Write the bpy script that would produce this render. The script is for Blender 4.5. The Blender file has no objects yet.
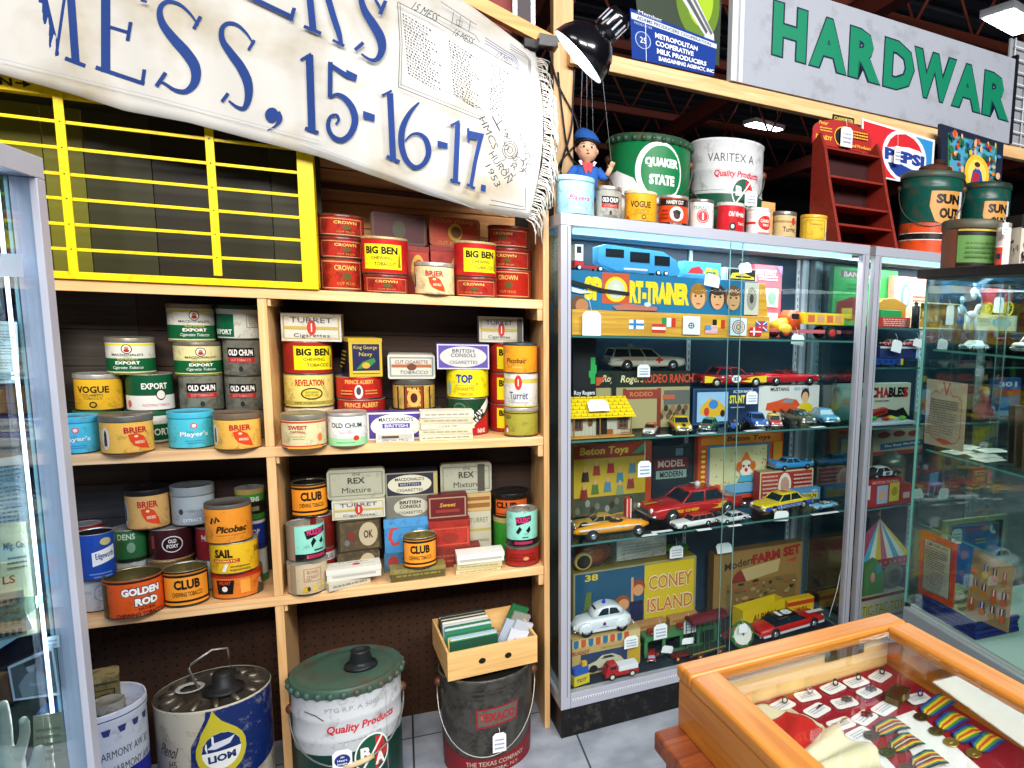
import bpy,bmesh,math,random
from mathutils import Vector,Matrix
random.seed(7)
C=bpy.context.scene.collection
PI=math.pi
# ------------------------------------------------------------------ camera model
F_,CX_,CY_=722.518,763.203,418.531
EYE=Vector((0,0,1.32))
def _rot():
    P,R,A=.140,.039,.467
    B=Matrix(((1,0,0),(0,0,-1),(0,1,0)))
    cp,sp=math.cos(P),math.sin(P);cr,sr=math.cos(R),math.sin(R);ca,sa=math.cos(A),math.sin(A)
    return Matrix(((cr,-sr,0),(sr,cr,0),(0,0,1)))@Matrix(((1,0,0),(0,cp,-sp),(0,sp,cp)))@B@Matrix(((ca,-sa,0),(sa,ca,0),(0,0,1)))
RC=_rot()
def ray(px,py):
    return RC.transposed()@Vector(((px-CX_)/F_,(py-CY_)/F_,1))
def on_plane(px,py,n,c):
    d=ray(px,py)
    return EYE+d*((c-n.dot(EYE))/n.dot(d))
def on_z(px,py,z):return on_plane(px,py,Vector((0,0,1)),z)
def on_y(px,py,y):return on_plane(px,py,Vector((0,1,0)),y)
def on_x(px,py,x):return on_plane(px,py,Vector((1,0,0)),x)
def frame_of(yaw,p):
    n=Vector((-math.sin(yaw),math.cos(yaw),0))
    return(n,n.dot(Vector(p)),Vector((math.cos(yaw),math.sin(yaw),0)),yaw)
SHELF=frame_of(0,(0,2.2,0))
TC=.076
CASE=frame_of(TC,(.408,2.107,0))
def measure(xl,xr,yt,yb,fr,z0=None,d=None):
    """front-base centre, width, height of something standing at depth d behind a reference plane"""
    n,c,u,yaw=fr
    xc=(xl+xr)/2
    if d is None:
        d=n.dot(on_z(xc,yb,z0))-c
    a=on_plane(xl,(yt+yb)/2,n,c+d);b=on_plane(xr,(yt+yb)/2,n,c+d)
    base=on_plane(xc,yb,n,c+d)
    top=on_plane(xc,yt,n,c+d).z
    z=base.z if z0 is None else z0+.0006
    m=(a+b)/2
    return Vector((m.x,m.y,z)),(b-a).length,top-z,d
# ------------------------------------------------------------------ materials
_mats={}
def lin(h):
    if isinstance(h,str):
        h=h.lstrip('#')
        v=[int(h[i:i+2],16)/255 for i in(0,2,4)]
    else:v=h
    return[x/12.92 if x<=.04045 else((x+.055)/1.055)**2.4 for x in v]
def mat(col,rough=.45,metal=0,wear=0,wearcol='3a2418',bump=0,scale=40,coat=0,spec=.3):
    key=(str(col),rough,metal,wear,wearcol,bump,scale,coat,spec)
    if key in _mats:return _mats[key]
    m=bpy.data.materials.new('paint_'+str(col));m.use_nodes=True
    nt=m.node_tree;b=nt.nodes['Principled BSDF']
    c=lin(col)+[1]
    b.inputs['Base Color'].default_value=c;b.inputs['Roughness'].default_value=rough
    b.inputs['Metallic'].default_value=metal;b.inputs['Coat Weight'].default_value=coat
    b.inputs['Specular IOR Level'].default_value=spec
    if wear or bump:
        tc=nt.nodes.new('ShaderNodeTexCoord');no=nt.nodes.new('ShaderNodeTexNoise')
        no.inputs['Scale'].default_value=scale;no.inputs['Detail'].default_value=6;no.inputs['Roughness'].default_value=.7
        nt.links.new(tc.outputs['Object'],no.inputs['Vector'])
        if wear:
            r=nt.nodes.new('ShaderNodeValToRGB')
            r.color_ramp.elements[0].position=.545-.2*wear;r.color_ramp.elements[1].position=.66-.15*wear
            mx=nt.nodes.new('ShaderNodeMix');mx.data_type='RGBA'
            mx.inputs[6].default_value=c;mx.inputs[7].default_value=lin(wearcol)+[1]
            mu=nt.nodes.new('ShaderNodeMath');mu.operation='MULTIPLY';mu.inputs[1].default_value=min(1,.35+wear)
            nt.links.new(no.outputs['Fac'],r.inputs['Fac']);nt.links.new(r.outputs['Color'],mu.inputs[0])
            nt.links.new(mu.outputs[0],mx.inputs[0]);nt.links.new(mx.outputs[2],b.inputs['Base Color'])
        if bump:
            bp=nt.nodes.new('ShaderNodeBump');bp.inputs['Strength'].default_value=bump;bp.inputs['Distance'].default_value=.004
            nt.links.new(no.outputs['Fac'],bp.inputs['Height']);nt.links.new(bp.outputs['Normal'],b.inputs['Normal'])
    _mats[key]=m
    return m
def wood(c1,c2,rough=.5,sc=(3,3,40),axis='X',dist=3,knots=False):
    key=('wood',c1,c2,rough,sc,axis,dist)
    if key in _mats:return _mats[key]
    m=bpy.data.materials.new('wood_'+c1);m.use_nodes=True
    nt=m.node_tree;b=nt.nodes['Principled BSDF'];b.inputs['Roughness'].default_value=rough
    tc=nt.nodes.new('ShaderNodeTexCoord');mp=nt.nodes.new('ShaderNodeMapping')
    s={'X':(1.2,22,22),'Y':(22,1.2,22),'Z':(22,22,1.2)}[axis]
    mp.inputs['Scale'].default_value=s
    no=nt.nodes.new('ShaderNodeTexNoise');no.inputs['Scale'].default_value=2.2;no.inputs['Detail'].default_value=8;no.inputs['Distortion'].default_value=1.2
    r=nt.nodes.new('ShaderNodeValToRGB')
    r.color_ramp.elements[0].color=lin(c1)+[1];r.color_ramp.elements[1].color=lin(c2)+[1]
    r.color_ramp.elements[0].position=.32;r.color_ramp.elements[1].position=.68
    nt.links.new(tc.outputs['Object'],mp.inputs['Vector']);nt.links.new(mp.outputs['Vector'],no.inputs['Vector'])
    nt.links.new(no.outputs['Fac'],r.inputs['Fac']);nt.links.new(r.outputs['Color'],b.inputs['Base Color'])
    _mats[key]=m
    return m
def glass(tint='e8f2f2',gloss=.06,rough=.02):
    key=('glass',tint,gloss)
    if key in _mats:return _mats[key]
    m=bpy.data.materials.new('glass_pane');m.use_nodes=True
    nt=m.node_tree;nt.nodes.clear()
    o=nt.nodes.new('ShaderNodeOutputMaterial');mx=nt.nodes.new('ShaderNodeMixShader')
    t=nt.nodes.new('ShaderNodeBsdfTransparent');g=nt.nodes.new('ShaderNodeBsdfGlossy')
    t.inputs['Color'].default_value=lin(tint)+[1];g.inputs['Roughness'].default_value=rough
    fr=nt.nodes.new('ShaderNodeFresnel');fr.inputs['IOR'].default_value=1.4
    ma=nt.nodes.new('ShaderNodeMath');ma.operation='MULTIPLY_ADD';ma.inputs[1].default_value=.22;ma.inputs[2].default_value=gloss*.2
    nt.links.new(fr.outputs[0],ma.inputs[0])
    nt.links.new(ma.outputs[0],mx.inputs[0]);nt.links.new(t.outputs[0],mx.inputs[1]);nt.links.new(g.outputs[0],mx.inputs[2])
    nt.links.new(mx.outputs[0],o.inputs[0])
    _mats[key]=m
    return m
def glow(col,strength):
    key=('glow',col,strength)
    if key in _mats:return _mats[key]
    m=bpy.data.materials.new('lamp_glow');m.use_nodes=True
    b=m.node_tree.nodes['Principled BSDF'];b.inputs['Base Color'].default_value=lin(col)+[1]
    b.inputs['Emission Color'].default_value=lin(col)+[1];b.inputs['Emission Strength'].default_value=strength
    _mats[key]=m
    return m
ALU=lambda:mat('b4b6c2',.38,.35)
TIN=lambda:mat('b9b7ae',.3,.75,.25,'6a5a48')
STEEL=lambda:mat('8e8e8c',.35,.9)
# ------------------------------------------------------------------ mesh building
class MB:
    def __init__(s):
        s.v=[];s.f=[];s.m=[];s.sm=[];s.mats=[];s.T=Matrix.Identity(4)
    def mi(s,m):
        if isinstance(m,str):m=mat(m)
        if m not in s.mats:s.mats.append(m)
        return s.mats.index(m)
    def add(s,vs,fs,m,smooth=False):
        o=len(s.v);k=s.mi(m)
        s.v+=[s.T@Vector(p)for p in vs]
        for f in fs:
            s.f.append([o+i for i in f]);s.m.append(k);s.sm.append(smooth)
        return s
    def box(s,x0,y0,z0,x1,y1,z1,m):
        vs=[(x,y,z)for z in(z0,z1)for y in(y0,y1)for x in(x0,x1)]
        return s.add(vs,[(0,2,3,1),(4,5,7,6),(0,1,5,4),(2,6,7,3),(0,4,6,2),(1,3,7,5)],m)
    def lathe(s,prof,m,seg=40,c=(0,0,0),smooth=True,sx=1,sy=1,ang=(0,2*PI)):
        full=abs(ang[1]-ang[0]-2*PI)<1e-6
        n=seg if full else seg+1
        vs=[];fs=[]
        for r,z in prof:
            for i in range(n):
                a=ang[0]+(ang[1]-ang[0])*i/seg
                vs.append((c[0]+r*math.cos(a)*sx,c[1]+r*math.sin(a)*sy,c[2]+z))
        for j in range(len(prof)-1):
            for i in range(seg):
                k=(i+1)%n
                fs.append((j*n+i,j*n+k,(j+1)*n+k,(j+1)*n+i))
        return s.add(vs,fs,m,smooth)
    def prism(s,poly,y0,y1,m,plane='xz'):
        n=len(poly)
        if plane=='xz':P=lambda a,b,t:(a,t,b)
        elif plane=='xy':P=lambda a,b,t:(a,b,t)
        else:P=lambda a,b,t:(t,a,b)
        vs=[P(a,b,y0)for a,b in poly]+[P(a,b,y1)for a,b in poly]
        fs=[tuple(range(n)),tuple(range(2*n-1,n-1,-1))]+[(i,(i+1)%n,n+(i+1)%n,n+i)for i in range(n)]
        return s.add(vs,fs,m)
    def tube(s,pts,r,m,seg=8,closed=False):
        pts=[Vector(p)for p in pts];n=len(pts);vs=[];fs=[]
        up=Vector((0,0,1))
        for i,p in enumerate(pts):
            a=pts[i-1]if(i>0 or closed)else p;b=pts[(i+1)%n]if(i<n-1 or closed)else p
            t=(b-a).normalized()
            x=t.cross(up)
            if x.length<1e-3:x=t.cross(Vector((1,0,0)))
            x.normalize();y=t.cross(x)
            rr=r[i]if isinstance(r,(list,tuple))else r
            for k in range(seg):
                an=2*PI*k/seg
                vs.append(p+x*math.cos(an)*rr+y*math.sin(an)*rr)
        for i in range(n if closed else n-1):
            j=(i+1)%n
            for k in range(seg):
                l=(k+1)%seg
                fs.append((i*seg+k,i*seg+l,j*seg+l,j*seg+k))
        if not closed:
            fs.append(tuple(range(seg-1,-1,-1)));fs.append(tuple((n-1)*seg+k for k in range(seg)))
        return s.add(vs,fs,m,True)
    def ball(s,c,rx,ry,rz,m,seg=16,rings=10):
        prof=[(math.sin(PI*i/rings),-math.cos(PI*i/rings))for i in range(rings+1)]
        vs=[];fs=[]
        for r,z in prof:
            for i in range(seg):
                a=2*PI*i/seg
                vs.append((c[0]+r*math.cos(a)*rx,c[1]+r*math.sin(a)*ry,c[2]+z*rz))
        for j in range(rings):
            for i in range(seg):
                k=(i+1)%seg
                fs.append((j*seg+i,j*seg+k,(j+1)*seg+k,(j+1)*seg+i))
        return s.add(vs,fs,m,True)
    def wheel(s,c,r,w,m,axis='y',hub=None,hubr=.55):
        T0=s.T
        R=Matrix.Rotation(PI/2,4,'X')if axis=='y' else Matrix.Rotation(PI/2,4,'Y')
        s.T=T0@Matrix.Translation(c)@R
        s.lathe([(0,-w/2),(r*.85,-w/2),(r,-w*.3),(r,w*.3),(r*.85,w/2),(0,w/2)],m,20)
        if hub:
            s.lathe([(0,-w*.56),(r*hubr*.6,-w*.62),(r*hubr,-w*.52),(r*hubr,w*.52),(r*hubr*.6,w*.62),(0,w*.56)],hub,16)
        s.T=T0
        return s
    def loft(s,secs,m,caps=True,smooth=True):
        n=len(secs[0]);vs=[p for q in secs for p in q];fs=[]
        for j in range(len(secs)-1):
            for i in range(n):
                k=(i+1)%n
                fs.append((j*n+i,j*n+k,(j+1)*n+k,(j+1)*n+i))
        if caps:fs+=[tuple(range(n-1,-1,-1)),tuple((len(secs)-1)*n+i for i in range(n))]
        return s.add(vs,fs,m,smooth)
    def build(s,name,parent=None,bevel=0,loc=None,rot=0,seg=2,subsurf=0):
        me=bpy.data.meshes.new(name);me.from_pydata([tuple(v)for v in s.v],[],s.f)
        for m in s.mats:me.materials.append(m)
        me.polygons.foreach_set('material_index',s.m);me.polygons.foreach_set('use_smooth',s.sm)
        bm=bmesh.new();bm.from_mesh(me);bmesh.ops.recalc_face_normals(bm,faces=bm.faces[:])if not getattr(s,'keepn',0)else None
        bm.to_mesh(me);bm.free()
        o=bpy.data.objects.new(name,me);C.objects.link(o)
        if parent is not None:o.parent=parent
        if loc is not None:o.location=loc
        o.rotation_euler=(0,0,rot)
        if bevel:
            b=o.modifiers.new('bevel','BEVEL');b.width=bevel;b.segments=seg;b.limit_method='ANGLE';b.angle_limit=.6
        if subsurf:
            b=o.modifiers.new('sub','SUBSURF');b.levels=b.render_levels=subsurf
        return o
def tag(o,label,cat,group=None):
    o['label']=label;o['category']=cat
    if group:o['group']=group
    return o
def thing(name,label,cat,loc=(0,0,0),rot=0,group=None):
    o=bpy.data.objects.new(name,None);C.objects.link(o);o.location=loc;o.rotation_euler=(0,0,rot)
    o.empty_display_size=.02
    return tag(o,label,cat,group)
def struct(o):o['kind']='structure';return o
# ------------------------------------------------------------------ flat artwork (lettering, pictures) that wraps on faces and cylinders
_tx={}
def text_mesh(s,bold=0,shear=0):
    key=(s,bold,shear)
    if key in _tx:return _tx[key]
    cu=bpy.data.curves.new('t','FONT');cu.body=s;cu.align_x='CENTER';cu.offset=bold;cu.shear=shear;cu.resolution_u=2
    ob=bpy.data.objects.new('t',cu);C.objects.link(ob)
    dg=bpy.context.evaluated_depsgraph_get();dg.update()
    me=ob.evaluated_get(dg).to_mesh()
    vs=[(v.co.x,v.co.y)for v in me.vertices];fs=[tuple(p.vertices)for p in me.polygons]
    bpy.data.objects.remove(ob);bpy.data.curves.remove(cu)
    if vs:
        x0,x1=min(v[0]for v in vs),max(v[0]for v in vs);y0,y1=min(v[1]for v in vs),max(v[1]for v in vs)
    else:x0,x1,y0,y1=0,1,0,1
    _tx[key]=(vs,fs,x0,x1,y0,y1)
    return _tx[key]
def stroke(pts,w):
    """outline quads of a polyline; w one width or one per point"""
    pts=[Vector((p[0],p[1]))for p in pts];n=len(pts);vs=[]
    for i,p in enumerate(pts):
        t=(pts[min(i+1,n-1)]-pts[max(i-1,0)]).normalized();nn=Vector((-t.y,t.x))
        ww=(w[i]if isinstance(w,(list,tuple))else w)/2
        vs+=[tuple(p+nn*ww),tuple(p-nn*ww)]
    return vs,[(2*i,2*i+1,2*i+3,2*i+2)for i in range(n-1)]
def shapes(art,asp=1.0):
    """yield (verts, faces, material) in artwork units; asp = face width / face height keeps circles and strokes round"""
    out=[]
    for a in art:
        k=a[0]
        if k=='r':
            _,u0,v0,u1,v1,col=a;out.append(([(u0,v0),(u1,v0),(u1,v1),(u0,v1)],[(0,1,2,3)],col))
        elif k=='e':
            _,cu,cv,ru,rv,col=a
            n=28;out.append(([(cu+ru*math.cos(2*PI*i/n),cv+rv*math.sin(2*PI*i/n))for i in range(n)],[tuple(range(n))],col))
        elif k=='p':
            _,pts,col=a;out.append((list(pts),[tuple(range(len(pts)))],col))
        elif k=='l':
            _,pts,w,col=a
            q=[(x*asp,y)for x,y in pts];vs,fs=stroke(q,w);out.append(([(x/asp,y)for x,y in vs],fs,col))
        elif k=='b':
            _,u0,v0,u1,v1,t,col=a;tu=t/asp
            for q in((u0,v0,u1,v0+t),(u0,v1-t,u1,v1),(u0,v0,u0+tu,v1),(u1-tu,v0,u1,v1)):
                out.append(([(q[0],q[1]),(q[2],q[1]),(q[2],q[3]),(q[0],q[3])],[(0,1,2,3)],col))
        elif k=='t':
            s,cu,cv,w,h,col=a[1:7];bold=a[7]if len(a)>7 else 0;shear=a[8]if len(a)>8 else 0;rot=a[9]if len(a)>9 else 0
            vs,fs,x0,x1,y0,y1=text_mesh(s,bold,shear)
            sx=w/max(x1-x0,1e-6);sy=h/max(y1-y0,1e-6)
            q=[((x-(x0+x1)/2)*sx,(y-(y0+y1)/2)*sy)for x,y in vs]
            if rot:
                c,s_=math.cos(rot),math.sin(rot);q=[((x*asp*c-y*s_)/asp,x*asp*s_+y*c)for x,y in q]
            out.append(([(cu+x,cv+y)for x,y in q],fs,col))
        elif k=='n':
            _,u0,v0,u1,v1,n,col=a
            rnd=random.Random(n*31+int(u0*100))
            for i in range(n):
                y=v1-(i+.5)*(v1-v0)/n;t=(v1-v0)/n*.22;x=u0
                end=u1 if i%5!=4 else u0+(u1-u0)*.6
                while x<end:
                    l=(u1-u0)*rnd.uniform(.06,.17);e=min(x+l,end)
                    out.append(([(x,y-t),(e,y-t),(e,y+t),(x,y+t)],[(0,1,2,3)],col));x=e+(u1-u0)*.025
    return out
def art_flat(mb,art,O,U,V,N,asp=None,step=.00022,off=.0004,rough=.5):
    """artwork u in -.5...5, v in 0..1 over the face with bottom-centre O, edge vectors U (full width), V (full height), outward normal N"""
    O,U,V,N=Vector(O),Vector(U),Vector(V),Vector(N).normalized()
    asp=asp or U.length/V.length
    L=0
    for vs,fs,col in shapes(art,asp):
        m=mat(col,rough)if isinstance(col,str)else col
        mb.add([O+U*u+V*v+N*(off+step*L)for u,v in vs],fs,m);L+=1
def art_cyl(mb,art,r,z0,z1,face,step=.0035,rough=.35,r1=None,metal=0):
    """artwork wrapped on a cylinder: u=1 is one diameter of arc, v 0..1 between z0 and z1; u=0 faces angle `face`"""
    asp=2*r/(z1-z0)
    for L,(vs,fs,col)in enumerate(shapes(art,asp)):
        m=mat(col,rough,metal)if isinstance(col,str)else col
        bm=bmesh.new();q=[bm.verts.new((u,v,0))for u,v in vs]
        for f in fs:
            try:bm.faces.new([q[i]for i in f])
            except ValueError:pass
        us=[u for u,v in vs];g=PI/48
        a=math.ceil(min(us)/g)*g
        while a<max(us):
            bmesh.ops.bisect_plane(bm,geom=bm.verts[:]+bm.edges[:]+bm.faces[:],plane_co=(a,0,0),plane_no=(1,0,0));a+=g
        bm.verts.index_update()
        vv=[]
        for p in bm.verts:
            an=face+2*p.co.x;z=z0+(z1-z0)*p.co.y
            R=(r if r1 is None else r+(r1-r)*p.co.y)*1.004+r*step*(L+1)
            vv.append((R*math.cos(an),R*math.sin(an),z))
        mb.add(vv,[tuple(p.index for p in f.verts)for f in bm.faces],m,True)
        bm.free()
def art_map(mb,art,fn,gu=None,gv=None,asp=1.0,rough=.6):
    """artwork through any surface function fn(u, v, layer)"""
    for L,(vs,fs,col)in enumerate(shapes(art,asp)):
        m=mat(col,rough)if isinstance(col,str)else col
        bm=bmesh.new();q=[bm.verts.new((u,v,0))for u,v in vs]
        for f in fs:
            try:bm.faces.new([q[i]for i in f])
            except ValueError:pass
        for ax,g in((0,gu),(1,gv)):
            if not g:continue
            s=[p[ax]for p in vs];a=math.ceil(min(s)/g)*g
            while a<max(s):
                bmesh.ops.bisect_plane(bm,geom=bm.verts[:]+bm.edges[:]+bm.faces[:],plane_co=(a,0,0)if ax==0 else(0,a,0),plane_no=(1,0,0)if ax==0 else(0,1,0));a+=g
        bm.verts.index_update()
        mb.add([fn(p.co.x,p.co.y,L)for p in bm.verts],[tuple(p.index for p in f.verts)for f in bm.faces],m)
        bm.free()
PINE=wood('d9a468','f0c892',.5,axis='X');PINEZ=wood('cf9a5c','ecc088',.5,axis='Z');PINEY=wood('c99860','e6bd88',.5,axis='Y')
OAK=wood('a8621e','c98430',.32,axis='X');OAKY=wood('a8621e','c98430',.32,axis='Y')
DARKW=wood('20130b','3a2312',.75,axis='X');GREYW=wood('2c2720','443c32',.8,axis='X')
PLANK=wood('cc8648','ecb06c',.6,axis='X')
YEL=mat('f2cf06',.35,0,.12,'b08a10')
# ------------------------------------------------------------------ the room
def floor():
    m=bpy.data.materials.new('concrete_tiles');m.use_nodes=True
    nt=m.node_tree;b=nt.nodes['Principled BSDF'];b.inputs['Roughness'].default_value=.5
    tc=nt.nodes.new('ShaderNodeTexCoord');br=nt.nodes.new('ShaderNodeTexBrick');no=nt.nodes.new('ShaderNodeTexNoise')
    no.inputs['Scale'].default_value=9;no.inputs['Detail'].default_value=8
    br.inputs['Scale'].default_value=1;br.inputs['Brick Width'].default_value=.46;br.inputs['Row Height'].default_value=.46
    br.inputs['Mortar Size'].default_value=.003;br.offset=0
    br.inputs['Mortar'].default_value=lin('3c3e44')+[1]
    r=nt.nodes.new('ShaderNodeValToRGB');r.color_ramp.elements[0].color=lin('878d98')+[1];r.color_ramp.elements[1].color=lin('aab0ba')+[1]
    r.color_ramp.elements[0].position=.35;r.color_ramp.elements[1].position=.65
    nt.links.new(tc.outputs['Object'],no.inputs['Vector']);nt.links.new(tc.outputs['Object'],br.inputs['Vector'])
    nt.links.new(no.outputs['Fac'],r.inputs['Fac'])
    nt.links.new(r.outputs['Color'],br.inputs['Color1']);nt.links.new(r.outputs['Color'],br.inputs['Color2'])
    nt.links.new(br.outputs['Color'],b.inputs['Base Color'])
    struct(MB().box(-3.5,-3.2,-.05,9,12,0,m).build('floor'))
floor()
CZ=4.3
struct(MB().box(-3.5,-3.2,CZ,9,12,CZ+.05,mat('46484f',.8)).build('ceiling'))
struct(MB().box(-3.5,12,0,9,12.1,CZ,mat('1b1719',.9)).build('wall_back'))
struct(MB().box(-3.5,-3.3,0,9,-3.2,CZ,mat('5d6068',.9)).build('wall_front'))
struct(MB().box(-3.6,-3.2,0,-3.5,12,CZ,mat('4a4a52',.9)).build('wall_left'))
struct(MB().box(9,-3.2,0,9.1,12,CZ,mat('2c2a2e',.9)).build('wall_right'))
d=MB()
for i in range(44):d.box(-3.4,-3+i*.34,CZ-.06,8.9,-3+i*.34+.16,CZ-.001,mat('54575f',.7))
struct(d.build('ceiling_deck'))
def truss(y,x0,x1):
    b=MB();m=mat('86402f',.6)
    b.box(x0,y-.04,CZ-.16,x1,y+.04,CZ-.09,m);b.box(x0,y-.04,CZ-.72,x1,y+.04,CZ-.65,m)
    n=int((x1-x0)/.6)
    for i in range(n):
        a=x0+(x1-x0)*i/n;e=x0+(x1-x0)*(i+1)/n;mid=(a+e)/2
        b.tube([(a,y,CZ-.13),(mid,y,CZ-.68)],.014,m,6);b.tube([(mid,y,CZ-.68),(e,y,CZ-.13)],.014,m,6)
    struct(b.build('ceiling_truss'))
for y in(3.4,4.9,6.6,8.6,10.6):truss(y,-3.3,8.8)
b=MB()
for x in(1.0,3.0,5.2,7.4):b.box(x-.05,-3,CZ-.9,x+.05,11.8,CZ-.73,mat('6a2e26',.6))
struct(b.build('ceiling_joist'))
def fixture(x,y,z,rot,label,lx=1.2,ly=.3,hang=True):
    t=thing('ceiling_light',label,'ceiling light',(x,y,z),rot,'fluorescent ceiling lights')
    MB().box(-lx/2,-ly/2,0,lx/2,ly/2,.05,'d6d8dc').build('housing',t)
    MB().box(-lx/2+.02,-ly/2+.02,-.012,lx/2-.02,ly/2-.02,-.001,glow('f4f7ff',16)).build('diffuser',t)
    if hang:
        b=MB()
        for s in(-.45,.45):b.tube([(lx*s,0,.05),(lx*s,0,CZ-z-.06)],.005,STEEL())
        b.build('hanger',t)
p=on_z(764,127,3.75);fixture(p.x,p.y,3.75,.25,'small glowing ceiling light seen below the timber beam',.5,.26)
p=on_z(1013,22,3.4);fixture(p.x,p.y,3.4,.25,'bright ceiling light above the top right end of the white sign',.42,.26)
# ------------------------------------------------------------------ pine bookcase
AZ,BZ,CZ2=1.343,.938,.535
XL,XP0,XP1,XR0,XR1=-1.04,-.319,-.299,.3747,.391
bc=thing('bookcase','open pine bookcase with two bays of old tobacco tins','bookcase',(0,2.2,0))
def bpart(n,x0,y0,z0,x1,y1,z1,m,bev=.0015):return MB().box(x0,y0-2.2,z0,x1,y1-2.2,z1,m).build(n,bc,bev)
YB=2.45
bpart('shelf',XL,2.2,AZ-.026,XR0-.0005,YB,AZ,PINE)
for x0,x1 in((XL,XP0-.0005),(XP1+.0005,XR0-.0005)):
    pass
bpart('shelf',XL,2.2,BZ-.026,XR0-.0005,YB,BZ,PINE)
bpart('shelf',XL,2.2,CZ2-.026,XR0-.0005,YB,CZ2,PINE)
for z0,z1 in((0,CZ2-.0265),(CZ2+.0005,BZ-.0265),(BZ+.0005,AZ-.0265)):
    bpart('upright',XP0,2.203,z0,XP1,YB,z1,PINEZ)
MB().prism([(XR0,-.005),(XR1,-.005),(.3800,YB-2.2),(XR0,YB-2.2)],0,1.598,PINEZ,"xy").build("upright",bc,.0012)
bpart('upright',XL-.02,2.2,0,XL-.0005,YB,1.598,PINEZ)
for z in(AZ,BZ,CZ2):bpart('cleat',XR0-.016,2.201,z-.06,XR0-.0008,2.44,z-.0268,PINEY)
for z in(AZ,BZ,CZ2):bpart('cleat',XP1+.0008,2.206,z-.045,XP1+.008,2.44,z-.0268,PINEY)
bk=MB()
for z0,z1 in((CZ2+.0005,BZ-.027),(BZ+.0005,AZ-.027)):
    n=4
    for i in range(n):
        a=z0+(z1-z0)*i/n;e=z0+(z1-z0)*(i+1)/n
        for x0,x1,m in((XL,-.615,GREYW),(-.614,XP0-.001,DARKW),(XP1+.001,XR0-.001,DARKW)):
            bk.box(x0,YB-2.2-.014,a+.001,x1,YB-2.2,e-.001,m)
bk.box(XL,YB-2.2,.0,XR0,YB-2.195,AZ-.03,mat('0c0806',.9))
bk.build('back_panel',bc)
pg=MB();pm=mat('38200f',.8,0,.2,'1e1008')
pg.box(XL,YB-2.215,.001,XP0-.001,YB-2.2,CZ2-.027,pm);pg.box(XP1+.001,YB-2.215,.001,XR0-.001,YB-2.2,CZ2-.027,pm)
hm=mat('0a0705',.9)
for i in range(54):
    for j in range(19):
        x=XL+.02+i*.0254;z=.03+j*.0254
        if XP0-.008<x<XP1+.008 or x>XR0-.01:continue
        vs=[(x+.0032*math.cos(k*PI/4),YB-2.2157,z+.0032*math.sin(k*PI/4))for k in range(8)]
        pg.add(vs,[tuple(range(8))],mat('e8e4da',.8)if(i*7+j)%97==3 and False else hm)
pg.build('pegboard',bc)
w=MB()
zz=[AZ+.001,1.435,1.53,1.60,1.69,1.80,1.93,2.06]
for i in range(len(zz)-1):w.box(-1.5,2.47,zz[i]+.0015,.335,2.49,zz[i+1]-.0015,PLANK)
w.box(-1.5,2.49,AZ,.46,2.5,2.06,mat('1a0f08',.9))
struct(w.build('wall_planks'))
w=MB()
for a,e in((1.595,1.65),(1.652,1.72)):w.box(.34,2.535,a,.60,2.553,e,PLANK)
struct(w.build('trim_1'))
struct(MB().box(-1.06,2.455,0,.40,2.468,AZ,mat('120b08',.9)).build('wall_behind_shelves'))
q0=on_y(300,182,2.44);q1=on_y(470,207,2.44)
struct(MB().tube([(q0.x-.2,2.45,q0.z),(q1.x,2.45,q0.z-.004)],.008,mat('5a3a22',.7)).build('trim_2'))
# ------------------------------------------------------------------ yellow barred rack
yr=thing('yellow_rack','bright yellow metal rack with thin horizontal bars lying on the bookcase top','rack',(-.6,2.19,AZ+.001))
def yp(n,x0,y0,z0,x1,y1,z1,m,bev=.001):return MB().box(x0+.6,y0-2.19,z0-AZ,x1+.6,y1-2.19,z1-AZ,m).build(n,yr,bev)
yx1=on_y(317,250,2.19).x;yx0=on_y(301,250,2.19).x
YT=on_y(57,90,2.19).z
fr_=MB()
X=lambda v:v+.6
fr_.box(X(-1.03),0,0,X(yx1),.022,on_y(200,278,2.19).z-AZ,YEL)
fr_.box(X(yx0),-.001,.001,X(yx1),.05,YT+.02-AZ,YEL)
fr_.box(X(-1.03),.001,YT-.014-AZ,X(yx0)-.001,.03,YT+.022-AZ,YEL)
art_flat(fr_,[('t','N',.0,.5,.4,.62,'141208',.03),('l',[(.3,.5),(.62,.5)],.14,'141208'),('p',[(.55,.2),(.8,.5),(.55,.8)],'141208')],(X(on_y(6,86,2.19).x),.001,YT-.010-AZ),(.05,0,0),(0,0,.026),(0,-1,0))
fr_.build('frame',yr,.001)
for y in(122,148,174,198.5,224,249):
    z=on_y(62,y,2.19).z
    yp('bar',-1.03,2.194,z-.0035,yx0,2.2,z+.0035,YEL,.0005)
for px,py in((66,190),(212.5,190)):
    x=on_y(px,py,2.19).x
    o=yp('upright_bar',x-.0085,2.1895,on_y(px,276,2.19).z,x+.0085,2.1935,YT,YEL)
    rv=MB()
    for y in(122,148,174,198.5,224,249):
        z=on_y(62,y,2.19).z;rv.ball((x+.6,-.0012,z-AZ),.0018,.0012,.0018,mat('6a5a10'),8,6)
    rv.build('rivet',o)
bp=MB();rnd=random.Random(3)
xs=[-1.03,-.95,-.86,-.755,-.68,-.55,-.42,-.30,yx1]
for i in range(len(xs)-1):
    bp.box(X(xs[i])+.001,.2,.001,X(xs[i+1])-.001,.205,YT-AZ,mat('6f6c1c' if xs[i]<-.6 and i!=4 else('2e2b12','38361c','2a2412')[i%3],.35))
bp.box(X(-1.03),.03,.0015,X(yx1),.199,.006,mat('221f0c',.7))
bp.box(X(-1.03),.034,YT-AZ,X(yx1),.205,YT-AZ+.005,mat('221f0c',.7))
bp.build('back_panel',yr)
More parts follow.
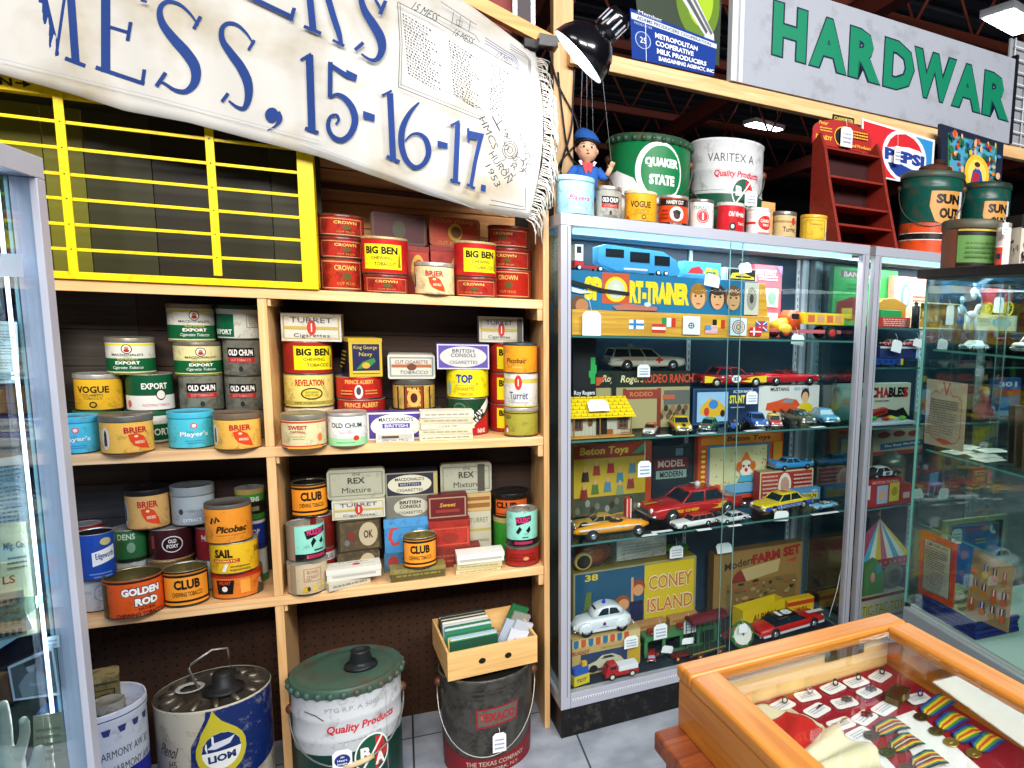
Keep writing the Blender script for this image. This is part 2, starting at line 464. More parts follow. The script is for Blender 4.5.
# ------------------------------------------------------------------ timber post and beam with the big signs
PL=lambda px,py,d:on_plane(px,py,CASE[0],CASE[1]+d)
def slab(name,pts_px,d,thick,m,art=None,parent=None,px_art=None):
    """upright flat panel traced at depth d behind the case front, with real thickness"""
    P=[PL(x,y,d)for x,y in pts_px];n=CASE[0];k=len(P)
    mb=MB();mb.add(P+[p+n*thick for p in P],[tuple(range(k)),tuple(range(2*k-1,k-1,-1))]+[(i,(i+1)%k,k+(i+1)%k,k+i)for i in range(k)],m)
    return mb
ca,sa=math.cos(TC),math.sin(TC)
def case_local(p):
    q=Vector(p)-Vector((.408,2.107,0));return Vector((q.x*ca+q.y*sa,-q.x*sa+q.y*ca,q.z))
def inside(P,hx,yaw=None):
    q=case_local(P);a,b=(.036,1.080)if q.x<1.11 else(1.166,2.13)
    s=min(max(q.x,a+hx),b-hx)-q.x
    return Vector((P.x+ca*s,P.y+sa*s,P.z))
BD=.47
def cbox(name,s0,d0,z0,s1,d1,z1,m,parent=None,bev=.002):
    o=MB().box(s0,d0,z0,s1,d1,z1,m).build(name,parent,bev)
    if parent is None:o.location=(.408,2.107,0);o.rotation_euler=(0,0,TC)
    return o
zb=case_local(PL(622,57,BD)).z;zb0=case_local(PL(622,74,BD)).z
s0=case_local(PL(570,60,BD)).x
struct(cbox('beam_timber',s0,BD,zb0,3.4,BD+.04,zb,PINE,bev=.003))
pz=case_local(PL(567,190,BD)).z
a0=case_local(PL(557,150,BD)).x;a1=case_local(PL(577,150,BD)).x
struct(cbox('pillar_timber',a0,BD+.042,0,a1,BD+.085,2.35,PINEZ,bev=.003))
A_=on_y(470,5,2.17);B_=on_y(556,50,2.17);t_=(B_-A_).normalized();up_=Vector((-t_.z,0,t_.x))
bb=MB();A2=A_-t_*.9
for_=[A2,B_,B_+up_*.034,A2+up_*.034]
bb.add(for_+[p+Vector((0,.03,0))for p in for_],[(0,1,2,3),(7,6,5,4),(0,4,5,1),(1,5,6,2),(2,6,7,3),(3,7,4,0)],PLANK)
struct(bb.build('beam_banner'))
struct(MB().box(on_y(466,10,2.26).x-.25,2.26,1.9,on_y(516,10,2.26).x,2.275,2.7,mat('7c2f28',.6)).build('wall_red_panel'))
b=MB()
for px in(515,533):
    q=on_y(px,20,2.23);b.box(q.x-.006,2.228,1.99,q.x+.006,2.24,2.6,mat('8d9096',.4,.7))
q=on_y(515,20,2.23);b.box(q.x+.006,2.231,1.99,on_y(533,20,2.23).x-.006,2.235,2.6,mat('4a4448',.7))
struct(b.build('trim_3'))
sd=BD-.012
hs=slab('s',[(730,-30),(735,78),(1008,150),(1005,30)],0,0,'ffffff')
P0,P1=case_local(PL(735,79,sd)),case_local(PL(1010,150,sd))
zt=case_local(PL(1006,56,sd)).z
t=thing('shop_sign','long white board sign with big green block letters above the beam','sign',(.408,2.107,0),TC)
b=MB();z0=zb+.001
b.box(P0.x,sd,z0,P1.x-.012,sd+.025,zt,mat('a2a6b0',.55,0,.12,'85868a',scale=9))
b.box(P0.x-.02,sd-.004,z0,P0.x+.004,sd+.03,zt,mat('c9cbd0',.5));b.box(P0.x+.012,sd-.004,z0,P0.x+.03,sd-.0005,zt,mat('c9cbd0',.5))
bl=case_local(PL(771,54,sd));br_=case_local(PL(1008,121.5,sd))
slope=(br_.z-bl.z)/(br_.x-bl.x);hh=case_local(PL(771,-2,sd)).z-bl.z
ed=[(32,162,'H'),(178,322,'A'),(332,455,'R'),(468,584,'D'),(583,745,'W'),(738,850,'A'),(858,961,'R')]
for col,grow,bd in(('10203a',.006,.075),('0d7d5a',0,.045)):
    for x0,x1,ch in ed:
        pxa,pxb=764+x0/3.938,764+x1/3.938
        ya=54+(pxa-771)*.285
        u0,u1=case_local(PL(pxa,ya,sd)),case_local(PL(pxb,ya+8,sd))
        zz0=bl.z+slope*(u0.x-bl.x)
        art_flat(b,[('t',ch,0,.5,1,1,col,bd)],((u0.x+u1.x)/2,sd,zz0-grow),(u1.x-u0.x+2*grow,0,slope*(u1.x-u0.x)),(0,0,hh*.96+2*grow),(0,-1,0),off=.0006 if grow else .0014)
b.build('board',t)
MB().box(P1.x-.010,sd-.006,z0,P1.x+.004,sd+.03,zt+.02,'17181c').build('end_post',t)
b=MB()
for i in range(9):b.tube([(P1.x+.02,sd+.04,z0+.02+i*.055),(P1.x+.5,sd+.04,z0+.02+i*.055)],.004,'d4d6da',6)
for i in range(6):b.tube([(P1.x+.03+i*.09,sd+.045,z0),(P1.x+.03+i*.09,sd+.045,z0+.5)],.004,'d4d6da',6)
b.box(P1.x+.01,sd+.06,z0,P1.x+.6,sd+.07,z0+.5,mat('9a9ca2',.7))
o=b.build('wire_rack');o.location=(.408,2.107,0);o.rotation_euler=(0,0,TC);tag(o,'white wire grid rack past the end of the green lettered sign','rack')
sd2=BD-.008
def panel(name,label,cat,quad,d,th,body,art,group=None,edge=None):
    """quad = px corners TL, TR, BR, BL traced on a plane; built as a slab of thickness th with artwork (u -.5..5, v 0..1)"""
    tl,tr,br,bl=[PL(x,y,d)for x,y in quad]
    O=(bl+br)/2;n=CASE[0]
    mb=MB();P=[bl,br,tr,tl];P=[p-O for p in P]
    mb.add(P+[p+n*th for p in P],[(0,1,2,3),(7,6,5,4),(0,4,5,1),(1,5,6,2),(2,6,7,3),(3,7,4,0)],body)
    def fn(u,v,L):
        a=P[0].lerp(P[1],u+.5);c=P[3].lerp(P[2],u+.5)
        return a.lerp(c,v)-n*(.0005+.0003*L)
    art_map(mb,art,fn,asp=(br-bl).length/(tl-bl).length)
    o=mb.build(name,None,loc=O);tag(o,label,cat,group);return o
W_='eef0f4'
panel('tin_sign','blue sign with white capital lettering standing on the timber beam','sign',[(630,8),(717,42),(714,76),(632,58)],sd2,.004,mat('0d3486',.7,spec=.2),
      [('r',-.49,.80,.5,.93,'c9ced8'),('t','ADAMS PRODUCERS COOPERATION',.0,.865,.86,.075,'2a3a60',.02),('r',-.44,.955,-.15,.958,W_),('t','Member',-.28,1.0,.26,.06,W_),('t','PRODUCER',-.36,.74,.2,.05,'aebedd'),
       ('t','METROPOLITAN',.02,.62,.5,.12,W_,.03),('t','COOPERATIVE',0,.45,.45,.12,W_,.03),('t','MILK PRODUCERS',.09,.28,.6,.12,W_,.03),('t','BARGAINING AGENCY, INC',.15,.11,.68,.12,W_,.03),
       ('e',-.37,.42,.09,.18,'9fb6dc'),('e',-.37,.42,.08,.165,'0d3486'),('t','25',-.37,.42,.07,.12,W_),('r',-.342,.0,-.336,.8,W_)])
panel('poster','dark dairy poster with a silver milk bottle behind the blue sign','poster',[(633,-30),(722,-12),(719,66),(640,40)],sd2+.012,.004,mat('20301a',.5),
      [('e',.22,.75,.26,.5,'5a7a12'),('e',.24,.8,.16,.36,'9ab81c'),('p',[(-.12,1.0),(.1,1.0),(.42,.38),(.44,-.0),(.3,-.0),(.3,.34)],'c2c4c8'),('p',[(-.06,1.0),(.0,1.0),(.34,.4),(.32,.36)],'4a4c50'),('p',[(.04,1.0),(.07,1.0),(.4,.4),(.38,.36)],'60646a'),('t','the family',-.3,.9,.3,.05,'dfe3ea'),('t','for young',-.3,.8,.28,.05,'dfe3ea')])
# ------------------------------------------------------------------ aluminium showcases
CDEP=.41
S1,S2,S3,DECK=1.245,.932,.612,.15
ST=.006
def showcase(label,s0,s1,levels,left_strip=True,std=(),split=None):
    t=thing('display_case',label,'display case',(.408,2.107,0),TC)
    A=ALU();L=s1-s0
    def bx(n,a,b,c,d,e,f,m,bev=.0012,par=None):return MB().box(s0+a,b,c,s0+d,e,f,m).build(n,par or t,bev)
    bx('plinth',.004,.012,0,L-.004,CDEP-.01,.0985,mat('0d0d0e',.5,0,.12,'4a4640'))
    W=.029
    for a in(0,L-W):
        o=bx('post',a,0,.1,a+W,W,1.552,A)
        g=MB();g.box(s0+a+(.008 if a else W-.011),-.0006,.14,s0+a+(.010 if a else W-.009),.0002,1.55,mat('6a6c76',.4,.4));g.build('groove',o)
        bx('post',a,CDEP-W,.1,a+W,CDEP,1.552,A)
    bx('top_rail',0,0,1.5525,L,W,1.585,A);bx('top_rail',0,CDEP-W,1.5525,L,CDEP,1.585,A)
    for a in(0,L-W):bx('side_rail',a,W+.0005,1.5525,a+W,CDEP-W-.0005,1.585,A)
    bx('top_panel',W+.0005,W+.0005,1.556,L-W-.0005,CDEP-W-.0005,1.584,mat('c8d4da',.5))
    r=bx('bottom_rail',W+.0005,0,.1,L-W-.0005,W,.148,A)
    k=MB();k.box(s0+W+.002,-.0012,.122,s0+L-W-.002,.0002,.129,mat('d9dbe0',.35,.3))
    for i in range(int((L-.06)/.008)):k.box(s0+.032+i*.008,-.0016,.1225,s0+.0345+i*.008,-.001,.1285,mat('80838c',.4,.3))
    k.build('lock_track',r)
    for a in(0,L-W):bx('side_rail',a,W+.0005,.1,a+W,CDEP-W-.0005,.135,A)
    bx('deck',W+.0005,W+.0005,.1,L-W-.0005,CDEP-W-.0005,.1495,mat('1a2430',.5))
    bx('back_panel',W+.0005,CDEP-.012,.1505,L-W-.0005,CDEP-.004,1.551,mat('263746',.3))
    G=glass('f8fcfc',.05);E=glass('8fc4ba',.1)
    sp=split or L*.55
    bx('glass_door',W+.001,.006,.149,sp+.02,.010,1.552,G,0);bx('glass_door',sp-.02,.014,.149,L-W-.001,.018,1.552,G,0)
    e=MB();e.box(s0+sp+.0195,.0055,.149,s0+sp+.0205,.0105,1.552,mat('7fa8a2',.2));e.box(s0+sp-.0205,.0135,.149,s0+sp-.0195,.0185,1.552,mat('7fa8a2',.2));e.build('glass_edge',t)
    for a in(.010,L-.014):bx('side_glass',a,W+.001,.1355,a+.004,CDEP-W-.001,1.552,glass('eef6f6',.12),0)
    for z in levels:
        o=MB().box(s0+.016,.031,z-ST,s0+L-.016,CDEP-W-.001,z,glass('eaf5f2',.12)).build('glass_shelf',t)
        MB().box(s0+.016,.0302,z-ST,s0+L-.016,.0309,z,mat('3f6f6a',.15)).build('shelf_edge',o)
    for a in std:
        o=bx('shelf_standard',a,CDEP-.022,.152,a+.014,CDEP-.0125,1.55,mat('c6ccd4',.4,.3))
        k=MB()
        for i in range(50):k.box(s0+a+.0055,CDEP-.0226,.17+i*.027,s0+a+.0085,CDEP-.0218,.185+i*.027,'20242a')
        k.build('slots',o)
    lt=bx('light_tube',W+.02,W+.012,1.535,L-W-.02,W+.03,1.5515,glow('c8ecf8',1.2),0)
    return t
showcase('large aluminium showcase full of old toys beside the bookcase',0,1.10,(S1,S2,S3),std=(.03,.575,1.05),split=.566)
showcase('aluminium showcase second from the bookcase, mostly hidden by the glass case in front',1.128,2.15,(1.297,1.148,.918,.602),std=(.03,.6,.98),split=.7)
# ------------------------------------------------------------------ glass case at the left edge
ly=.043
def lbox(par,n,x0,y0,z0,x1,y1,z1,m,bev=.001):return MB().box(x0,y0,z0,x1,y1,z1,m).build(n,par,bev)
lc=thing('display_case','white framed glass case of papers at the left edge of the photo','display case',(-.447,1.4,0),-ly)
A=mat('c2c2ce',.35,.25)
ZL=1.503
W=.030
lbox(lc,'post',-W,-.012,.1,0,.012,ZL-.0305,A)
lbox(lc,'post',-.5,-.024,.1,-.5+W,0,ZL-.0305,A)
lbox(lc,'top_rail',-W,-1.0,ZL-.03,0,.012,ZL,A);lbox(lc,'top_rail',-.5,-1.0,ZL-.03,-.5+W,0,ZL,A)
lbox(lc,'end_rail',-.5+W+.001,-.028,ZL-.03,-W-.0005,0,ZL,A)
lbox(lc,'base',-.5,-1.0,0,0,.012,.0995,mat('26262a',.5))
lbox(lc,'face_glass',-.012,-.99,.1005,-.008,-.0125,ZL-.0305,glass('e6f0f6',.22),0)
lbox(lc,'end_glass',-.5+W+.001,-.010,.1005,-W-.0005,-.006,ZL-.0305,glass('9cc4ee',.2),0)  # blue tint stands in for blue reflections on this pane
lbox(lc,'gasket',-W-.005,-.0135,.1005,-W-.0005,-.0105,ZL-.031,mat('7fa6a8',.4))
o=lbox(lc,'light_strip',-W-.010,-.024,.13,-W-.0065,-.0205,ZL-.04,glow('e2ecff',6),0)
LS=(1.205,.885,.50)
for z in LS:lbox(lc,'glass_shelf',-.49,-.98,z-.006,-.0135,-.062,z,glass('cfe4ea',.15),0)
lbox(lc,'back_panel',-.498,-.98,.101,-.494,-.03,ZL-.031,mat('3d6ba8',.4))
# ------------------------------------------------------------------ glass case at the right
rc=thing('display_case','glass case with thick black top slab standing nearest at the right','display case',(1.4,1.785,0),0)
RX=.035
lbox(rc,'top_slab',0,-1.3,1.451,.62,0,1.478,mat('100f0f',.5,0,.1,'2a2622'),.003)
lbox(rc,'base',RX-.01,-1.29,0,.61,-.012,.412,mat('7e868a',.4),.003);lbox(rc,'deck',RX+.006,-1.28,.4125,.6,-.03,.425,mat('b4c0bc',.4),0)
lbox(rc,'face_glass',RX,-1.28,.4255,RX+.005,-.004,1.4505,glass('f4faf8',.10),0)
lbox(rc,'end_glass',RX+.0055,-.008,.4255,.6,-.004,1.4505,glass('f4faf8',.10),0)
e=MB();e.box(RX-.0006,-.0088,.4255,RX+.0052,-.0035,1.4505,mat('5f9a90',.2));e.build('glass_edge',rc)
lbox(rc,'far_glass',.6005,-1.28,.4255,.605,-.021,1.4505,glass('f4faf8',.1),0)
RS=(1.243,.936,.70)
for z in RS:
    o=lbox(rc,'glass_shelf',RX+.0065,-1.27,z-.006,.598,-.05,z,glass('e6f3ee',.1),0)
    lbox(o,'shelf_edge',RX+.0058,-1.27,z-.006,RX+.0063,-.05,z,mat('4f8f84',.2),0)
# ------------------------------------------------------------------ tabletop case of medals
tb=thing('table','worn reddish-brown wooden table under the medal case','table',(.33,.97,0),-0.0)
TABZ=.70
RED=wood('6a2c14','9c5226',.5,axis='X')
q=on_z(657,735,TABZ)
tb.location=(q.x,q.y,0);tb.rotation_euler=(0,0,.10)
MB().box(0,-.55,TABZ-.03,.62,.012,TABZ,RED).build('tabletop',tb,.004)
for a,b in((.03,-.03),(.58,-.03),(.03,-.5),(.58,-.5)):
    MB().prism([(-.02,-.02),(.02,-.02),(.02,.02),(-.02,.02)],0,TABZ-.031,RED,'xy').build('leg',tb,.003,loc=(a,b,0))
MB().box(.05,-.05,TABZ-.1,.56,-.03,TABZ-.031,RED).build('apron',tb,.002)
mc=thing('medal_case','honey-coloured wooden tabletop case with glass lid full of medals','display case',tuple(on_z(676,663,.8)),.10)
MZ0=TABZ+.0008-.8
mc_w,mc_l,RW=.425,.52,.047
def mbx(n,x0,y0,z0,x1,y1,z1,m,bev=.003,par=None):return MB().box(x0,y0,z0,x1,y1,z1,m).build(n,par or mc,bev,seg=3)
mbx('frame_rail',0,-RW,-.022,mc_w,0,0,OAK,.006);mbx('frame_rail',0,-mc_l,-.022,RW,-RW-.0005,0,OAKY,.006)
mbx('frame_rail',mc_w-RW,-mc_l,-.022,mc_w,-RW-.0005,0,OAKY,.006)
mbx('side_panel',.003,-mc_l,MZ0,.017,-.004,-.0225,OAKY);mbx('side_panel',mc_w-.017,-mc_l,MZ0,mc_w-.003,-.004,-.0225,OAKY)
mbx('back_panel',.0175,-.018,MZ0,mc_w-.0175,-.004,-.0225,wood('d9a860','e8c486',.45,axis='X'))
mbx('lining_panel',.0175,-.0215,MZ0+.012,mc_w-.0175,-.0185,-.023,wood('d9a860','ecca90',.45,axis='X'),0)
mbx('bottom_panel',.0175,-mc_l,MZ0,mc_w-.0175,-.022,MZ0+.008,OAK,0)
MF=MZ0+.0105
mbx('velvet_lining',.018,-mc_l+.001,MZ0+.0085,mc_w-.018,-.0225,MF,mat('8f1424',.95),0)
mbx('glass_lid',RW+.0005,-mc_l,-.010,mc_w-RW-.0005,-RW-.0008,-.007,glass('fafcfa',.0),0)
lk=MB();lk.box(mc_w-.155,-.0245,-.052,mc_w-.075,-.022,-.030,mat('8a7a4a',.35,.8));lk.box(mc_w-.16,-.026,-.05,mc_w-.135,-.0225,-.024,mat('6d6138',.35,.8))
lk.build('brass_lock',mc,.001)
# ------------------------------------------------------------------ tins and cartons
G_T='old tobacco tins in the bookcase'
def can_at(name,label,cat,x,y,z0,r,h,col,art=(),lid=None,lidh=.11,opened=False,bands=(),rough=.33,wear=0,wearcol='4a3020',group=None,rim='bdb8ac',face=None,inner=None,liddisc=None,sx=1,over=1.025,metal=0):
    t=thing(name,label,cat,(x,y,z0),0,group)
    if face is None:face=math.atan2(EYE.y-y,EYE.x-x)
    m=mat(col,rough,metal,wear or .05,wearcol);rm=mat(rim,.3,.7);dk=mat('4a443c',.4,.5)
    b=MB();hb=h*(1-lidh)-(.0006 if lid else 0)if lid else h
    e=min(.0022,r*.05)
    if opened:
        im=mat(inner or '6e6048',.4,.6,.15,'2a2018')
        b.lathe([(0,0),(r*.985,0),(r,e),(r,hb-e)],m,48)
        b.lathe([(r,hb-e),(r*1.012,hb-e*.5),(r*1.006,hb),(r*.965,hb),(r*.955,hb-e*2)],rm,48)
        b.lathe([(r*.955,hb-e*2),(r*.955,.004),(0,.004)],im,48)
    else:
        b.lathe([(0,0),(r*.985,0),(r,e),(r,hb)],m,48)
        if not lid:
            b.lathe([(r,hb-e),(r*1.012,hb-e*.6),(r*1.012,hb-e*.1),(r*.985,hb)],dk if wear>.1 else rm,48)
            b.lathe([(r*.985,hb),(r*.94,hb-e),(r*.9,hb-e*1.1),(0,hb-e*.8)],mat(liddisc or rim,.35,.5,.2,'5a4a3a'),48)
        else:b.lathe([(r,hb),(0,hb)],rm,48)
    b.lathe([(r*.992,.0002),(r*1.010,e*.5),(r*1.010,e),(r*.999,e*1.6)],dk,48)
    for v0,v1,c in bands:
        b.lathe([(r*1.0025,hb*v0),(r*1.0025,hb*v1)],mat(c,rough),48)
    art_cyl(b,art,r,0,hb,face,rough=rough)
    b.build('body',t)
    if lid:
        q=MB();R=r*over;z1=hb+.0006;H=h-z1;lm=mat(lid,.3,.45 if lid in('a8a49c','8e8878','77736a','b4b0a8')else 0,wear+.1,'5a4632')if not isinstance(lid,bpy.types.Material)else lid
        q.lathe([(r*1.003,z1),(R,z1),(R*1.006,z1+H*.15),(R,z1+H*.3),(R,h-e),(R*.985,h),(R*.94,h),(R*.925,h-e*.7),(0,h-e*.7)],lm,48)
        q.build('lid',t)
    return t
def spot(xl,xr,yt,yb,z0,da,fr=SHELF):
    xc=(xl+xr)/2;n,c,u,yaw=fr
    if da is None:
        P=on_z(xc,yb,z0);dv=Vector((P.x,P.y,0)).normalized();r=.05
        for _ in range(4):
            ax=P+dv*r;k=n.dot(ax)
            a=on_plane(xl,yb,n,k);b=on_plane(xr,yb,n,k);r=(b-a).length*abs(dv.dot(n))/2
        a=on_plane(xl,(yt+yb)/2,n,k);b=on_plane(xr,(yt+yb)/2,n,k);ax=(a+b)/2
    else:
        k=c+da;a=on_plane(xl,(yt+yb)/2,n,k);b=on_plane(xr,(yt+yb)/2,n,k);ax=(a+b)/2
        dv=Vector((ax.x,ax.y,0)).normalized();r=(b-a).length*abs(dv.dot(n))/2
    zt=on_plane(xc,yt,n,k).z
    return ax.x,ax.y,r,zt
def can(label,xl,xr,yt,yb,col,art=(),z0=None,da=None,fr=SHELF,name='tobacco_tin',cat='tin',group=G_T,**k):
    x,y,r,zt=spot(xl,xr,yt,yb,z0,da,fr)
    if z0 is None:z0=on_plane((xl+xr)/2,yb,fr[0],fr[1]+da).z
    can_at(name,label,cat,x,y,z0+.0006,r,zt-z0-.0006,col,art,group=group,**k)
    return zt
def rrect(w,h,r,n=4,cx=0,cy=0):
    out=[]
    for qx,qy,a0 in((1,-1,-PI/2),(1,1,0),(-1,1,PI/2),(-1,-1,PI)):
        for i in range(n+1):
            a=a0+PI/2*i/n
            out.append((cx+qx*(w/2-r)+r*math.cos(a),cy+qy*(h/2-r)+r*math.sin(a)))
    return out
def box_at(name,label,cat,P,w,h,depth,col,art=(),topart=(),leftart=(),rightart=(),yaw=0,shape='box',rad=.008,lid=None,lidh=.3,rough=.5,wear=0,group=None,tilt=0,wearcol='3a2a1c',bev=.0008):
    """P is the bottom centre of the front face"""
    t_=MB();m=mat(col,rough,0,wear,wearcol)
    if shape=='front':t_.prism([(x,z+h/2)for x,z in rrect(w,h,rad)],0,depth,m,'xz')
    elif shape=='plan':t_.prism(rrect(w,depth,rad,cy=depth/2),0,h,m,'xy')
    else:t_.box(-w/2,0,0,w/2,depth,h,m)
    art_flat(t_,art,(0,0,0),(w,0,0),(0,0,h),(0,-1,0),rough=rough)
    if topart:art_flat(t_,topart,(0,0,h),(w,0,0),(0,depth,0),(0,0,1),rough=rough)
    if leftart:art_flat(t_,leftart,(-w/2,depth/2,0),(0,-depth,0),(0,0,h),(-1,0,0),rough=rough)
    if rightart:art_flat(t_,rightart,(w/2,depth/2,0),(0,depth,0),(0,0,h),(1,0,0),rough=rough)
    o=t_.build(name,None,bev if shape=='box' else 0)
    o.location=P;o.rotation_euler=(tilt,0,yaw);tag(o,label,cat,group)
    if lid:
        q=MB();lm=mat(lid,rough,0,wear,wearcol);g=.0012
        if shape=='plan':q.prism(rrect(w+2*g,depth+2*g,rad,cy=depth/2),h*(1-lidh),h+.0014,lm,'xy')
        else:q.box(-w/2-g,-g,h*(1-lidh),w/2+g,depth+g,h+.0014,lm)
        q.build('lid',o,.0006 if shape=='box' else 0)
    return o
def box(label,xl,xr,yt,yb,depth,col,art=(),z0=None,d=None,fr=SHELF,name='cigarette_carton',cat='box',yaw=None,group=None,**k):
    P,w,h,dd=measure(xl,xr,yt,yb,fr,z0,d)
    if z0 is None:z0=P.z
    P.z=z0+.0006
    if fr is CASE and z0<1.57:P=inside(P,w*.5,yaw)
    box_at(name,label,cat,P,w,h-.0006,depth,col,art,yaw=fr[3]if yaw is None else yaw,group=group,**k)
    return z0+h
R_,K_,Wt='b8202a','16130f','f2efe6'
def a_brier(u=.12,s=1):return[('e',u-.62,.5,.1,.36,'d9d4c0'),('e',u-.62,.56,.035,.2,'3a1a20'),('r',u-.66,.26,u-.58,.5,'5a3038'),
    ('p',[(u-.16,.62),(u-.13,.42),(u-.06,.27),(u+.08,.18),(u+.27,.13),(u+.22,.34),(u+.14,.56),(u+.0,.66)],'d8441a'),('t','BRIER',u,.76,.46,.19,R_,.03),('e',u-.01,.56,.04,.04,'f0c8a0'),('t','SMOKING TOBACCO',u+.06,.37,.2,.09,'f6e8cc',.02),('t','Canadian Tobacco',u,.07,.5,.06,'c0602a')]
def a_players(u=0,c=Wt):return[('e',u,.78,.08,.1,'d0506a'),('e',u,.78,.05,.065,'e8dcc8'),('t',"Player's",u,.48,.62,.2,c,.02),('r',u-.2,.26,u+.2,.28,'3a7fae'),('r',u-.16,.19,u+.16,.21,'3a7fae')]
def a_export(u=0,top='d8d6c4'):return[('e',u,.8,.11,.15,'2a2622'),('e',u,.8,.09,.125,'efe8da'),('e',u,.82,.045,.07,'b08060'),('e',u,.75,.06,.05,'9a2a24'),('t',"MACDONALD'S",u,.62,.66,.075,'3a3830',.02),('t','Gold Standard',u,.47,.4,.06,'d8c84a'),('t','EXPORT',u,.36,.5,.1,Wt,.03),('t','Cigarette Tobacco',u,.2,.62,.12,Wt,0,.3)]
def a_chum(u=0):return[('r',u-.35,.52,u+.35,.78,'161412'),('t','OLD CHUM',u,.65,.62,.17,'f2efe8',.04),('r',u-.35,.38,u+.35,.51,'b02a2a'),('t','CUT TOBACCO',u,.445,.5,.07,'e8b0a0'),('e',u,.2,.05,.08,'2a2824'),('n',u-.3,.05,u+.3,.14,2,'6a685c')]
def a_bigben(u=-.05):return[('r',u-.42,.14,u+.46,.86,'f2dc1e'),('t','BIG BEN',u,.68,.72,.22,'14120e',.045),('t','CHEWING',u,.46,.44,.1,'2a2412',.01),('t','TOBACCO',u+.08,.29,.48,.1,'2a2412',.01),('p',[(u+.36,.2),(u+.43,.2),(u+.41,.55),(u+.395,.68),(u+.38,.55)],'8a6a18')]
def a_crown(u=0):return[('b',-.5,.08,.5,.92,.03,'d8a878'),('t','CROWN',u,.72,.5,.16,'d8c060',.02),('e',u+.02,.46,.1,.12,'5a5020'),('t','CUT PLUG',u,.24,.4,.08,'c8a050')]
def a_club(u=0):return[('r',-.6,.2,.6,.83,'ef962a'),('t','CLUB',u,.63,.6,.27,'16120c',.05),('t','CHEWING TOBACCO',u,.36,.7,.13,'16120c',.02),('r',-.6,.07,.6,.14,'ef962a'),('r',-.6,.9,.6,.94,'c07820')]
def a_turret():return[('b',-.47,.08,.47,.92,.04,'b09a52'),('r',-.45,.43,.45,.54,'b8a04a'),('e',0,.5,.075,.27,'c0322a'),('t','I',0,.5,.02,.3,'f0e0c8',.02),('t','TURRET',0,.77,.7,.19,'4a4a52'),('t','Cigarettes',0,.2,.6,.17,'4a5060')]
# ---- left bay, upper shelf
BE=dict(z0=BZ)
LB=dict(lid='77736a',lidh=.15)
can('pale blue tin with domed lid nearest the white framed glass case',52,100.4,415,454.6,'4fc0d8',a_players(-.02),lid='4aa8c6',lidh=.17,**BE)
can('amber tin with grey lid and red leaf, second from the left in front',99.7,154,413.5,454.7,'f0b850',a_brier(.17),lid='77736a',lidh=.17,**BE)
can('pale blue tin with domed lid between the two amber leaf tins',168,215,410.5,449.2,'4fc4d2',a_players(.05),lid='45b4cc',lidh=.17,**BE)
can('amber tin with brown lid and red leaf beside the middle upright',213.6,261,411.5,450.7,'f0b850',a_brier(.06),lid='6a5a48',lidh=.17,**BE)
z=can('green and cream tin half hidden between the front blue and amber tins',126,174,409,443,'dcd8cc',[('r',-.4,.12,.5,.7,'0f5a34'),('t','EXPORT',.1,.42,.7,.26,Wt,.03)],da=.158,lid='1a5a38',lidh=.15,z0=BZ)
can('dark green tin with white band under a pale export tin',125.7,174.2,373,409,'0f5232',[('r',-.75,.02,.75,.42,'e6e2d8'),('t','EXPORT',.1,.68,.56,.17,'e8e6da',.03),('e',.22,.44,.11,.15,'14120f'),('e',.22,.44,.09,.12,'e8dccc'),('t','MACDONALD TOBACCO',.12,.16,.6,.07,'c86a6a'),('e',-.5,.2,.06,.1,'d0605a')],z0=z,da=.158,wear=.05)
zg=can('green lidded tin mostly hidden behind the front row, below the yellow tin',74,122,409,440,'c8c4a8',[],z0=BZ,da=.15,lid='1f6a30',lidh=.2)
zg=max(z,zg)
can('yellow tin with black lettering and silver lid on the left stack',74,123.4,373,409.4,'e8b22a',[('t','VOGUE',-.14,.68,.7,.22,'1a160c',.03),('t','CIGARETTE',-.14,.5,.44,.07,'5a4a1a'),('t','TOBACCO',-.14,.4,.4,.07,'5a4a1a'),('e',-.14,.2,.08,.1,'2a2412'),('e',-.14,.2,.05,.06,'c89a28')],z0=on_y(98,409,2.35).z,da=.15,lid='b4b0a8',lidh=.13)
z2=max(on_y(98,373,2.35).z,on_y(150,373,2.358).z)
can('white and green tin bridging the yellow tin and the dark green tin',105.5,155.5,337,372,'d8d6c8',a_export(-.08),z0=z2,da=.156,lid='8e8878',lidh=.13,bands=((.08,.5,'0f5a30'),(.0,.05,'d8cc3a'),(.9,.97,'d8cc3a')))
z=can('grey tin at the foot of the left grey stack, behind the blue tin',179,225,409,441,'8a887c',[],z0=BZ,da=.165)
z=can('grey speckled tin with black and red bands, left of the two at that height',179,224.3,374,409,'77776a',a_chum(0),z0=z,da=.165,wear=.35,wearcol='3a3932')
z=can('cream and green portrait tin second from top of the middle stack',173.5,222,341,374,'d9cf96',a_export(.06),z0=z,da=.165,lid='77736a',lidh=.12,bands=((.08,.5,'0f5a30'),(.0,.05,'d8cc3a')))
can('white and green portrait tin on top of the middle stack',167,215.4,304,341,'d4d4c6',a_export(.06),z0=z,da=.165,lid='8e8878',lidh=.12,bands=((.08,.5,'0f5a30'),(.0,.05,'d8cc3a'),(.9,.97,'d8cc3a')))
z=can('grey tin at the foot of the stack by the upright, behind an amber tin',224,265,409,441,'8a887c',[],z0=BZ,da=.165)
z=can('grey speckled tin, lower of two beside the middle upright',225,265.5,375,409,'717165',a_chum(-.08),z0=z,da=.165,wear=.35,wearcol='3a3932')
z=can('grey speckled tin, upper of two beside the middle upright',223,264,339,375,'717165',a_chum(-.08),z0=z,da=.165,wear=.35,wearcol='3a3932')
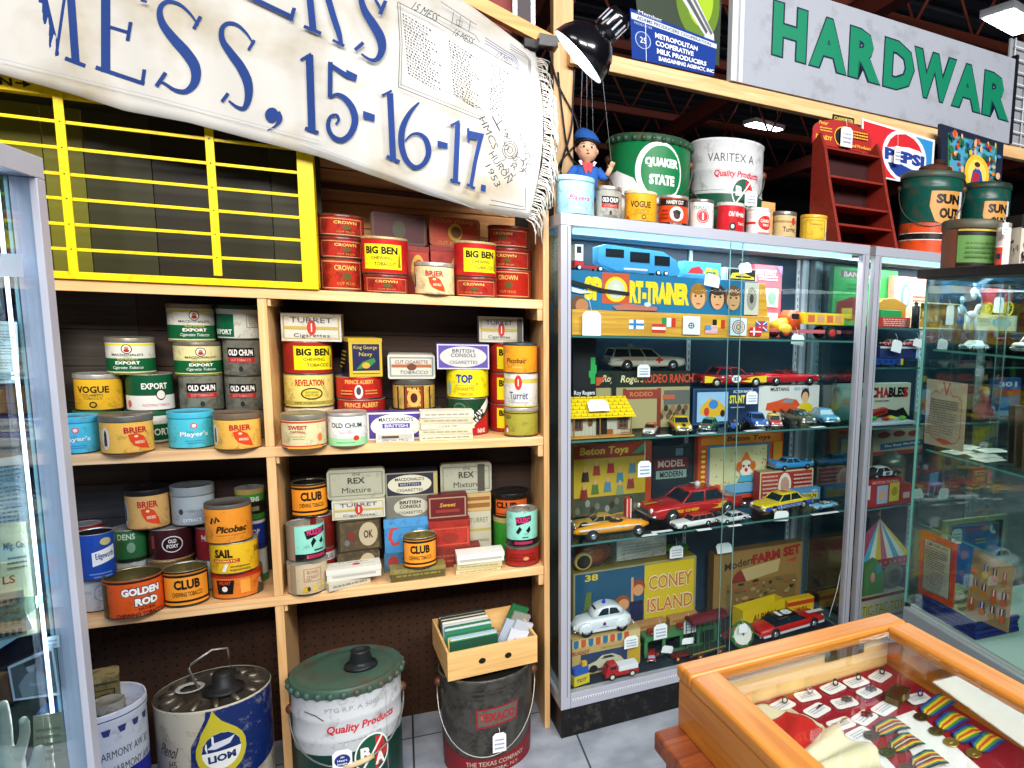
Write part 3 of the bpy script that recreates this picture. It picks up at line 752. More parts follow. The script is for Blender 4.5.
can('cream tin with green panel on top of the stack by the middle upright',216.4,261,305,339,'d6d8c8',[('r',-.7,.08,-.12,.84,'0d5a38'),('t','EXPORT',-.42,.25,.5,.17,Wt,.03),('b',.16,.4,.5,.84,.02,'8a8a70'),('n',.2,.45,.46,.8,5,'8a8a70')],z0=z,da=.165,lid='1a4a34',lidh=.12)
z=can('black tin at the bottom of the stack peeping past the white case post',18,64,410,446,'2a2a24',[],z0=BZ,da=.13)
z=can('orange and black tin peeping past the white case post',17,63.5,376,410,'c8601e',[('r',-.8,.55,.8,.9,'1a1612')],z0=z,da=.13)
z=can('black and yellow tin above the orange one beside the white case post',15,60.5,339,376,'1e1e1a',[('r',-.8,.1,.8,.2,'b0a030'),('t','PLUG',.3,.5,.3,.2,'d0d0c0')],z0=z,da=.13)
can('dark tin topmost beside the white case post',13,58,306,339,'4a4844',[('r',-.8,.3,.8,.6,'9a968a')],z0=z,da=.13)
# ---- right bay, upper shelf
can('cream tin with red border and grey lid, leftmost in the right bay',281,326.6,412.5,449.7,'dccf9e',[('b',-.72,.07,.72,.97,.06,'c2401e'),('t','SWEET',-.14,.76,.42,.14,'a82a1e',.03),('t','CAPORAL',-.14,.61,.34,.08,'a82a1e',.02),('r',-.3,.44,.02,.46,'b0a070'),('r',-.26,.36,0,.38,'b0a070'),('e',.36,.4,.06,.14,'d8703a'),('r',-.4,.02,.4,.09,'e0a040')],lid='8e8878',lidh=.16,z0=BZ)
can('white and mint green tin with silver lid in the right bay front',327.6,366.8,411,446.3,'e2e4de',[('t','OLD CHUM',-.02,.7,.84,.17,'2a3a2a',.03),('t','fine cut',-.05,.46,.32,.09,'d07a9a',0,.2),('r',-.8,0,.8,.26,'9ad49a'),('e',.22,.26,.08,.09,'c03a2a'),('r',-.3,.1,.2,.13,'6a9a6a')],lid='b4b0a8',lidh=.1,z0=BZ)
z=can('cream tin with red print at the base of the carton topped stack',285,335,405.5,437,'dcd2a8',[('r',-.8,.8,.8,.88,'c04a2a'),('t','CAPORAL',.4,.6,.5,.2,'a8301e',.03)],z0=BZ,da=.155)
z=can('pale yellow tin with red arched lettering under a red and yellow tin',284,334,373,405.5,'e8d878',[('t','REVELATION',.02,.76,.6,.2,'b8261e',.035),('e',.05,.43,.22,.18,'1a1a12'),('e',.05,.43,.19,.14,'e0c84a'),('t','SMOKING',.05,.47,.26,.07,'2a2412'),('t','MIXTURE',.05,.38,.26,.07,'2a2412'),('r',-.8,.1,.8,.2,'b0a04a'),('t','PIPE TOBACCO',0,.15,.6,.06,'4a4020')],z0=z,da=.155)
z=can('red tin with yellow label directly under the left grey carton',283,333,340.5,373,'a8281e',a_bigben(.12),z0=z,da=.155,wear=.08)
box('grey white carton with red seal on top of the left tin stack',281,341,313.5,340,.11,'cfcabb',a_turret(),z0=z,d=.10,wear=.1,wearcol='8a846e')
z=can('dark red tin at the foot of the two red flat tins',338.5,386,419,439,'8a2018',[],z0=BZ,da=.155)
z=can('red flat tin with white portrait oval, lower of two',337.5,385.4,397.5,419,'a8201c',[('t','PRINCE ALBERT',0,.76,.74,.22,'e8b860',.02),('e',.05,.2,.12,.3,'dad4cc'),('n',-.4,.2,-.1,.5,2,'d09a50')],z0=z,da=.155)
z=can('red flat tin with white portrait oval, upper of two',336,382.4,375.3,397.5,'c02420',[('t','PRINCE ALBERT',0,.78,.64,.18,'e8b860',.02),('e',-.02,.35,.09,.3,'e2ddd4'),('e',-.02,.38,.05,.18,'4a4448'),('n',.12,.2,.4,.45,2,'d09a50'),('n',-.4,.2,-.14,.45,2,'d09a50')],z0=z,da=.155)
box('navy and gold square tin standing on the red flat tins',348.5,382.5,338.5,375,.088,'2a2748',[('r',-.5,0,.5,1,'c8a82c'),('r',-.4,.08,.42,.86,'1c2048'),('t','King George',0,.76,.7,.12,'d8b83a'),('t','Navy',0,.58,.4,.13,'d8b83a'),('p',[(-.3,.2),(-.1,.4),(.25,.5),(.3,.4),(.1,.25)],'3a7a3a'),('e',0,.3,.12,.08,'d0a030'),('r',-.4,.1,.42,.16,'d8b83a')],z0=z,d=.10,yaw=.28,name='tobacco_tin',cat='tin',lid='c0a028',lidh=.09,leftart=[('r',-.42,.08,.4,.86,'17161c'),('n',-.3,.2,.3,.7,5,'a08a30')],group=G_T)
z0_=BZ
z=box('grey book-like flat tin under the gold and black drum',389,442,410,431,.1,'55534c',[],z0=BZ,d=.10,name='flat_tin',cat='tin')
z=can('gold and black striped tin with dark lid under a white flat tin',392.5,434.8,377.5,410,'c8a24e',[('r',-.24,.05,.24,.97,'1a1512'),('r',-.21,.08,.21,.94,'8a3a1e'),('e',0,.5,.16,.36,'d8a858'),('t','BULL',0,.85,.3,.14,'e8c060',.03),('t','DURHAM',0,.2,.3,.14,'e8c060',.03),('e',0,.5,.08,.2,'4a2014'),('r',-.42,.05,-.38,.95,'2a2018'),('r',.38,.05,.42,.95,'2a2018'),('r',-.7,.05,-.66,.95,'2a2018'),('r',-.8,0,.8,.05,'1a1512')],z0=z,da=.155,lid='4a4844',lidh=.2)
box('off-white flat tin with rounded corners on the gold and black drum',387.7,435,354.5,377.5,.10,'c9c5b4',[('b',-.46,.1,.46,.9,.05,'7a8a8a'),('r',-.42,.48,.42,.6,'a8603a'),('t','CUT CIGARETTE',0,.7,.7,.14,'8a4a3a'),('e',0,.5,.1,.14,'6a3a2a'),('t','TOBACCO',.05,.28,.6,.14,'5a6a70',0,.2)],z0=z,d=.105,shape='front',rad=.006,name='flat_tin',cat='tin')
pu='4a3a8a'
a_mac=[('b',-.5,0,.5,1,.06,'e4e0d4'),('e',0,.5,.44,.44,'e2dfd2'),('t',"MACDONALD'S",0,.74,.6,.15,'2a2838',.02),('r',-.24,.42,.24,.6,pu),('t','BRITISH',0,.51,.4,.12,'c8c4d8',.02),('t','CONSOLS',0,.26,.4,.13,'2a2838')]
box('purple and white carton lying in front beside the mint tin',367,424.5,412,439,.05,pu,a_mac,z0=BZ,d=.045)
box('small white flat pack in front of the purple and white carton',376,414,432.3,444.5,.042,'d6d2c6',[('r',-.45,.3,.45,.8,'bcb8aa'),('r',-.35,.42,.1,.66,'5a3a30'),('t','SPECIAL MILD',.0,.22,.7,.2,'4a4a44')],z0=BZ,d=-.004+.006)
def flat_stack(labels,xl,xr,ys,depth,z0,d,group,cols,shifts,arts=None):
    z=z0
    for i,l in enumerate(labels):
        yb,yt=ys[i],ys[i+1];s=shifts[i]
        z=box(l,xl+s,xr+s,yt,yb,depth,cols[i],(arts or[()]*9)[i]or[('n',-.42,.25,.42,.8,1,'a09880')],z0=z,d=d,name='cigarette_packet',cat='packet',yaw=.03*((-1)**i),group=group)
    return z
flat_stack(['cream flat packet at the bottom of the front pile of five','cream flat packet second from the bottom of the pile of five','cream flat packet in the middle of the pile of five','cream flat packet second from the top of the pile of five','cream flat packet on top of the pile of five'],419.5,473,[442.6,434.5,429,423.5,417.5,411.3],.07,BZ,.006,'flat packets piled on the upper shelf',['d8cfae','cfc6a4','d8d0b4','c8bf9e','dcd4bc'],[0,-.5,1.5,0,1],
           [[('n',-.45,.3,.45,.7,1,'8a8468')],[],[('t','CORK TIP',0,.5,.34,.4,'8a4a3a')],[],[]])
z=can('green white and red tin with diagonal band under the yellow tin',447,488,396.5,432,'153c26',[('p',[(-.2,.0),(.85,.0),(.85,.8)],'b01e24'),('p',[(-.24,.18),(-.1,.0),(.7,.86),(.6,1.0)],'e4e0d6'),('t','HALF',.26,.56,.36,.24,'16130f',.04,0,.75),('e',-.2,.72,.16,.17,'3f6a54'),('e',-.2,.72,.13,.13,'153c26'),('t','made',-.2,.72,.2,.07,'9ab4a4'),('t','NINE',.35,.12,.22,.12,'f0dcd0',.02)],z0=BZ,da=.125)
z=can('bright yellow tin with blue capitals under the purple carton',446.7,488.2,368,396.5,'f2dc1a',[('t','TOP',-.08,.68,.4,.3,'1c3a8a',.05),('r',-.3,.45,.2,.47,'6a8a9a'),('t','CIGARETTE',-.06,.33,.42,.11,'d0662a',.02),('t','TOBACCO',-.06,.15,.36,.1,'d0662a',.02),('e',.22,.5,.02,.03,'c03a2a'),('e',-.5,.35,.06,.25,'7aa0a0')],z0=z,da=.125)
box('purple and white carton lying on the bright yellow tin',437,489,344.2,368,.08,'5a4a9a',[('b',-.5,0,.5,1,.05,'c8c4d4'),('e',0,.5,.45,.42,'c6c4be'),('t','BRITISH',0,.74,.42,.15,'3a3a44',.01),('t','CONSOLS',0,.56,.48,.15,'3a3a44',.01),('t','CIGARETTES',0,.28,.54,.13,'4a4a54')],z0=z,d=.075)
for i,(yt,yb,lb)in enumerate(((402,431.5,'red and yellow tin at the bottom of the right rear stack of three'),(372,402,'red and yellow tin in the middle of the right rear stack of three'),(342,372,'red and yellow tin on top of the right rear stack of three'))):
    z=can(lb,489.5,531,yt,yb,'b0241e',a_bigben(.08),z0=BZ if i==0 else z,da=.165)
box('grey white carton with red seal on the rear stack by the right upright',479.3,523,316.8,342,.075,'c4c2b4',a_turret()[:-2]+[('t','TURRET',-.05,.77,.6,.17,'4a4a52'),('t','Cigarettes',-.05,.2,.5,.15,'4a5060'),('r',.36,.05,.48,.95,'55544c')],z0=z,d=.115,yaw=-.02,wear=.1,wearcol='8a846e')
z=can('olive green tin with silver lid at the base of the front right stack',504.3,538,406,437,'a49c3a',[('r',-.8,.04,.8,.08,'7a2a1a'),('r',-.8,.92,.8,.96,'5a2a1a'),('t','GO',-.42,.78,.2,.14,'3a3a14',.02),('e',-.5,.3,.1,.16,'a0322a'),('e',-.46,.26,.05,.1,'e0dccc')],z0=BZ,da=.05,lid='b4b0a8',lidh=.13)
z=can('white tin with red seal and blue script in the front right stack',504,537.7,372.5,406,'dcdad0',[('r',-.8,.72,.8,.85,'c8b456'),('e',-.08,.74,.11,.22,'c4342a'),('t','I',-.08,.74,.03,.2,'f0e4d0',.03),('t','Turret',-.08,.36,.56,.22,'3a4a7a',.01),('r',-.35,.14,.2,.16,'a0a098'),('r',-.8,.02,.8,.06,'c8b456')],z0=z,da=.05)
can('orange tin with black lid on top of the front right stack',503.4,537.2,342.5,372.5,'ec9a22',[('t','Picobac',-.15,.46,.62,.18,'2a1e0c',.02,.25),('t','tobacco',-.1,.24,.3,.08,'f8d88a')],z0=z,da=.05,lid='2e3a44',lidh=.08)
# ---- top of the bookcase
AE=dict(z0=AZ)
red='b02c24'
z=can('tall red tin at the bottom of the left stack on the bookcase top',319,363.4,259.5,292.5,'b43222',a_crown(.1),z0=AZ,da=.10,wear=.3,wearcol='4a1c12')
z=can('red flat tin in the middle of the left stack on the bookcase top',318.7,363.5,238,259.5,red,a_crown(.1),z0=z,da=.10,wear=.3,wearcol='4a1c12',lid='7a2018',lidh=.12)
can('red flat tin on top of the left stack by the yellow rack',317.5,363.8,216,238,red,a_crown(.1),z0=z,da=.10,wear=.3,wearcol='4a1c12',lid='6a2018',lidh=.12)
z=can('red flat tin under the left red and yellow tin on the bookcase top',364,408.6,275,294.5,red,a_crown(.0),z0=AZ,da=.05,wear=.25,wearcol='4a1c12',lid='7a2018',lidh=.13)
can('red and yellow tin left of the amber tin on the bookcase top',361.5,408,238,275,'bf1f1e',a_bigben(-.08),z0=z,da=.05,lid='b09a6a',lidh=.07,over=1.01)
can('amber tin with grey lid between two red and yellow tins on top',414.8,454.2,263,296.8,'ead09a',a_brier(.0),z0=AZ,da=.035,lid='a8a49c',lidh=.13)
z=can('red flat tin under the right red and yellow tin on the bookcase top',455,496.6,277.5,297.4,red,a_crown(-.06),z0=AZ,da=.05,wear=.25,wearcol='4a1c12',lid='7a2018',lidh=.13)
can('red and yellow tin right of the amber tin on the bookcase top',453.9,496.1,242.5,277.5,'bf1f1e',a_bigben(.14),z0=z,da=.05,lid='b09a6a',lidh=.07,over=1.01)
z=can('tall red tin at the bottom of the right stack on the bookcase top',492,531,270.3,298.6,'b02418',a_crown(-.1),z0=AZ,da=.14,wear=.06)
z=can('red flat tin in the middle of the right stack on the bookcase top',490,530,249,270.3,red,a_crown(-.1),z0=z,da=.14,wear=.25,wearcol='4a1c12',lid='7a2018',lidh=.13)
can('red flat tin on top of the right stack by the pine upright',488,528.6,227.3,249,red,a_crown(-.16),z0=z,da=.14,wear=.25,wearcol='4a1c12',lid='6a2018',lidh=.13)
a_cp=[('e',0,.5,.14,.3,'c8a23a'),('e',.02,.5,.1,.2,'7a4a1a'),('t','CUT PLUG',0,.86,.7,.1,'c89a50'),('t','CUT PLUG',-.1,.12,.5,.12,'c89a50')]
z=box('red square tin behind the left red and yellow tin',385,429,246,293.5,.07,'a83226',[('e',.25,.5,.16,.34,'c8a03a'),('e',.27,.5,.12,.24,'a83226')],z0=AZ,d=.125,name='tobacco_tin',cat='tin',lid='8a2c22',lidh=.1,wear=.12,group=G_T)
box('dark maroon flat tin leaning upright behind the tins on the bookcase top',371,426.5,212.5,246,.028,'4f2528',[('b',-.47,.06,.47,.94,.03,'6a4a34'),('e',0,.48,.12,.28,'4a4a34'),('t','CUT PLUG',0,.84,.6,.1,'6a4a38')],z0=z+.001,d=.14,name='flat_tin',cat='tin',shape='front',rad=.012,wear=.12,wearcol='30181a',lid=None)
z=box('red square tin behind the amber leaf tin',431,475,247,294.5,.07,'a83226',[('e',.1,.5,.16,.34,'c8a03a'),('e',.12,.5,.12,.24,'a83226')],z0=AZ,d=.125,name='tobacco_tin',cat='tin',lid='8a2c22',lidh=.1,wear=.12,group=G_T)
box('orange red flat tin with gold crescent leaning upright on the bookcase top',429.5,480,217.6,247,.028,'b8452a',[('b',-.47,.06,.47,.94,.03,'8a6a2a')]+a_cp,z0=z+.001,d=.14,name='flat_tin',cat='tin',shape='front',rad=.012,wear=.12)
# ---- left bay, lower shelf
DZ=CZ2
z=can('plain white tin under the open blue tin',78,118.4,574,612,'c9cac2',[('e',.12,.55,.22,.26,'7a8478'),('e',.12,.55,.205,.24,'c9cac2'),('n',.0,.45,.24,.65,3,'8a948a')],z0=DZ)
x_,y_,r_,zt_=spot(75,116,531,576,None,.06)
can('open royal blue tin with white label on the plain white tin',75,115.8,531,574,'1d4aa2',[('p',[(-.1,.3),(.55,.42),(.55,.72),(-.1,.6)],'eceae2'),('t','Edgeworth',.24,.51,.52,.17,'1a2a6a',.02,.1,.12),('e',.28,.82,.16,.08,'c8b878'),('r',-.2,.12,.4,.15,'6a8ac8'),('r',-.1,.05,.4,.08,'6a8ac8')],z0=z,da=.1 if False else None or .058,opened=True,inner='2a2a2c',lidh=0)
can('wide open orange tin with black and white lettering in front',103.4,164.6,573,618.5,'e2581c',[('r',-.85,.0,-.5,.88,'26301a'),('t','GOLDEN',.12,.68,.68,.24,'14100c',.12),('t','ROD',.2,.4,.42,.24,'14100c',.12),('t','GOLDEN',.12,.68,.66,.2,'f4f0e8',.06),('t','ROD',.2,.4,.4,.2,'f4f0e8',.06),('t','NATURAL',.2,.22,.3,.08,'4a1a0c',.01),('t','CHEWING TOBACCO',.1,.08,.84,.11,'3a140a',.02)],z0=DZ,opened=True,inner='6a5c34',bands=((.9,.96,'2a1a10'),),rim='8a7c5a')
can('open orange and black tin second in front of the lower left bay',163.3,208.8,566,607.5,'1c1610',a_club(.02),z0=DZ,opened=True,inner='7a6a3a',rim='9a9484')
z=can('orange and red tin with black shield at the base of the tilted stack',212,262.5,566,599,'dc7a26',[('r',-.8,.78,.8,.96,'b8321e'),('p',[(-.42,.2),(-.1,.2),(-.06,.72),(-.46,.72)],'18120e'),('t','VELVET',-.26,.62,.26,.12,'c8422a',.03),('e',-.26,.4,.06,.1,'e4dcd0'),('r',.05,.2,.25,.7,'e89a3a'),('p',[(.4,.0),(.85,.0),(.85,.95),(.5,.6)],'4a4a3e'),('p',[(.42,.5),(.52,.66),(.62,.3)],'c89878')],z0=DZ)
z=can('yellow tin with black and red lettering between two orange tins',209.6,258.6,538,566,'e8b822',[('t','SAIL',-.24,.68,.4,.28,'2a1c10',.05),('r',-.48,.38,.1,.5,'b0382a'),('t','AROMATIC',-.2,.44,.5,.08,'f0c83a',.02),('p',[(-.28,.1),(-.2,.34),(-.14,.36),(-.2,.1)],'e8e4dc'),('t','SAIL',.56,.7,.22,.2,'6a4a1a',.03),('n',-.1,.1,.3,.3,2,'8a6a1a')],z0=z,da=.055)
can('orange tin with black script on top of the yellow tin',204.4,252,501,538,'e8902a',[('t','Picobac',.06,.42,.7,.2,'2a1a0c',.04,.25),('l',[(-.4,.6),(-.36,.76),(-.3,.62),(-.26,.78),(-.2,.66)],.07,'2a1a0c'),('r',-.3,.24,.36,.26,'b06a1a')],z0=z,da=.05,liddisc='6a625a',lid='5a5650',lidh=.1,over=1.008)
z=can('blue and white tin under the green tin in the lower left bay',114,149,559,584,'b8bab2',[('r',-.8,.2,.8,.4,'3a5a9a'),('r',-.8,.6,.8,.8,'4a6a4a')],z0=DZ,da=.155)
z=can('green tin with white print, left of the maroon tin',111.5,148,527,559,'2f6a3a',[('t','DENS',-.1,.8,.5,.18,'c4d0b8',.02),('e',.02,.46,.12,.16,'7a9a78'),('r',-.8,.02,.8,.12,'1a2a1a')],z0=z,da=.155)
zz_=can('brown banded tin beneath the maroon tin',149,194,556,584,'b8b4aa',[('r',-.8,.62,.8,.98,'6a4a20')],z0=DZ,da=.15)
zz_=can('dark maroon tin with white oval under the rear tins',148.5,193.6,525,556,'3a161a',[('e',.02,.52,.24,.26,'d8d0c8'),('e',.02,.52,.215,.23,'241012'),('t','OLD',.02,.62,.18,.12,'e0d8d0',.03),('t','FOXY',.02,.46,.26,.12,'e0d8d0',.03),('r',-.5,.4,-.4,.8,'8a3030'),('r',-.8,.0,.8,.05,'a08050')],z0=zz_,da=.15,wear=.05)
can('amber tin with black lid behind the open tins',125,170,487,526,'d9a860',a_brier(.0),z0=max(z,zz_),da=.152,lid='1a1a1c',lidh=.14)
z=can('pale grey tin at the base behind the open black and orange tin',197,241,555,582,'b4b4ac',[],z0=DZ,da=.16)
z=can('red tin with faint white print half hidden by the orange stack',195.5,240,523.5,555,'8a2226',[('t','MAN',-.2,.7,.4,.2,'c8b0a8',.02),('e',-.1,.35,.12,.16,'b08a3a')],z0=z,da=.16)
can('pale grey tin with grey lid on the maroon and red tins',170.8,215,484,523,'a2aaa8',[('e',-.3,.5,.06,.1,'3a4044'),('t','EXTRACT',-.04,.2,.42,.12,'e2e4e0',.02),('r',-.2,.5,.3,.52,'7a8484')],z0=max(z,zz_)+.001,da=.162,lid='8a908c',lidh=.24)
z=can('white and green tin at the base of the stack by the middle upright',238,268,547,578,'c8cec6',[('r',-.8,0,.8,.22,'2a7a3a'),('t','CO',.1,.5,.3,.2,'3a6a4a',.02)],z0=DZ,da=.165)
z=can('royal blue tin in the stack by the middle upright',236,266,518,547,'1c3488',[('t','TOP',.1,.6,.4,.2,'c8cce0',.03),('r',-.8,.88,.8,.98,'d0d4d8')],z0=z,da=.165)
can('green black and gold tin on the stack by the middle upright',235,265,487,518,'3a8a2e',[('r',-.8,.2,.8,.6,'1a1a14'),('t','DENS',.1,.68,.44,.15,'dfe4d4',.03),('r',-.8,.84,.8,1,'a08a4a'),('r',-.4,.3,.3,.44,'8a8468')],z0=z,da=.165)
can('plain red tin at the back behind the blue tin',72,104,523,560,'8f1e1c',[],z0=DZ,da=.175)
# ---- right bay, lower shelf
z=can('cream tin with coat of arms panel under the open mint tin',287.5,327.5,559.5,595.5,'c9b592',[('r',-.5,0,-.3,1,'9a8468'),('b',-.1,.42,.36,.86,.03,'b08a70'),('t','BOND',.13,.74,.28,.1,'9a5a4a'),('t','STREET',.13,.58,.3,.1,'9a5a4a'),('p',[(-.15,.1),(-.05,.34),(.05,.1)],'c8a020'),('p',[(.1,.12),(.16,.32),(.26,.14)],'d8b83a'),('e',.02,.2,.04,.08,'4a3a14'),('e',.38,.3,.05,.08,'d0b030')],z0=DZ)
can('open mint green tin with black figures on the cream tin, left end',286.5,325,521.5,559.5,'8fd8c4',[('r',-.8,0,-.3,1,'8a7a68'),('p',[(-.04,.84),(.6,.92),(.6,.76),(.02,.6)],'16120f'),('t','HOLIDAY',.28,.8,.5,.18,'d83a78',.04),('p',[(.12,.5),(.2,.64),(.28,.54),(.2,.44),(.16,.36)],'14120f'),('p',[(.36,.5),(.46,.62),(.5,.5),(.44,.44)],'14120f'),('r',-.3,.03,.8,.2,'14100f'),('r',.0,.06,.6,.16,'a02a4a'),('r',.2,.26,.5,.3,'3a3a3a')],z0=z,da=.058,opened=True,inner='a8a496',rim='b8b4aa')
z=can('red and white tin hidden behind the mint tin',306,336,545,578,'a02a26',[('r',-.8,.6,.8,.85,'d8d4cc'),('t','PLUG',.3,.72,.3,.16,'2a3a6a',.02)],z0=DZ,da=.13)
z=can('dark red tin below the rear open orange tin',305,335,513,545,'7a1f1c',[],z0=z,da=.13)
can('open orange and black tin at the rear left of the lower right bay',291,328,481,513,'1c1610',a_club(.05),z0=z,da=.13,opened=True,inner='2a241c',rim='7a746a')
z=box('dark speckled tin with round corners, lower of two',338,380,551,574,.085,'3f3526',[('e',.2,.5,.2,.4,'a89a78'),('t','OK',.2,.5,.2,.3,'2a4a6a',.02)],z0=DZ,d=.075,shape='front',rad=.008,name='tobacco_tin',cat='tin',wear=.35,wearcol='6a5a3a',yaw=.15,group=G_T)
z=box('dark speckled tin with round corners, upper of two',338,381,519.5,551,.085,'4a3e2a',[('b',-.5,0,.5,1,.05,'2a2418'),('e',.2,.52,.22,.38,'b0a282'),('t','OK',.2,.52,.22,.26,'3a2e1c',.03),('e',-.2,.5,.1,.16,'6a2e22'),('e',-.3,.3,.06,.1,'5a6a6a')],z0=z,d=.075,shape='front',rad=.008,name='tobacco_tin',cat='tin',wear=.35,wearcol='6f5c3a',yaw=.15,group=G_T)
z=box('white carton with red seal on the speckled tins',332,385,500,519.5,.09,'c4c2b4',a_turret(),z0=z,d=.085,wear=.08,wearcol='8a846e')
a_rex=[('b',-.46,.1,.46,.9,.03,'7a7a6a'),('t','REX',0,.62,.3,.2,'3a3a32',.02),('t','Mixture',0,.3,.5,.18,'4a4a40',0),('t','the',0,.84,.14,.1,'5a5a4c')]
box('grey green tin with rounded corners on the left white carton',327,385,469,500,.03,'a6a690',a_rex,z0=z+.0005,d=.10,shape='front',rad=.010,name='flat_tin',cat='tin',wear=.08,wearcol='6e6c58')
z=box('worn cream packet at the bottom of the pair beside the mint tin',328,372,579.5,591.5,.07,'c2bba4',[('n',-.4,.2,.4,.8,1,'8a846e')],z0=DZ,d=.008,yaw=.4,name='cigarette_packet',cat='packet')
box('white flat tin with red seal lying on the worn cream packet',327,381,568,579.5,.065,'d2cfc4',[('r',-.4,.3,.4,.5,'b0ac9c')],z0=z,d=.008,yaw=.1,name='flat_tin',cat='tin',topart=[('b',-.46,.06,.46,.94,.03,'b0a468'),('e',.05,.5,.08,.14,'c8323a'),('r',-.4,.46,.4,.54,'c8b878'),('e',.05,.5,.08,.14,'c8323a'),('t','TURRET',0,.78,.6,.12,'7a7a74')],lid='d8d5ca',lidh=.4)
z=box('blue toy lunch tin, lower of two in the lower right bay',384.5,428.5,552,576,.075,'3a6a8a',[('e',-.3,.5,.12,.36,'9a3a34'),('n',-.1,.2,.4,.8,2,'2a4a6a'),('r',-.5,0,.5,.1,'8a7a4a')],z0=DZ,d=.10,name='tobacco_tin',cat='tin',wear=.15,group=G_T)
z=box('blue tin with red curl, upper of two in the lower right bay',384.5,428.5,518.5,552,.075,'3f86bc',[('l',[(-.18,.78),(-.34,.7),(-.38,.45),(-.3,.25),(-.18,.3)],.1,'b8403a'),('e',.0,.4,.1,.18,'8ab4c8'),('e',.3,.5,.12,.2,'6aa0c4')],z0=z,d=.10,name='tobacco_tin',cat='tin',wear=.12,lid='4a90c4',lidh=.25,group=G_T)
z=box('grey carton with white oval label, lower of two',386,434,496,518.5,.08,'7a786a',[('r',-.5,.02,.5,.98,'6e6c60'),('e',.02,.5,.36,.44,'b8b4a0'),('t','BRITISH',0,.72,.44,.16,'16150f',.03),('t','CONSOLS',0,.52,.44,.16,'16150f',.03),('t','CIGARETTES',0,.24,.5,.13,'2a2820')],z0=z,d=.11)
box('black carton with cream oval label, upper of two',385.5,437.5,472,496,.08,'2a2832',[('b',-.5,0,.5,1,.05,'8a8878'),('e',-.04,.5,.42,.4,'c9c5ac'),('t',"MACDONALD'S",-.04,.72,.56,.14,'2a2832',.02),('r',-.26,.42,.18,.58,'34324a'),('t','BRITISH',-.04,.5,.36,.1,'b0aec0'),('t','CIGARETTES',-.04,.26,.5,.12,'2a2832'),('r',.42,.05,.49,.95,'a89a60')],z0=z,d=.11)
z=box('cream and green carton under the tan boxes',463,490,531,552,.09,'b4ae94',[('r',-.5,.4,.5,.56,'8a8a4a')],z0=DZ+.04,d=.13)if False else 0
z=box('dark blue tin at the back under the pale cartons',462,492,551,563,.09,'1c2438',[],z0=DZ,d=.125,name='flat_tin',cat='tin')
z=box('pale carton with gold line, lowest of the rear pile',465,491,511,551,.085,'b2ae96',[('r',-.5,.0,.5,.06,'6a6a5a'),('r',-.4,.5,.5,.56,'a89a4a'),('t','TURRET',.05,.78,.7,.12,'6a685a'),('t','Cigarettes',.05,.26,.7,.12,'6a685a')],z0=z,d=.13)
z=box('tan carton with brown print in the rear pile',464.5,491,493,511,.085,'b89a62',[('r',-.45,.2,.45,.45,'8a5a2a'),('r',-.45,.6,.45,.8,'8a5a2a')],z0=z,d=.13)
box('grey green tin with dark stripe and rounded corners at the top right',440.5,491.5,463,493,.03,'a4a48e',a_rex+[('r',.22,.05,.36,.95,'4a463a')],z0=z+.0005,d=.135,shape='front',rad=.010,name='flat_tin',cat='tin',wear=.1,wearcol='6e6c58')
z=box('long red tin at the base under the red hinged tin',430,480,546.5,567,.08,'7a2a20',[('n',-.4,.2,.4,.7,2,'a04a3a')],z0=DZ,d=.085,name='tobacco_tin',cat='tin',wear=.15,group=G_T)
z=box('red hinged tin with scratched front below the maroon one',429.5,470,521,546.5,.085,'a82e20',[('b',-.46,.08,.46,.74,.04,'c0503a'),('e',0,.36,.2,.2,'8a2a1e')],z0=z,d=.085,name='tobacco_tin',cat='tin',wear=.18,wearcol='5a1a14',lid='98281e',lidh=.2,group=G_T)
box('dark maroon tin with gold lettering and rounded corners',427.5,467.5,494.5,521,.04,'5f1a1a',[('b',-.46,.1,.46,.9,.05,'a08468'),('t','Sweet',0,.6,.4,.16,'c89a3a',.02,.2),('r',-.3,.3,.3,.42,'8a3028')],z0=z+.0016,d=.095,shape='front',rad=.006,name='tobacco_tin',cat='tin',wear=.12,group=G_T)
z=box('olive gold flat box under the open orange tin in front',391,445.5,568.5,585.5,.06,'6f6430',[('r',-.48,.08,.48,.9,'5a4e28'),('n',-.4,.3,.4,.7,1,'8a7a3a')],z0=DZ,d=.008,name='flat_tin',cat='tin',wear=.2,wearcol='3a3018',lid='8a7e44',lidh=.3,yaw=.05)
can('open orange and black tin standing on the olive flat box',403.3,436.7,534,569,'1c1610',a_club(.0),z0=z+.002,da=.04,opened=True,inner='8a7a3a',rim='a8a294')
z=flat_stack(['cream flat packet at the bottom of the pile beside the red tin','cream flat packet second in the pile beside the red tin'],456,501,[574.5,568.5,563],.065,DZ,.01,'flat packets piled on the lower shelf',['cdbf8e','c8b880'],[0,1])
box('white flat tin with red seal on the cream packets',457.5,504,554,563,.066,'d8d6cc',[('r',-.45,.3,.45,.6,'b4b0a0')],z0=z,d=.008,name='flat_tin',cat='tin',topart=[('b',-.46,.06,.46,.94,.03,'b4b4ac'),('e',.0,.5,.12,.2,'c03034'),('e',0,.5,.06,.1,'e8d8d0')],lid='e2e0d8',lidh=.45,yaw=.02)
z=can('green tin with white script under the rear right open tin',493.3,531,513.5,551,'2f8a2a',[('t','S',.0,.6,.3,.24,'143a14',.03),('p',[(.0,.1),(.2,.4),(.4,.1)],'d8dcd0'),('r',-.8,.88,.8,1,'a89a5a')],z0=DZ,da=.16)
z=can('orange and black tin at the rear right of the lower bay',493.2,529,490,513.5,'1c1610',[('r',-.5,.2,.5,.84,'c85a22'),('t','CLUB',-.15,.6,.62,.3,'16120c',.05),('r',-.5,.1,.5,.16,'c85a22')],z0=z,da=.16,lid='18181a',lidh=.12)
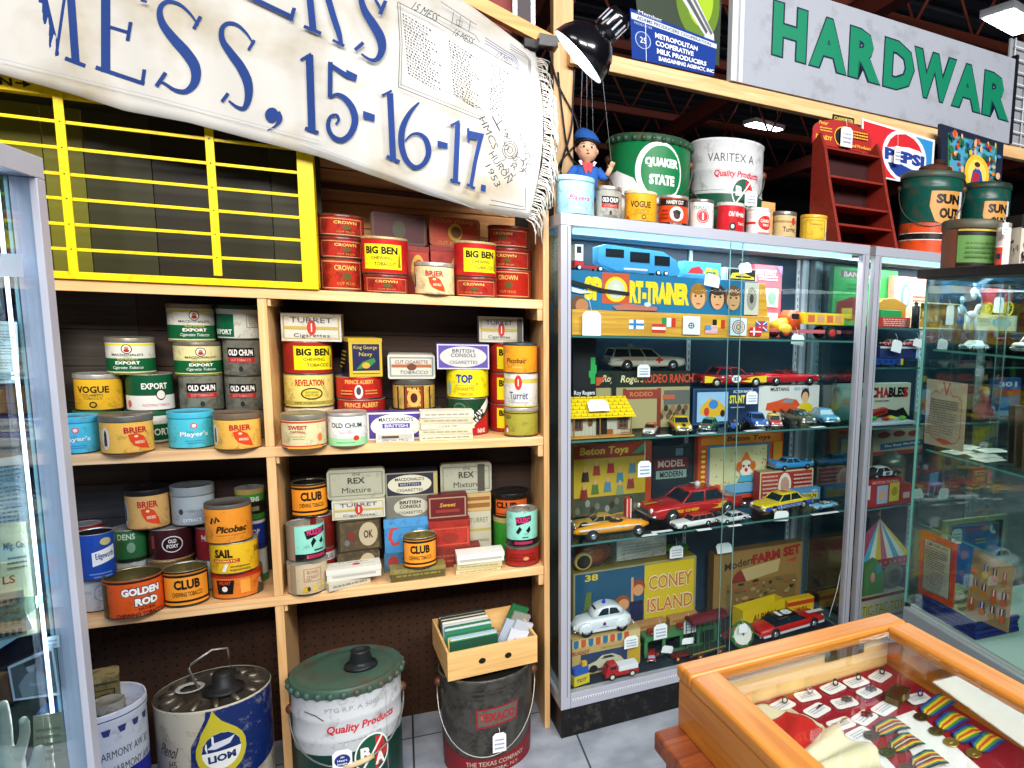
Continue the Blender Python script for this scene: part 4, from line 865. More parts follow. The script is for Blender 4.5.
z=can('red round tin with grey lid at the right end of the lower shelf',505.6,539,541.5,567.5,'a32420',[('n',-.4,.3,.4,.8,3,'7a1816'),('e',.1,.5,.08,.1,'c89050')],z0=DZ,da=None,wear=.1,lid='77736a',lidh=.16)
can('open mint green tin with black figures at the right end',506.5,537.4,508,541.5,'8fd8c4',[('p',[(-.22,.84),(.3,.88),(.3,.72),(-.18,.6)],'16120f'),('t','HOLIDAY',.04,.76,.46,.17,'d83a78',.04),('p',[(-.2,.42),(-.08,.58),(.0,.5),(-.12,.36)],'14120f'),('p',[(.12,.46),(.24,.58),(.28,.46),(.2,.38)],'14120f'),('r',-.8,.03,.8,.2,'14100f'),('r',-.25,.07,.35,.15,'a02a4a'),('r',-.0,.25,.2,.28,'3a3a3a')],z0=z,da=.048,opened=True,inner='b0aca0',rim='b8b4aa')
# ------------------------------------------------------------------ canvas banner
def banner():
    t=thing('canvas_banner','large white canvas banner with blue painted letters and figures hung above the bookcase','banner',on_y(260,60,2.15))
    O=t.location.copy()
    bot=[(-80,58),(0,74),(72,94),(125,111),(188,122.5),(250,139),(320,157),(362,172),(425,194),(487,212),(529,219)]
    def ip(tab,x):
        for(a,b),(c,d)in zip(tab,tab[1:]):
            if x<=c:return b+(d-b)*(x-a)/(c-a)
        return tab[-1][1]
    top=[(-80,-210),(425,-20),(462,0),(475,9),(512,37),(536,56)]
    def fn(u,v,L):
        y=2.15+.004*math.sin(u/31)+.003*math.sin(u/13+v/40)
        return on_y(u,-v,y-.0026-.0003*L)-O
    mb=MB();nx,ny=90,24;vs=[];fs=[]
    cm=bpy.data.materials.new('canvas');cm.use_nodes=True
    nt=cm.node_tree;b=nt.nodes['Principled BSDF'];b.inputs['Roughness'].default_value=.9
    tc=nt.nodes.new('ShaderNodeTexCoord');no=nt.nodes.new('ShaderNodeTexNoise');no.inputs['Scale'].default_value=5;no.inputs['Detail'].default_value=5
    r=nt.nodes.new('ShaderNodeValToRGB');r.color_ramp.elements[0].color=lin('94886f')+[1];r.color_ramp.elements[1].color=lin('b2afa9')+[1]
    r.color_ramp.elements[0].position=.3;r.color_ramp.elements[1].position=.52
    nt.links.new(tc.outputs['Object'],no.inputs['Vector']);nt.links.new(no.outputs['Fac'],r.inputs['Fac']);nt.links.new(r.outputs['Color'],b.inputs['Base Color'])
    for j in range(ny+1):
        for i in range(nx+1):
            f=j/ny
            xb=-80+(529+80)*i/nx;xt=-80+(536+80)*i/nx
            x=xb+(xt-xb)*f+(10*math.sin(f*PI)if i==nx else 10*math.sin(f*PI)*i/nx)
            y=ip(bot,xb)*(1-f)+ip(top,xt)*f
            vs.append(fn(x,-y,-5))
    for j in range(ny):
        for i in range(nx):
            a=j*(nx+1)+i;fs.append((a,a+1,a+nx+2,a+nx+1))
    mb.add(vs,fs,cm,True)
    o=mb.build('cloth',t)
    s=o.modifiers.new('thick','SOLIDIFY');s.thickness=.002;s.offset=-1
    BL='102f6a'
    A=[]
    def p1(pts):return[(x/3.2,-y/3.2)for x,y in pts]
    def p2(pts):return[(300+x/3.2,-y/3.2)for x,y in pts]
    def L1(pts,w,c=BL):A.append(('l',p1(pts),[q/3.2 for q in w]if isinstance(w,(list,tuple))else w/3.2,c))
    def L2(pts,w,c=BL):A.append(('l',p2(pts),[q/3.2 for q in w]if isinstance(w,(list,tuple))else w/3.2,c))
    def crv(pts,n=4):
        out=[]
        for i in range(len(pts)-1):
            p0,p1_,p2_,p3=pts[max(i-1,0)],pts[i],pts[i+1],pts[min(i+2,len(pts)-1)]
            for k in range(n):
                q=k/n
                out.append(tuple(.5*(2*p1_[j]+(p2_[j]-p0[j])*q+(2*p0[j]-5*p1_[j]+4*p2_[j]-p3[j])*q*q+(3*p1_[j]-p0[j]-3*p2_[j]+p3[j])*q**3)for j in range(len(pts[0]))))
        return out+[pts[-1]]
    def CV(F,pts):q=crv(pts);F([(a[0],a[1])for a in q],[a[2]for a in q])
    L1([(97,-20),(100,142)],30);L1([(62,134),(146,164)],14);L1([(132,-25),(180,180)],30);L1([(208,-20),(180,176)],10);L1([(226,-20),(242,198)],26);L1([(208,186),(273,211)],13)
    L1([(338,-10),(338,230)],30);L1([(306,215),(462,268)],13);L1([(462,222),(455,268)],12);L1([(345,84),(412,104)],10);L1([(418,70),(408,130)],12)
    CV(L1,[(634,82,5),(612,48,8),(575,14,10),(535,5,14),(512,28,18),(518,72,24),(552,120,30),(595,168,34),(624,215,34),(624,262,28),(596,292,18),(560,288,12),(528,268,9),(508,258,5)])
    L1([(642,52),(620,92)],12);L1([(500,276),(530,232)],13)
    CV(L1,[(812,142,4),(790,108,8),(760,80,10),(730,74,12),(710,92,16),(712,130,20),(738,170,26),(770,214,30),(792,262,30),(795,310,24),(782,345,16),(758,342,10),(732,322,6)])
    L1([(814,128),(795,160)],10);L1([(710,325),(730,298)],11)
    A.append(('e',870/3.2,-368/3.2,22/3.2,24/3.2,BL));CV(L1,[(886,360,22),(896,382,16),(880,404,8),(856,416,3)])
    L1([(990,175),(998,420)],24);L1([(962,192),(996,172)],9);L1([(976,410),(1019,425)],12)
    L2([(97,198),(96,312)],15);A.append(('p',p2([(90,195),(148,232),(148,222),(184,240),(178,262),(146,248),(98,216)]),BL))
    CV(L2,[(96,312,6),(118,302,12),(145,316,18),(168,348,22),(176,388,22),(162,428,20),(134,448,18),(104,436,15),(90,406,14),(96,376,12),(116,368,10),(124,384,9),(114,398,7)])
    A.append(('p',p2([(202,354),(240,367),(238,391),(202,378)]),BL))
    L2([(288,298),(298,515)],20);L2([(262,306),(294,290)],8);L2([(277,500),(319,518)],11)
    CV(L2,[(381,328,6),(352,360,14),(328,410,20),(325,465,20),(340,512,18),(368,535,14),(395,525,16),(411,492,18),(405,452,18),(385,430,12),(358,430,8),(336,452,5)])
    A.append(('p',p2([(440,449),(473,458),(472,478),(440,470)]),BL))
    L2([(505,393),(497,587)],17);L2([(482,402),(511,387)],8);L2([(481,574),(513,588)],9)
    A.append(('p',p2([(534,416),(590,428),(584,450),(536,440)]),BL));L2([(578,440),(560,520),(546,600)],[14,13,12]);L2([(538,410),(540,456)],8);L2([(534,590),(560,603)],9)
    A.append(('p',p2([(579,590),(595,593),(594,614),(578,611)]),BL))
    L1([(790,-15),(936,55)],14);L1([(942,25),(930,66)],13);L2([(30,-20),(42,97)],22);L2([(12,84),(68,107)],11)
    CV(L2,[(86,-20,20),(106,50,20),(124,105,18),(132,142,12)]);L2([(104,128),(142,147)],9)
    CV(L2,[(190,-30,14),(205,30,22),(236,80,28),(258,122,30),(262,160,24),(246,190,16),(222,190,10),(196,172,6)]);L2([(176,160),(203,136)],12);CV(L2,[(236,-10,6),(250,14,10),(258,32,6)]);L2([(274,2),(256,46)],13)
    L1([(450,0),(470,6)],9);L1([(0,188),(500,312),(1024,452)],2.2,'8a94a4');L2([(0,452),(300,560),(560,668)],2,'8a94a4')
    ink='4a4c52'
    L2([(312,8),(320,140),(315,280)],2.5,ink);L2([(320,10),(327,140),(323,274)],2,ink);L2([(314,278),(590,388)],2.5,ink);L2([(322,270),(600,382)],2,ink)
    L2([(312,6),(430,66),(552,138),(640,190),(700,222)],2.5,ink);L2([(430,42),(560,112),(575,135)],2,ink);L2([(450,5),(565,80)],2,ink)
    L2([(485,78),(492,38)],2,ink);L2([(508,86),(514,50)],2,ink);L2([(502,62),(520,70),(516,86),(500,78),(502,62)],2,ink);L2([(540,100),(546,66)],2,ink)
    for k in(0,9,18):CV(L2,[(592+k,122+k*.6,2),(650+k*.6,160+k*.3,2),(690+k*.5,190,2),(697+k,230,2),(700+k,395+k*1.5,2)]if False else[(592,120+k,2),(650,158+k*.8,2),(690-k*.3,186+k*.5,2),(702-k*.5,240,2),(702-k*.5,390,2)])
    for k in(0,8,16):L2([(672,140+k),(720,172+k*.7),(738-k*.4,195),(740-k*.4,330)],2,ink)
    L2([(640,205),(700,232),(702,250)],2,ink);L2([(610,640),(715,662)],2.5,ink);L2([(605,655),(722,672),(722,600)],2.5,ink);L2([(720,432),(724,540)],2.5,ink);L2([(640,410),(722,434)],2.5,ink)
    rnd=random.Random(11)
    def names(tl,tr,bl,rows,lasty):
        for i in range(rows):
            f=i/(rows-1)
            x0,y0=tl[0]+(bl[0]-tl[0])*f,tl[1]+(bl[1]-tl[1])*f
            sl=(tr[1]-tl[1])/(tr[0]-tl[0]);w=(tr[0]-tl[0])*rnd.uniform(.62,1.0);x=0
            while x<w:
                l=rnd.uniform(3,9)
                h=rnd.uniform(3.5,6)
                A.append(('p',p2([(x0+x,y0+x*sl),(x0+x+l*.7,y0+(x+l*.7)*sl-rnd.uniform(0,2)),(x0+x+l,y0+(x+l)*sl+h),(x0+x,y0+x*sl+h)]),'3c3e46'));x+=l+rnd.uniform(2,3.5)
    names((328,42),(440,108),(346,232),20,0);names((476,128),(566,186),(492,298),19,0);names((614,198),(668,236),(606,345),19,0)
    def T2(s,x,y,w,h,rot,c='33363e',b=0,sh=0):A.append(('t',s,300+x/3.2,-y/3.2,w/3.2,h/3.2,c,b,sh,rot))
    T2('15 MESS',402,38,92,26,-.5,sh=.2);T2('16 MESS',524,118,72,22,-.5,sh=.2);T2('17 MESS',656,188,60,18,-.5,sh=.2);T2('PATTERSON, H.',540,330,112,13,-.5)
    T2('HMCS',604,425,110,22,-1.15);T2('HURON',642,535,112,22,-1.0);T2('1953',618,562,76,20,-1.1)
    for rr in(24,18,9):A.append(('l',[(300+(672+rr*math.cos(q*.4))/3.2,-(480+rr*1.15*math.sin(q*.4))/3.2)for q in range(17)],.9,ink))
    for q in range(26):
        a0=rnd.uniform(0,6.28);x,y=690+rnd.uniform(-45,38),490+rnd.uniform(-70,90)
        CV(L2,[(x,y,2),(x+12*math.cos(a0),y+14*math.sin(a0),3),(x+18*math.cos(a0+.8),y+22*math.sin(a0+.8),2)])if False else A.append(('l',p2(crv([(x,y),(x+12*math.cos(a0),y+14*math.sin(a0)),(x+18*math.cos(a0+.8),y+22*math.sin(a0+.8))])),.9,ink))
    L2([(615,372),(640,420),(628,400),(648,385)],5,ink)
    mb=MB();art_map(mb,A,fn,gu=6,gv=12,rough=.8)
    mb.build('lettering',t)
    f=MB();ym=mat('d8d4c8',.9);rnd=random.Random(5)
    edge=[(536,56),(545,90),(547,130),(545,165),(538,192),(529,219)]
    for k in range(95):
        q=k/94*(len(edge)-1);i=min(int(q),len(edge)-2);w_=q-i
        x=edge[i][0]+(edge[i+1][0]-edge[i][0])*w_-3;y=edge[i][1]+(edge[i+1][1]-edge[i][1])*w_
        ln=rnd.uniform(8,15);dr=rnd.uniform(6,26);yd=2.149+rnd.uniform(-.006,.004)
        pts=[on_y(x,y,yd)-O,on_y(x+ln*.7,y+dr*.2,yd-.003)-O,on_y(x+ln+rnd.uniform(-2,2),y+dr*.6,yd)-O,on_y(x+ln*.9+rnd.uniform(-3,3),y+dr+6,yd+.002)-O]
        f.tube(pts,.0014,ym,5)
    f.build('fringe',t)
    c=MB();q=on_y(531,44,2.145)
    c.box(q.x-.019,2.135,q.z-.012,q.x+.019,2.168,q.z+.012,'141416')
    o=c.build('binder_clip',None,.002);tag(o,'black spring clip holding the top corner of the canvas banner','clip')
    for dx in(-.012,.008):pass
banner()
# ------------------------------------------------------------------ clamp lamp
def clamp_lamp():
    c=PL(592,44,-.13)
    t=thing('clamp_lamp','glossy black clamp lamp shining above the doll','lamp',c)
    axis=Vector((-.60,.17,-.66)).normalized()
    Rm=axis.to_track_quat('-Z','Y').to_matrix().to_4x4()
    bk_=mat('0b0b10',.22,0,0,coat=.6)
    def B():m=MB();m.T=Rm@Matrix.Scale(.8,4);return m
    b=B();b.lathe([(.098,-.062),(.100,-.060),(.094,-.025),(.078,.012),(.052,.038),(.038,.046),(.036,.05)],bk_,40)
    b.lathe([(.097,-.062),(.091,-.025),(.075,.009),(.048,.034),(.0,.036)],mat('dfe2ea',.3,.3),40);b.build('shade',t)
    n=B();n.lathe([(.036,.0505),(.04,.058),(.04,.12),(.036,.135),(.0,.14)],bk_,28)
    for i in range(12):
        a=i*PI/6;T0=n.T;n.T=T0@Matrix.Rotation(a,4,'Z');n.box(.0396,-.003,.07,.0412,.003,.115,'b8bcc8');n.T=T0
    n.build('socket_housing',t)
    u=B();u.ball((0,0,-.035),.04,.04,.045,glow('f2f4ff',14),20,12);u.build('bulb',t)
    k=MB();p=PL(549,41,.0)-c
    k.tube([Vector((0,0,.0))-axis*.055+Vector((-.02,.045,0)),p+Vector((.03,.0,.01)),p],.006,bk_)
    k.box(p.x-.028,p.y-.02,p.z-.018,p.x+.02,p.y+.02,p.z+.01,bk_);k.build('clamp',t)
    l=bpy.data.lights.new('clamp_lamp_bulb','SPOT');l.energy=14;l.spot_size=2.2;l.shadow_soft_size=.05
    o=bpy.data.objects.new('clamp_lamp_bulb',l);C.objects.link(o);o.parent=t;o.location=axis*.085;o.rotation_euler=axis.to_track_quat('-Z','Y').to_euler()
    m=MB()
    for pts in([(575,62),(573,100),(571,130),(561,168),(566,186)],[(549,50),(558,84),(575,118),(578,140),(562,160),(556,176)],[(558,72),(562,110),(568,150),(578,166)]):
        q=[PL(x,y,BD+.034-.004*0)for x,y in pts];m.tube(crv3([v for v in q]),.0032,'111114',6)
    tag(m.build('lamp_cord'),'black electric cord tangled round the timber post','cord')
def crv3(pts,n=5):
    out=[]
    for i in range(len(pts)-1):
        p0,p1,p2,p3=pts[max(i-1,0)],pts[i],pts[i+1],pts[min(i+2,len(pts)-1)]
        for k in range(n):
            q=k/n;out.append(.5*(2*p1+(p2-p0)*q+(2*p0-5*p1+4*p2-p3)*q*q+(3*p1-p0-3*p2+p3)*q**3))
    return out+[pts[-1]]
clamp_lamp()
# ------------------------------------------------------------------ tins along the top of the showcase
TOPZ=1.5855
kw=dict(z0=TOPZ,da=.065,fr=CASE,group='tins along the top of the showcase')
can('pale blue tin with pink script at the left end of the showcase top',556,594,178,212,'9ccfe0',[('e',.14,.76,.07,.09,'d88aa0'),('e',.14,.76,.05,.06,'9ccfe0'),('t','Players',.12,.48,.56,.2,'b8306a',.01,.25),('t','Navy Cut',.2,.2,.36,.06,'d090a8')],lid='8fc4da',lidh=.13,**kw)
can('silver speckled tin with black and red bands on the showcase top',595.5,621.5,187.5,215,'a8a69c',a_chum(.08),wear=.25,wearcol='5a5850',lid='b4b0a8',lidh=.12,**kw)
can('orange yellow tin with black lettering on the showcase top',624.5,656.5,192.5,220,'f0a824',[('t','VOGUE',.0,.62,.66,.24,'2a1a0c',.03),('t','CIGARETTE',.06,.4,.42,.07,'8a5a14'),('t','TOBACCO',.06,.3,.4,.07,'8a5a14'),('e',.1,.17,.07,.09,'4a2a10'),('e',.1,.17,.04,.05,'f0a824'),('p',[(-.6,.0),(-.3,.0),(-.42,.22)],'d0401c')],lid='d8c8a0',lidh=.1,**kw)
can('orange red tin with portrait in a white circle on the showcase top',658.5,688,197,224,'d8481e',[('r',-.8,.72,.8,.98,'241a18'),('t','HANDY CUT',.06,.85,.6,.15,'e4e0d8',.03),('e',.12,.42,.24,.27,'e8e2d8'),('e',.12,.4,.12,.18,'3a2a28'),('e',.12,.48,.14,.08,'1a1614'),('r',-.8,.0,.8,.1,'241a18'),('t','TOBACCO',.1,.05,.4,.07,'d8d0c8'),('n',-.42,.2,-.16,.6,3,'8a2414')],lid='a8a49c',lidh=.1,**kw)
can('white tin with red circle on the showcase top',689.5,713.5,200.5,228,'dfdfda',[('t','TURRET',.0,.78,.72,.13,'6a8a7a',.02),('e',.06,.46,.26,.26,'c8343a'),('e',.06,.46,.22,.22,'dfdfda'),('e',.06,.46,.2,.2,'c8343a'),('t','I',.06,.46,.06,.26,'f2e8e0',.03)],lid='77736a',lidh=.1,**kw)
can('scarlet tin with white script on the showcase top',716.5,744.5,204,231,'c8202a',[('t','Old Virginia',.24,.66,.62,.26,'f0e6e0',.03,.2),('e',.08,.2,.12,.16,'1a1416'),('e',.08,.2,.06,.08,'f0e8e0'),('t','TOBACCO',.42,.32,.3,.1,'f0e0d8',.02)],lid='c8c0b8',lidh=.12,**kw)
can('white tin with red oval and red band on the showcase top',746,770,209,235.5,'e2e0dc',[('r',-.7,.42,-.1,.52,'c82a24'),('e',.34,.5,.34,.3,'d02c20'),('t','CANADA',.34,.58,.46,.14,'f4ece4',.02),('t','FIRST',.36,.4,.3,.1,'f4ece4',.02),('r',.0,.04,.6,.1,'c86a5a')],lid='d4d0ca',lidh=.1,**kw)
can('tan tin with grey lid and black script on the showcase top',772.5,796,212.5,239,'c8ab78',[('r',-.8,.66,.8,.76,'9a7a4a'),('e',.42,.74,.1,.18,'b8342a'),('t','Turret',.24,.36,.6,.24,'2a2420',.01)],lid='77736a',lidh=.15,**kw)
can('yellow tin at the right end of the row beside the red rack',800,826.5,216,241,'d8b23a',[('b',-.3,.08,.5,.9,.03,'b08a20'),('t','Tobacco',.1,.72,.5,.1,'8a6a1a'),('e',.62,.3,.08,.12,'4a5a8a'),('r',.52,.05,.56,.95,'f4ecc8')],lid='d0a030',lidh=.12,rough=.25,**kw)
def pail(name,label,x,y,z,r,h,col,art,bands=(),lid=None,face_off=0,handle=None,grip=False,seams=(.62,.35),group=None,wear=.06,rim='bdb8ac',taper=.985,spout=False,wearcol='4a4030',crimp=0,grip_u=.5,htop=.86):
    t=thing(name,label,'pail',(x,y,z),0,group)
    face=math.atan2(EYE.y-y,EYE.x-x)
    m=mat(col,.32,0,wear,wearcol,scale=26)
    b=MB();r0=r*taper
    prof=[(0,0),(r0*.985,0),(r0,.004)]
    for s_ in sorted(seams):
        rr=r0+(r-r0)*s_;prof+=[(rr,h*s_-.006),(rr*1.018,h*s_),(rr,h*s_+.006)]
    prof+=[(r,h-.012),(r*1.02,h-.008),(r*1.02,h-.002),(r*.99,h)]
    b.lathe(prof,m,64)
    b.lathe([(r*.99,h),(r*.96,h-.006),(r*.95,h-.02),(0,h-.02)],mat(rim,.4,.4,.2,'4a3a2a'),64)
    for v0,v1,c in bands:b.lathe([((r0+(r-r0)*v)*1.0035+(.0 if True else 0),h*v)for v in(v0,v1)],mat(c,.32,0,wear,wearcol,scale=26),64)
    art_cyl(b,art,r0,0,h,face+face_off,r1=r,step=.0015,rough=.4)
    o=b.build('body',t)
    if lid:
        q=MB();lm=mat(lid,.45,.1,.22,'5a3a2a',scale=18)
        q.lathe([(0,h+.0095),(r*.55,h+.010),(r*.86,h+.0085),(r*.93,h+.0035),(r*1.0,h+.011),(r*1.035,h+.008),(r*1.04,h-.010),(r*1.028,h-.014)],lm,72)
        if crimp:
            for i in range(28):
                a=i*2*PI/28;q.ball((r*1.03*math.cos(a),r*1.03*math.sin(a),h-.006),.009,.009,.010,lm,8,6)
        q.build('lid',t)
    if spout:
        q=MB();a=face+.25;sx,sy=r*.28*math.cos(a+.9),r*.28*math.sin(a+.9)
        q.lathe([(.0,h+.012),(.040,h+.012),(.038,h+.018),(.027,h+.02),(.024,h+.028),(.026,h+.034),(.022,h+.05),(.024,h+.056),(.017,h+.058),(.017,h+.052),(0,h+.052)],mat('24282a',.4,.3),28,c=(sx,sy,0));q.build('spout',t)
    if handle:
        a0=face+PI/2;ear=MB();pts=[]
        for sg in(-1,1):
            ex,ey=r*1.0*math.cos(face+sg*PI/2),r*1.0*math.sin(face+sg*PI/2)
            ear.ball((ex,ey,h*htop),.014,.014,.014,mat('6a4632',.5,.4),12,8)
        ear.build('handle_ears',t)
        n=24;drop=handle
        for i in range(n+1):
            q=-PI/2+PI*i/n;R=r*1.02+.003
            ang=face+q
            pts.append((R*math.cos(ang)*1.0,R*math.sin(ang),h*htop-drop*h*math.sin(PI*i/n)**.8))
        w=MB();w.tube([Vector(p)for p in pts],.0022,mat('8a8680',.35,.8),8);w_=w.build('handle',t)
        if grip:
            g=MB();i0=int(n*grip_u);g.tube([Vector(pts[i0-2]),Vector(pts[i0-1]),Vector(pts[i0]),Vector(pts[i0+1]),Vector(pts[i0+2])],.0075,wood('c8a878','dcc49a',.6));g.build('wooden_grip',w_)
    return t
W2='e8e8e4'
p=PL(650,170,.252);w_=(PL(690,170,.252)-PL(610,170,.252)).length*.5*.93
pail('oil_pail','green and white pail with big round logo standing behind the showcase top tins',p.x,p.y,TOPZ+.0005,w_,PL(651,146,.252).z-TOPZ,'0c7440',
     [('p',[(-.8,.0),(.8,.0),(.8,.34),(.55,.40),(.3,.32),(-.05,.32),(-.2,.54),(-.45,.63),(-.8,.56)],W2),('e',.12,.62,.30,.335,W2),('e',.145,.62,.255,.295,'0c7440'),('t','QUAKER',.15,.72,.42,.115,W2,.06),('t','STATE',.15,.535,.32,.115,W2,.06),('p',[(.2,.34),(.3,.40),(.46,.34),(.5,.24),(.3,.26)],W2)],lid='2a4a34',handle=.55,seams=(),crimp=1,htop=.80)
p=PL(727,170,.262);w_=(PL(761,170,.262)-PL(692,170,.262)).length*.5*.92
BA=lambda u,v,s=1:[('e',u,v,.17*s,.16*s,W2),('e',u,v,.155*s,.145*s,'14503a'),('p',[(u+.02*s,v-.14*s),(u+.15*s,v-.02*s),(u+.1*s,v+.11*s),(u+.03*s,v+.13*s)],'c8282a'),('t','B',u-.07*s,v+.02*s,.09*s,.1*s,W2,.05),('t','A',u+.07*s,v-.05*s,.1*s,.1*s,W2,.05),('l',[(u-.1*s,v-.1*s),(u+.1*s,v+.12*s)],.015*s,W2)]
pail('oil_pail','white and green pail with red script on the showcase top, right of the green one',p.x,p.y,TOPZ+.0005,w_,PL(727,146,.262).z-TOPZ,'c9cacc',
     [('t','VARITEX A',.06,.80,.66,.085,'4a4c52',-.0,0),('t','Quality Products',.16,.63,.66,.09,'c82a3a',.025,.2),('t','77',.36,.5,.1,.06,'8a8a8c')]+BA(.24,.45,1.0),bands=((0.0,.47,'15503a'),),handle=.42,grip=True,seams=(.68,.45),grip_u=.6,htop=.7)
def price_tag(label,xl,xr,yt,yb,d,fr=CASE,string=None,lines=True,rot=0,tilt=0,blue=None):
    n,c,u,yaw=fr
    a=on_plane(xl,(yt+yb)/2,n,c+d);b_=on_plane(xr,(yt+yb)/2,n,c+d);m=(a+b_)/2
    zt,zb_=on_plane((xl+xr)/2,yt,n,c+d).z,on_plane((xl+xr)/2,yb,n,c+d).z
    w,h=(b_-a).length,zt-zb_
    mb=MB();ch=min(w*.2,h*.25)
    mb.prism([(-w/2,0),(w/2,0),(w/2,h-ch),(w/2-ch,h),(-w/2+ch,h),(-w/2,h-ch)],0,.0008,'f0eff0')
    if lines:art_flat(mb,[('n',-.36,.15,.36,.75,3,'9aa0b8')],(0,0,0),(w,0,0),(0,0,h),(0,-1,0),off=.0002)
    if blue:art_flat(mb,blue,(0,0,0),(w,0,0),(0,0,h),(0,-1,0),off=.0003)
    mb.lathe([(h*.03,-.0012),(h*.055,-.0012)],'b0b0b4',12)if False else None
    o=mb.build('price_tag');o.location=(m.x,m.y,zb_);o.rotation_euler=(tilt,rot,yaw);tag(o,label,'price tag')
    if string:
        q=on_plane(string[0],string[1],n,c+d)
        loc=Matrix.Rotation(-yaw,3,'Z')@(q-Vector((m.x,m.y,zb_)))
        s=MB();s.tube([(0,0.0004,h*.93),(loc.x*.5+.001,.001,(h+loc.z)/2),(loc.x,loc.y+.001,loc.z)],.0007,'e8e6e0',5);s.build('hanging_string',o)
    return o
price_tag('white tag hanging on the white and green pail',745,757,191,206,.085,string=(751,184))
def doll():
    c=PL(586.5,205,.215);z0=TOPZ+.0606
    t=thing('marionette_doll','sailor doll in blue with a red neckerchief sitting between the timber post and green pail','doll',(c.x,c.y,z0),-.12)
    kb=MB();kb.box(-.07,-.06,0,.06,.06,.0595,PINE);kb=kb.build('wooden_block',None,.002,loc=(c.x,c.y,TOPZ+.0004),rot=TC);tag(kb,'pine block under the sailor doll behind the pale blue tin','wood block')
    k=(PL(592,131,.24).z-z0)/.30
    bl,sk=mat('2a5fb0',.8),mat('e2b08e',.45)
    def B():m=MB();m.T=Matrix.Scale(k,4);return m
    b=B()
    def ring(cx,cy,z,rx,ry,n=18):return[(cx+rx*math.cos(2*PI*i/n),cy+ry*math.sin(2*PI*i/n),z)for i in range(n)]
    b.loft([ring(0,0,.0,.045,.035),ring(0,0,.03,.052,.04),ring(0,0,.075,.04,.032),ring(0,0,.12,.05,.036),ring(0,0,.148,.045,.032),ring(0,0,.160,.018,.018)],bl)
    for s in(-1,1):b.loft([ring(.02*s,-.03,.0,.02,.02),ring(.022*s,-.05,.012,.024,.02),ring(.024*s,-.085,.015,.018,.015)],bl)
    b.box(-.043,-.036,.058,.043,-.018,.068,'1a2440');b.build('torso',t)
    a=B();a.tube([(-.042,0,.138),(-.066,-.012,.10),(-.06,-.028,.062),(-.038,-.045,.052)],[.019,.02,.018,.013],bl,12);a.tube([(-.04,-.044,.053),(-.022,-.05,.048)],[.010,.009],sk,10)
    for i in range(4):a.tube([(-.024,-.05-.003*i,.050-.003*i),(-.008,-.053-.002*i,.046-.003*i),(.0,-.052,.043-.003*i)],.003,sk,6)
    a.tube([(-.024,-.046,.054),(-.013,-.048,.058)],.003,sk,6)
    a.build('arm',t)
    a=B();a.tube([(.042,0,.138),(.066,-.004,.112),(.080,-.018,.118)],[.019,.019,.014],bl,12);a.tube([(.080,-.018,.118),(.090,-.022,.140),(.096,-.022,.152)],[.011,.010,.009],sk,10)
    for i in range(4):a.tube([(.091+.004*i,-.024,.152),(.092+.005*i,-.026,.166-.001*abs(i-1)),(.094+.005*i,-.031,.174-.002*abs(i-1))],.0028,sk,6)
    a.tube([(.092,-.024,.148),(.084,-.03,.158)],.003,sk,6)
    a.build('arm',t)
    h=B();h.loft([ring(0,0,.155,.014,.014),ring(0,0,.17,.016,.016),ring(0,-.006,.178,.030,.030),ring(0,-.006,.195,.040,.038),ring(0,-.003,.22,.043,.042),ring(0,0,.245,.042,.042),ring(0,.002,.262,.034,.034),ring(0,.002,.272,.012,.012)],sk)
    h.ball((0,-.043,.208),.006,.009,.007,sk,10,8)
    for s in(-1,1):
        h.ball((.016*s,-.0385,.219),.0085,.005,.006,'f0ece4',12,8);h.ball((.016*s,-.0425,.219),.0045,.003,.0048,'1a1412',10,8);h.ball((.042*s,.0,.212),.005,.009,.012,sk,10,8)
        h.tube([(.008*s,-.041,.229),(.016*s,-.0415,.232),(.025*s,-.037,.229)],.0013,'2a1a14',5);h.ball((.024*s,-.034,.203),.009,.004,.007,'dc8f78',10,6)
    h.ball((0,-.0405,.194),.009,.004,.004,'b0282c',12,6);h.build('head',t)
    r=B();r.loft([ring(0,.006,.222,.0455,.040),ring(0,.004,.245,.046,.0425),ring(0,.004,.262,.040,.038),ring(0,.004,.274,.015,.015)],'1d1512')
    r.tube([(-.042,-.018,.222),(-.03,-.036,.24),(0,-.043,.247),(.03,-.036,.242),(.042,-.018,.226)],.007,'1d1512',8);r.build('hair',t)
    q=B();q.loft([ring(.0,.0,.25,.049,.047),ring(-.002,.002,.262,.050,.048),ring(-.006,.004,.285,.036,.036),ring(-.012,.006,.298,.014,.014)],bl);q.tube([(-.046,-.016,.252),(-.02,-.046,.256),(.02,-.047,.254),(.048,-.012,.248)],.006,bl,8);q.build('cap',t)
    n=B();n.prism([(-.024,.158),(.024,.158),(.012,.118),(.002,.13),(-.008,.112)],-.040,-.034,'c8202c');n.loft([ring(0,0,.15,.03,.03),ring(0,0,.160,.022,.022)],'c8202c');n.prism([(-.036,.162),(-.026,.166),(-.012,.15),(-.026,.146)],-.038,-.03,'e0e0e4');n.prism([(.036,.162),(.026,.166),(.012,.15),(.026,.146)],-.038,-.03,'e0e0e4');n.build('neckerchief',t)
    s=B()
    for x,y,z in((-.03,.0,.15),(.03,0,.15),(.097,-.024,.17),(0,0,.29)):s.tube([(x,y,z),(x*.5,.01,.62)],.0007,'a8a8ac',4)
    s.build('strings',t)
doll()
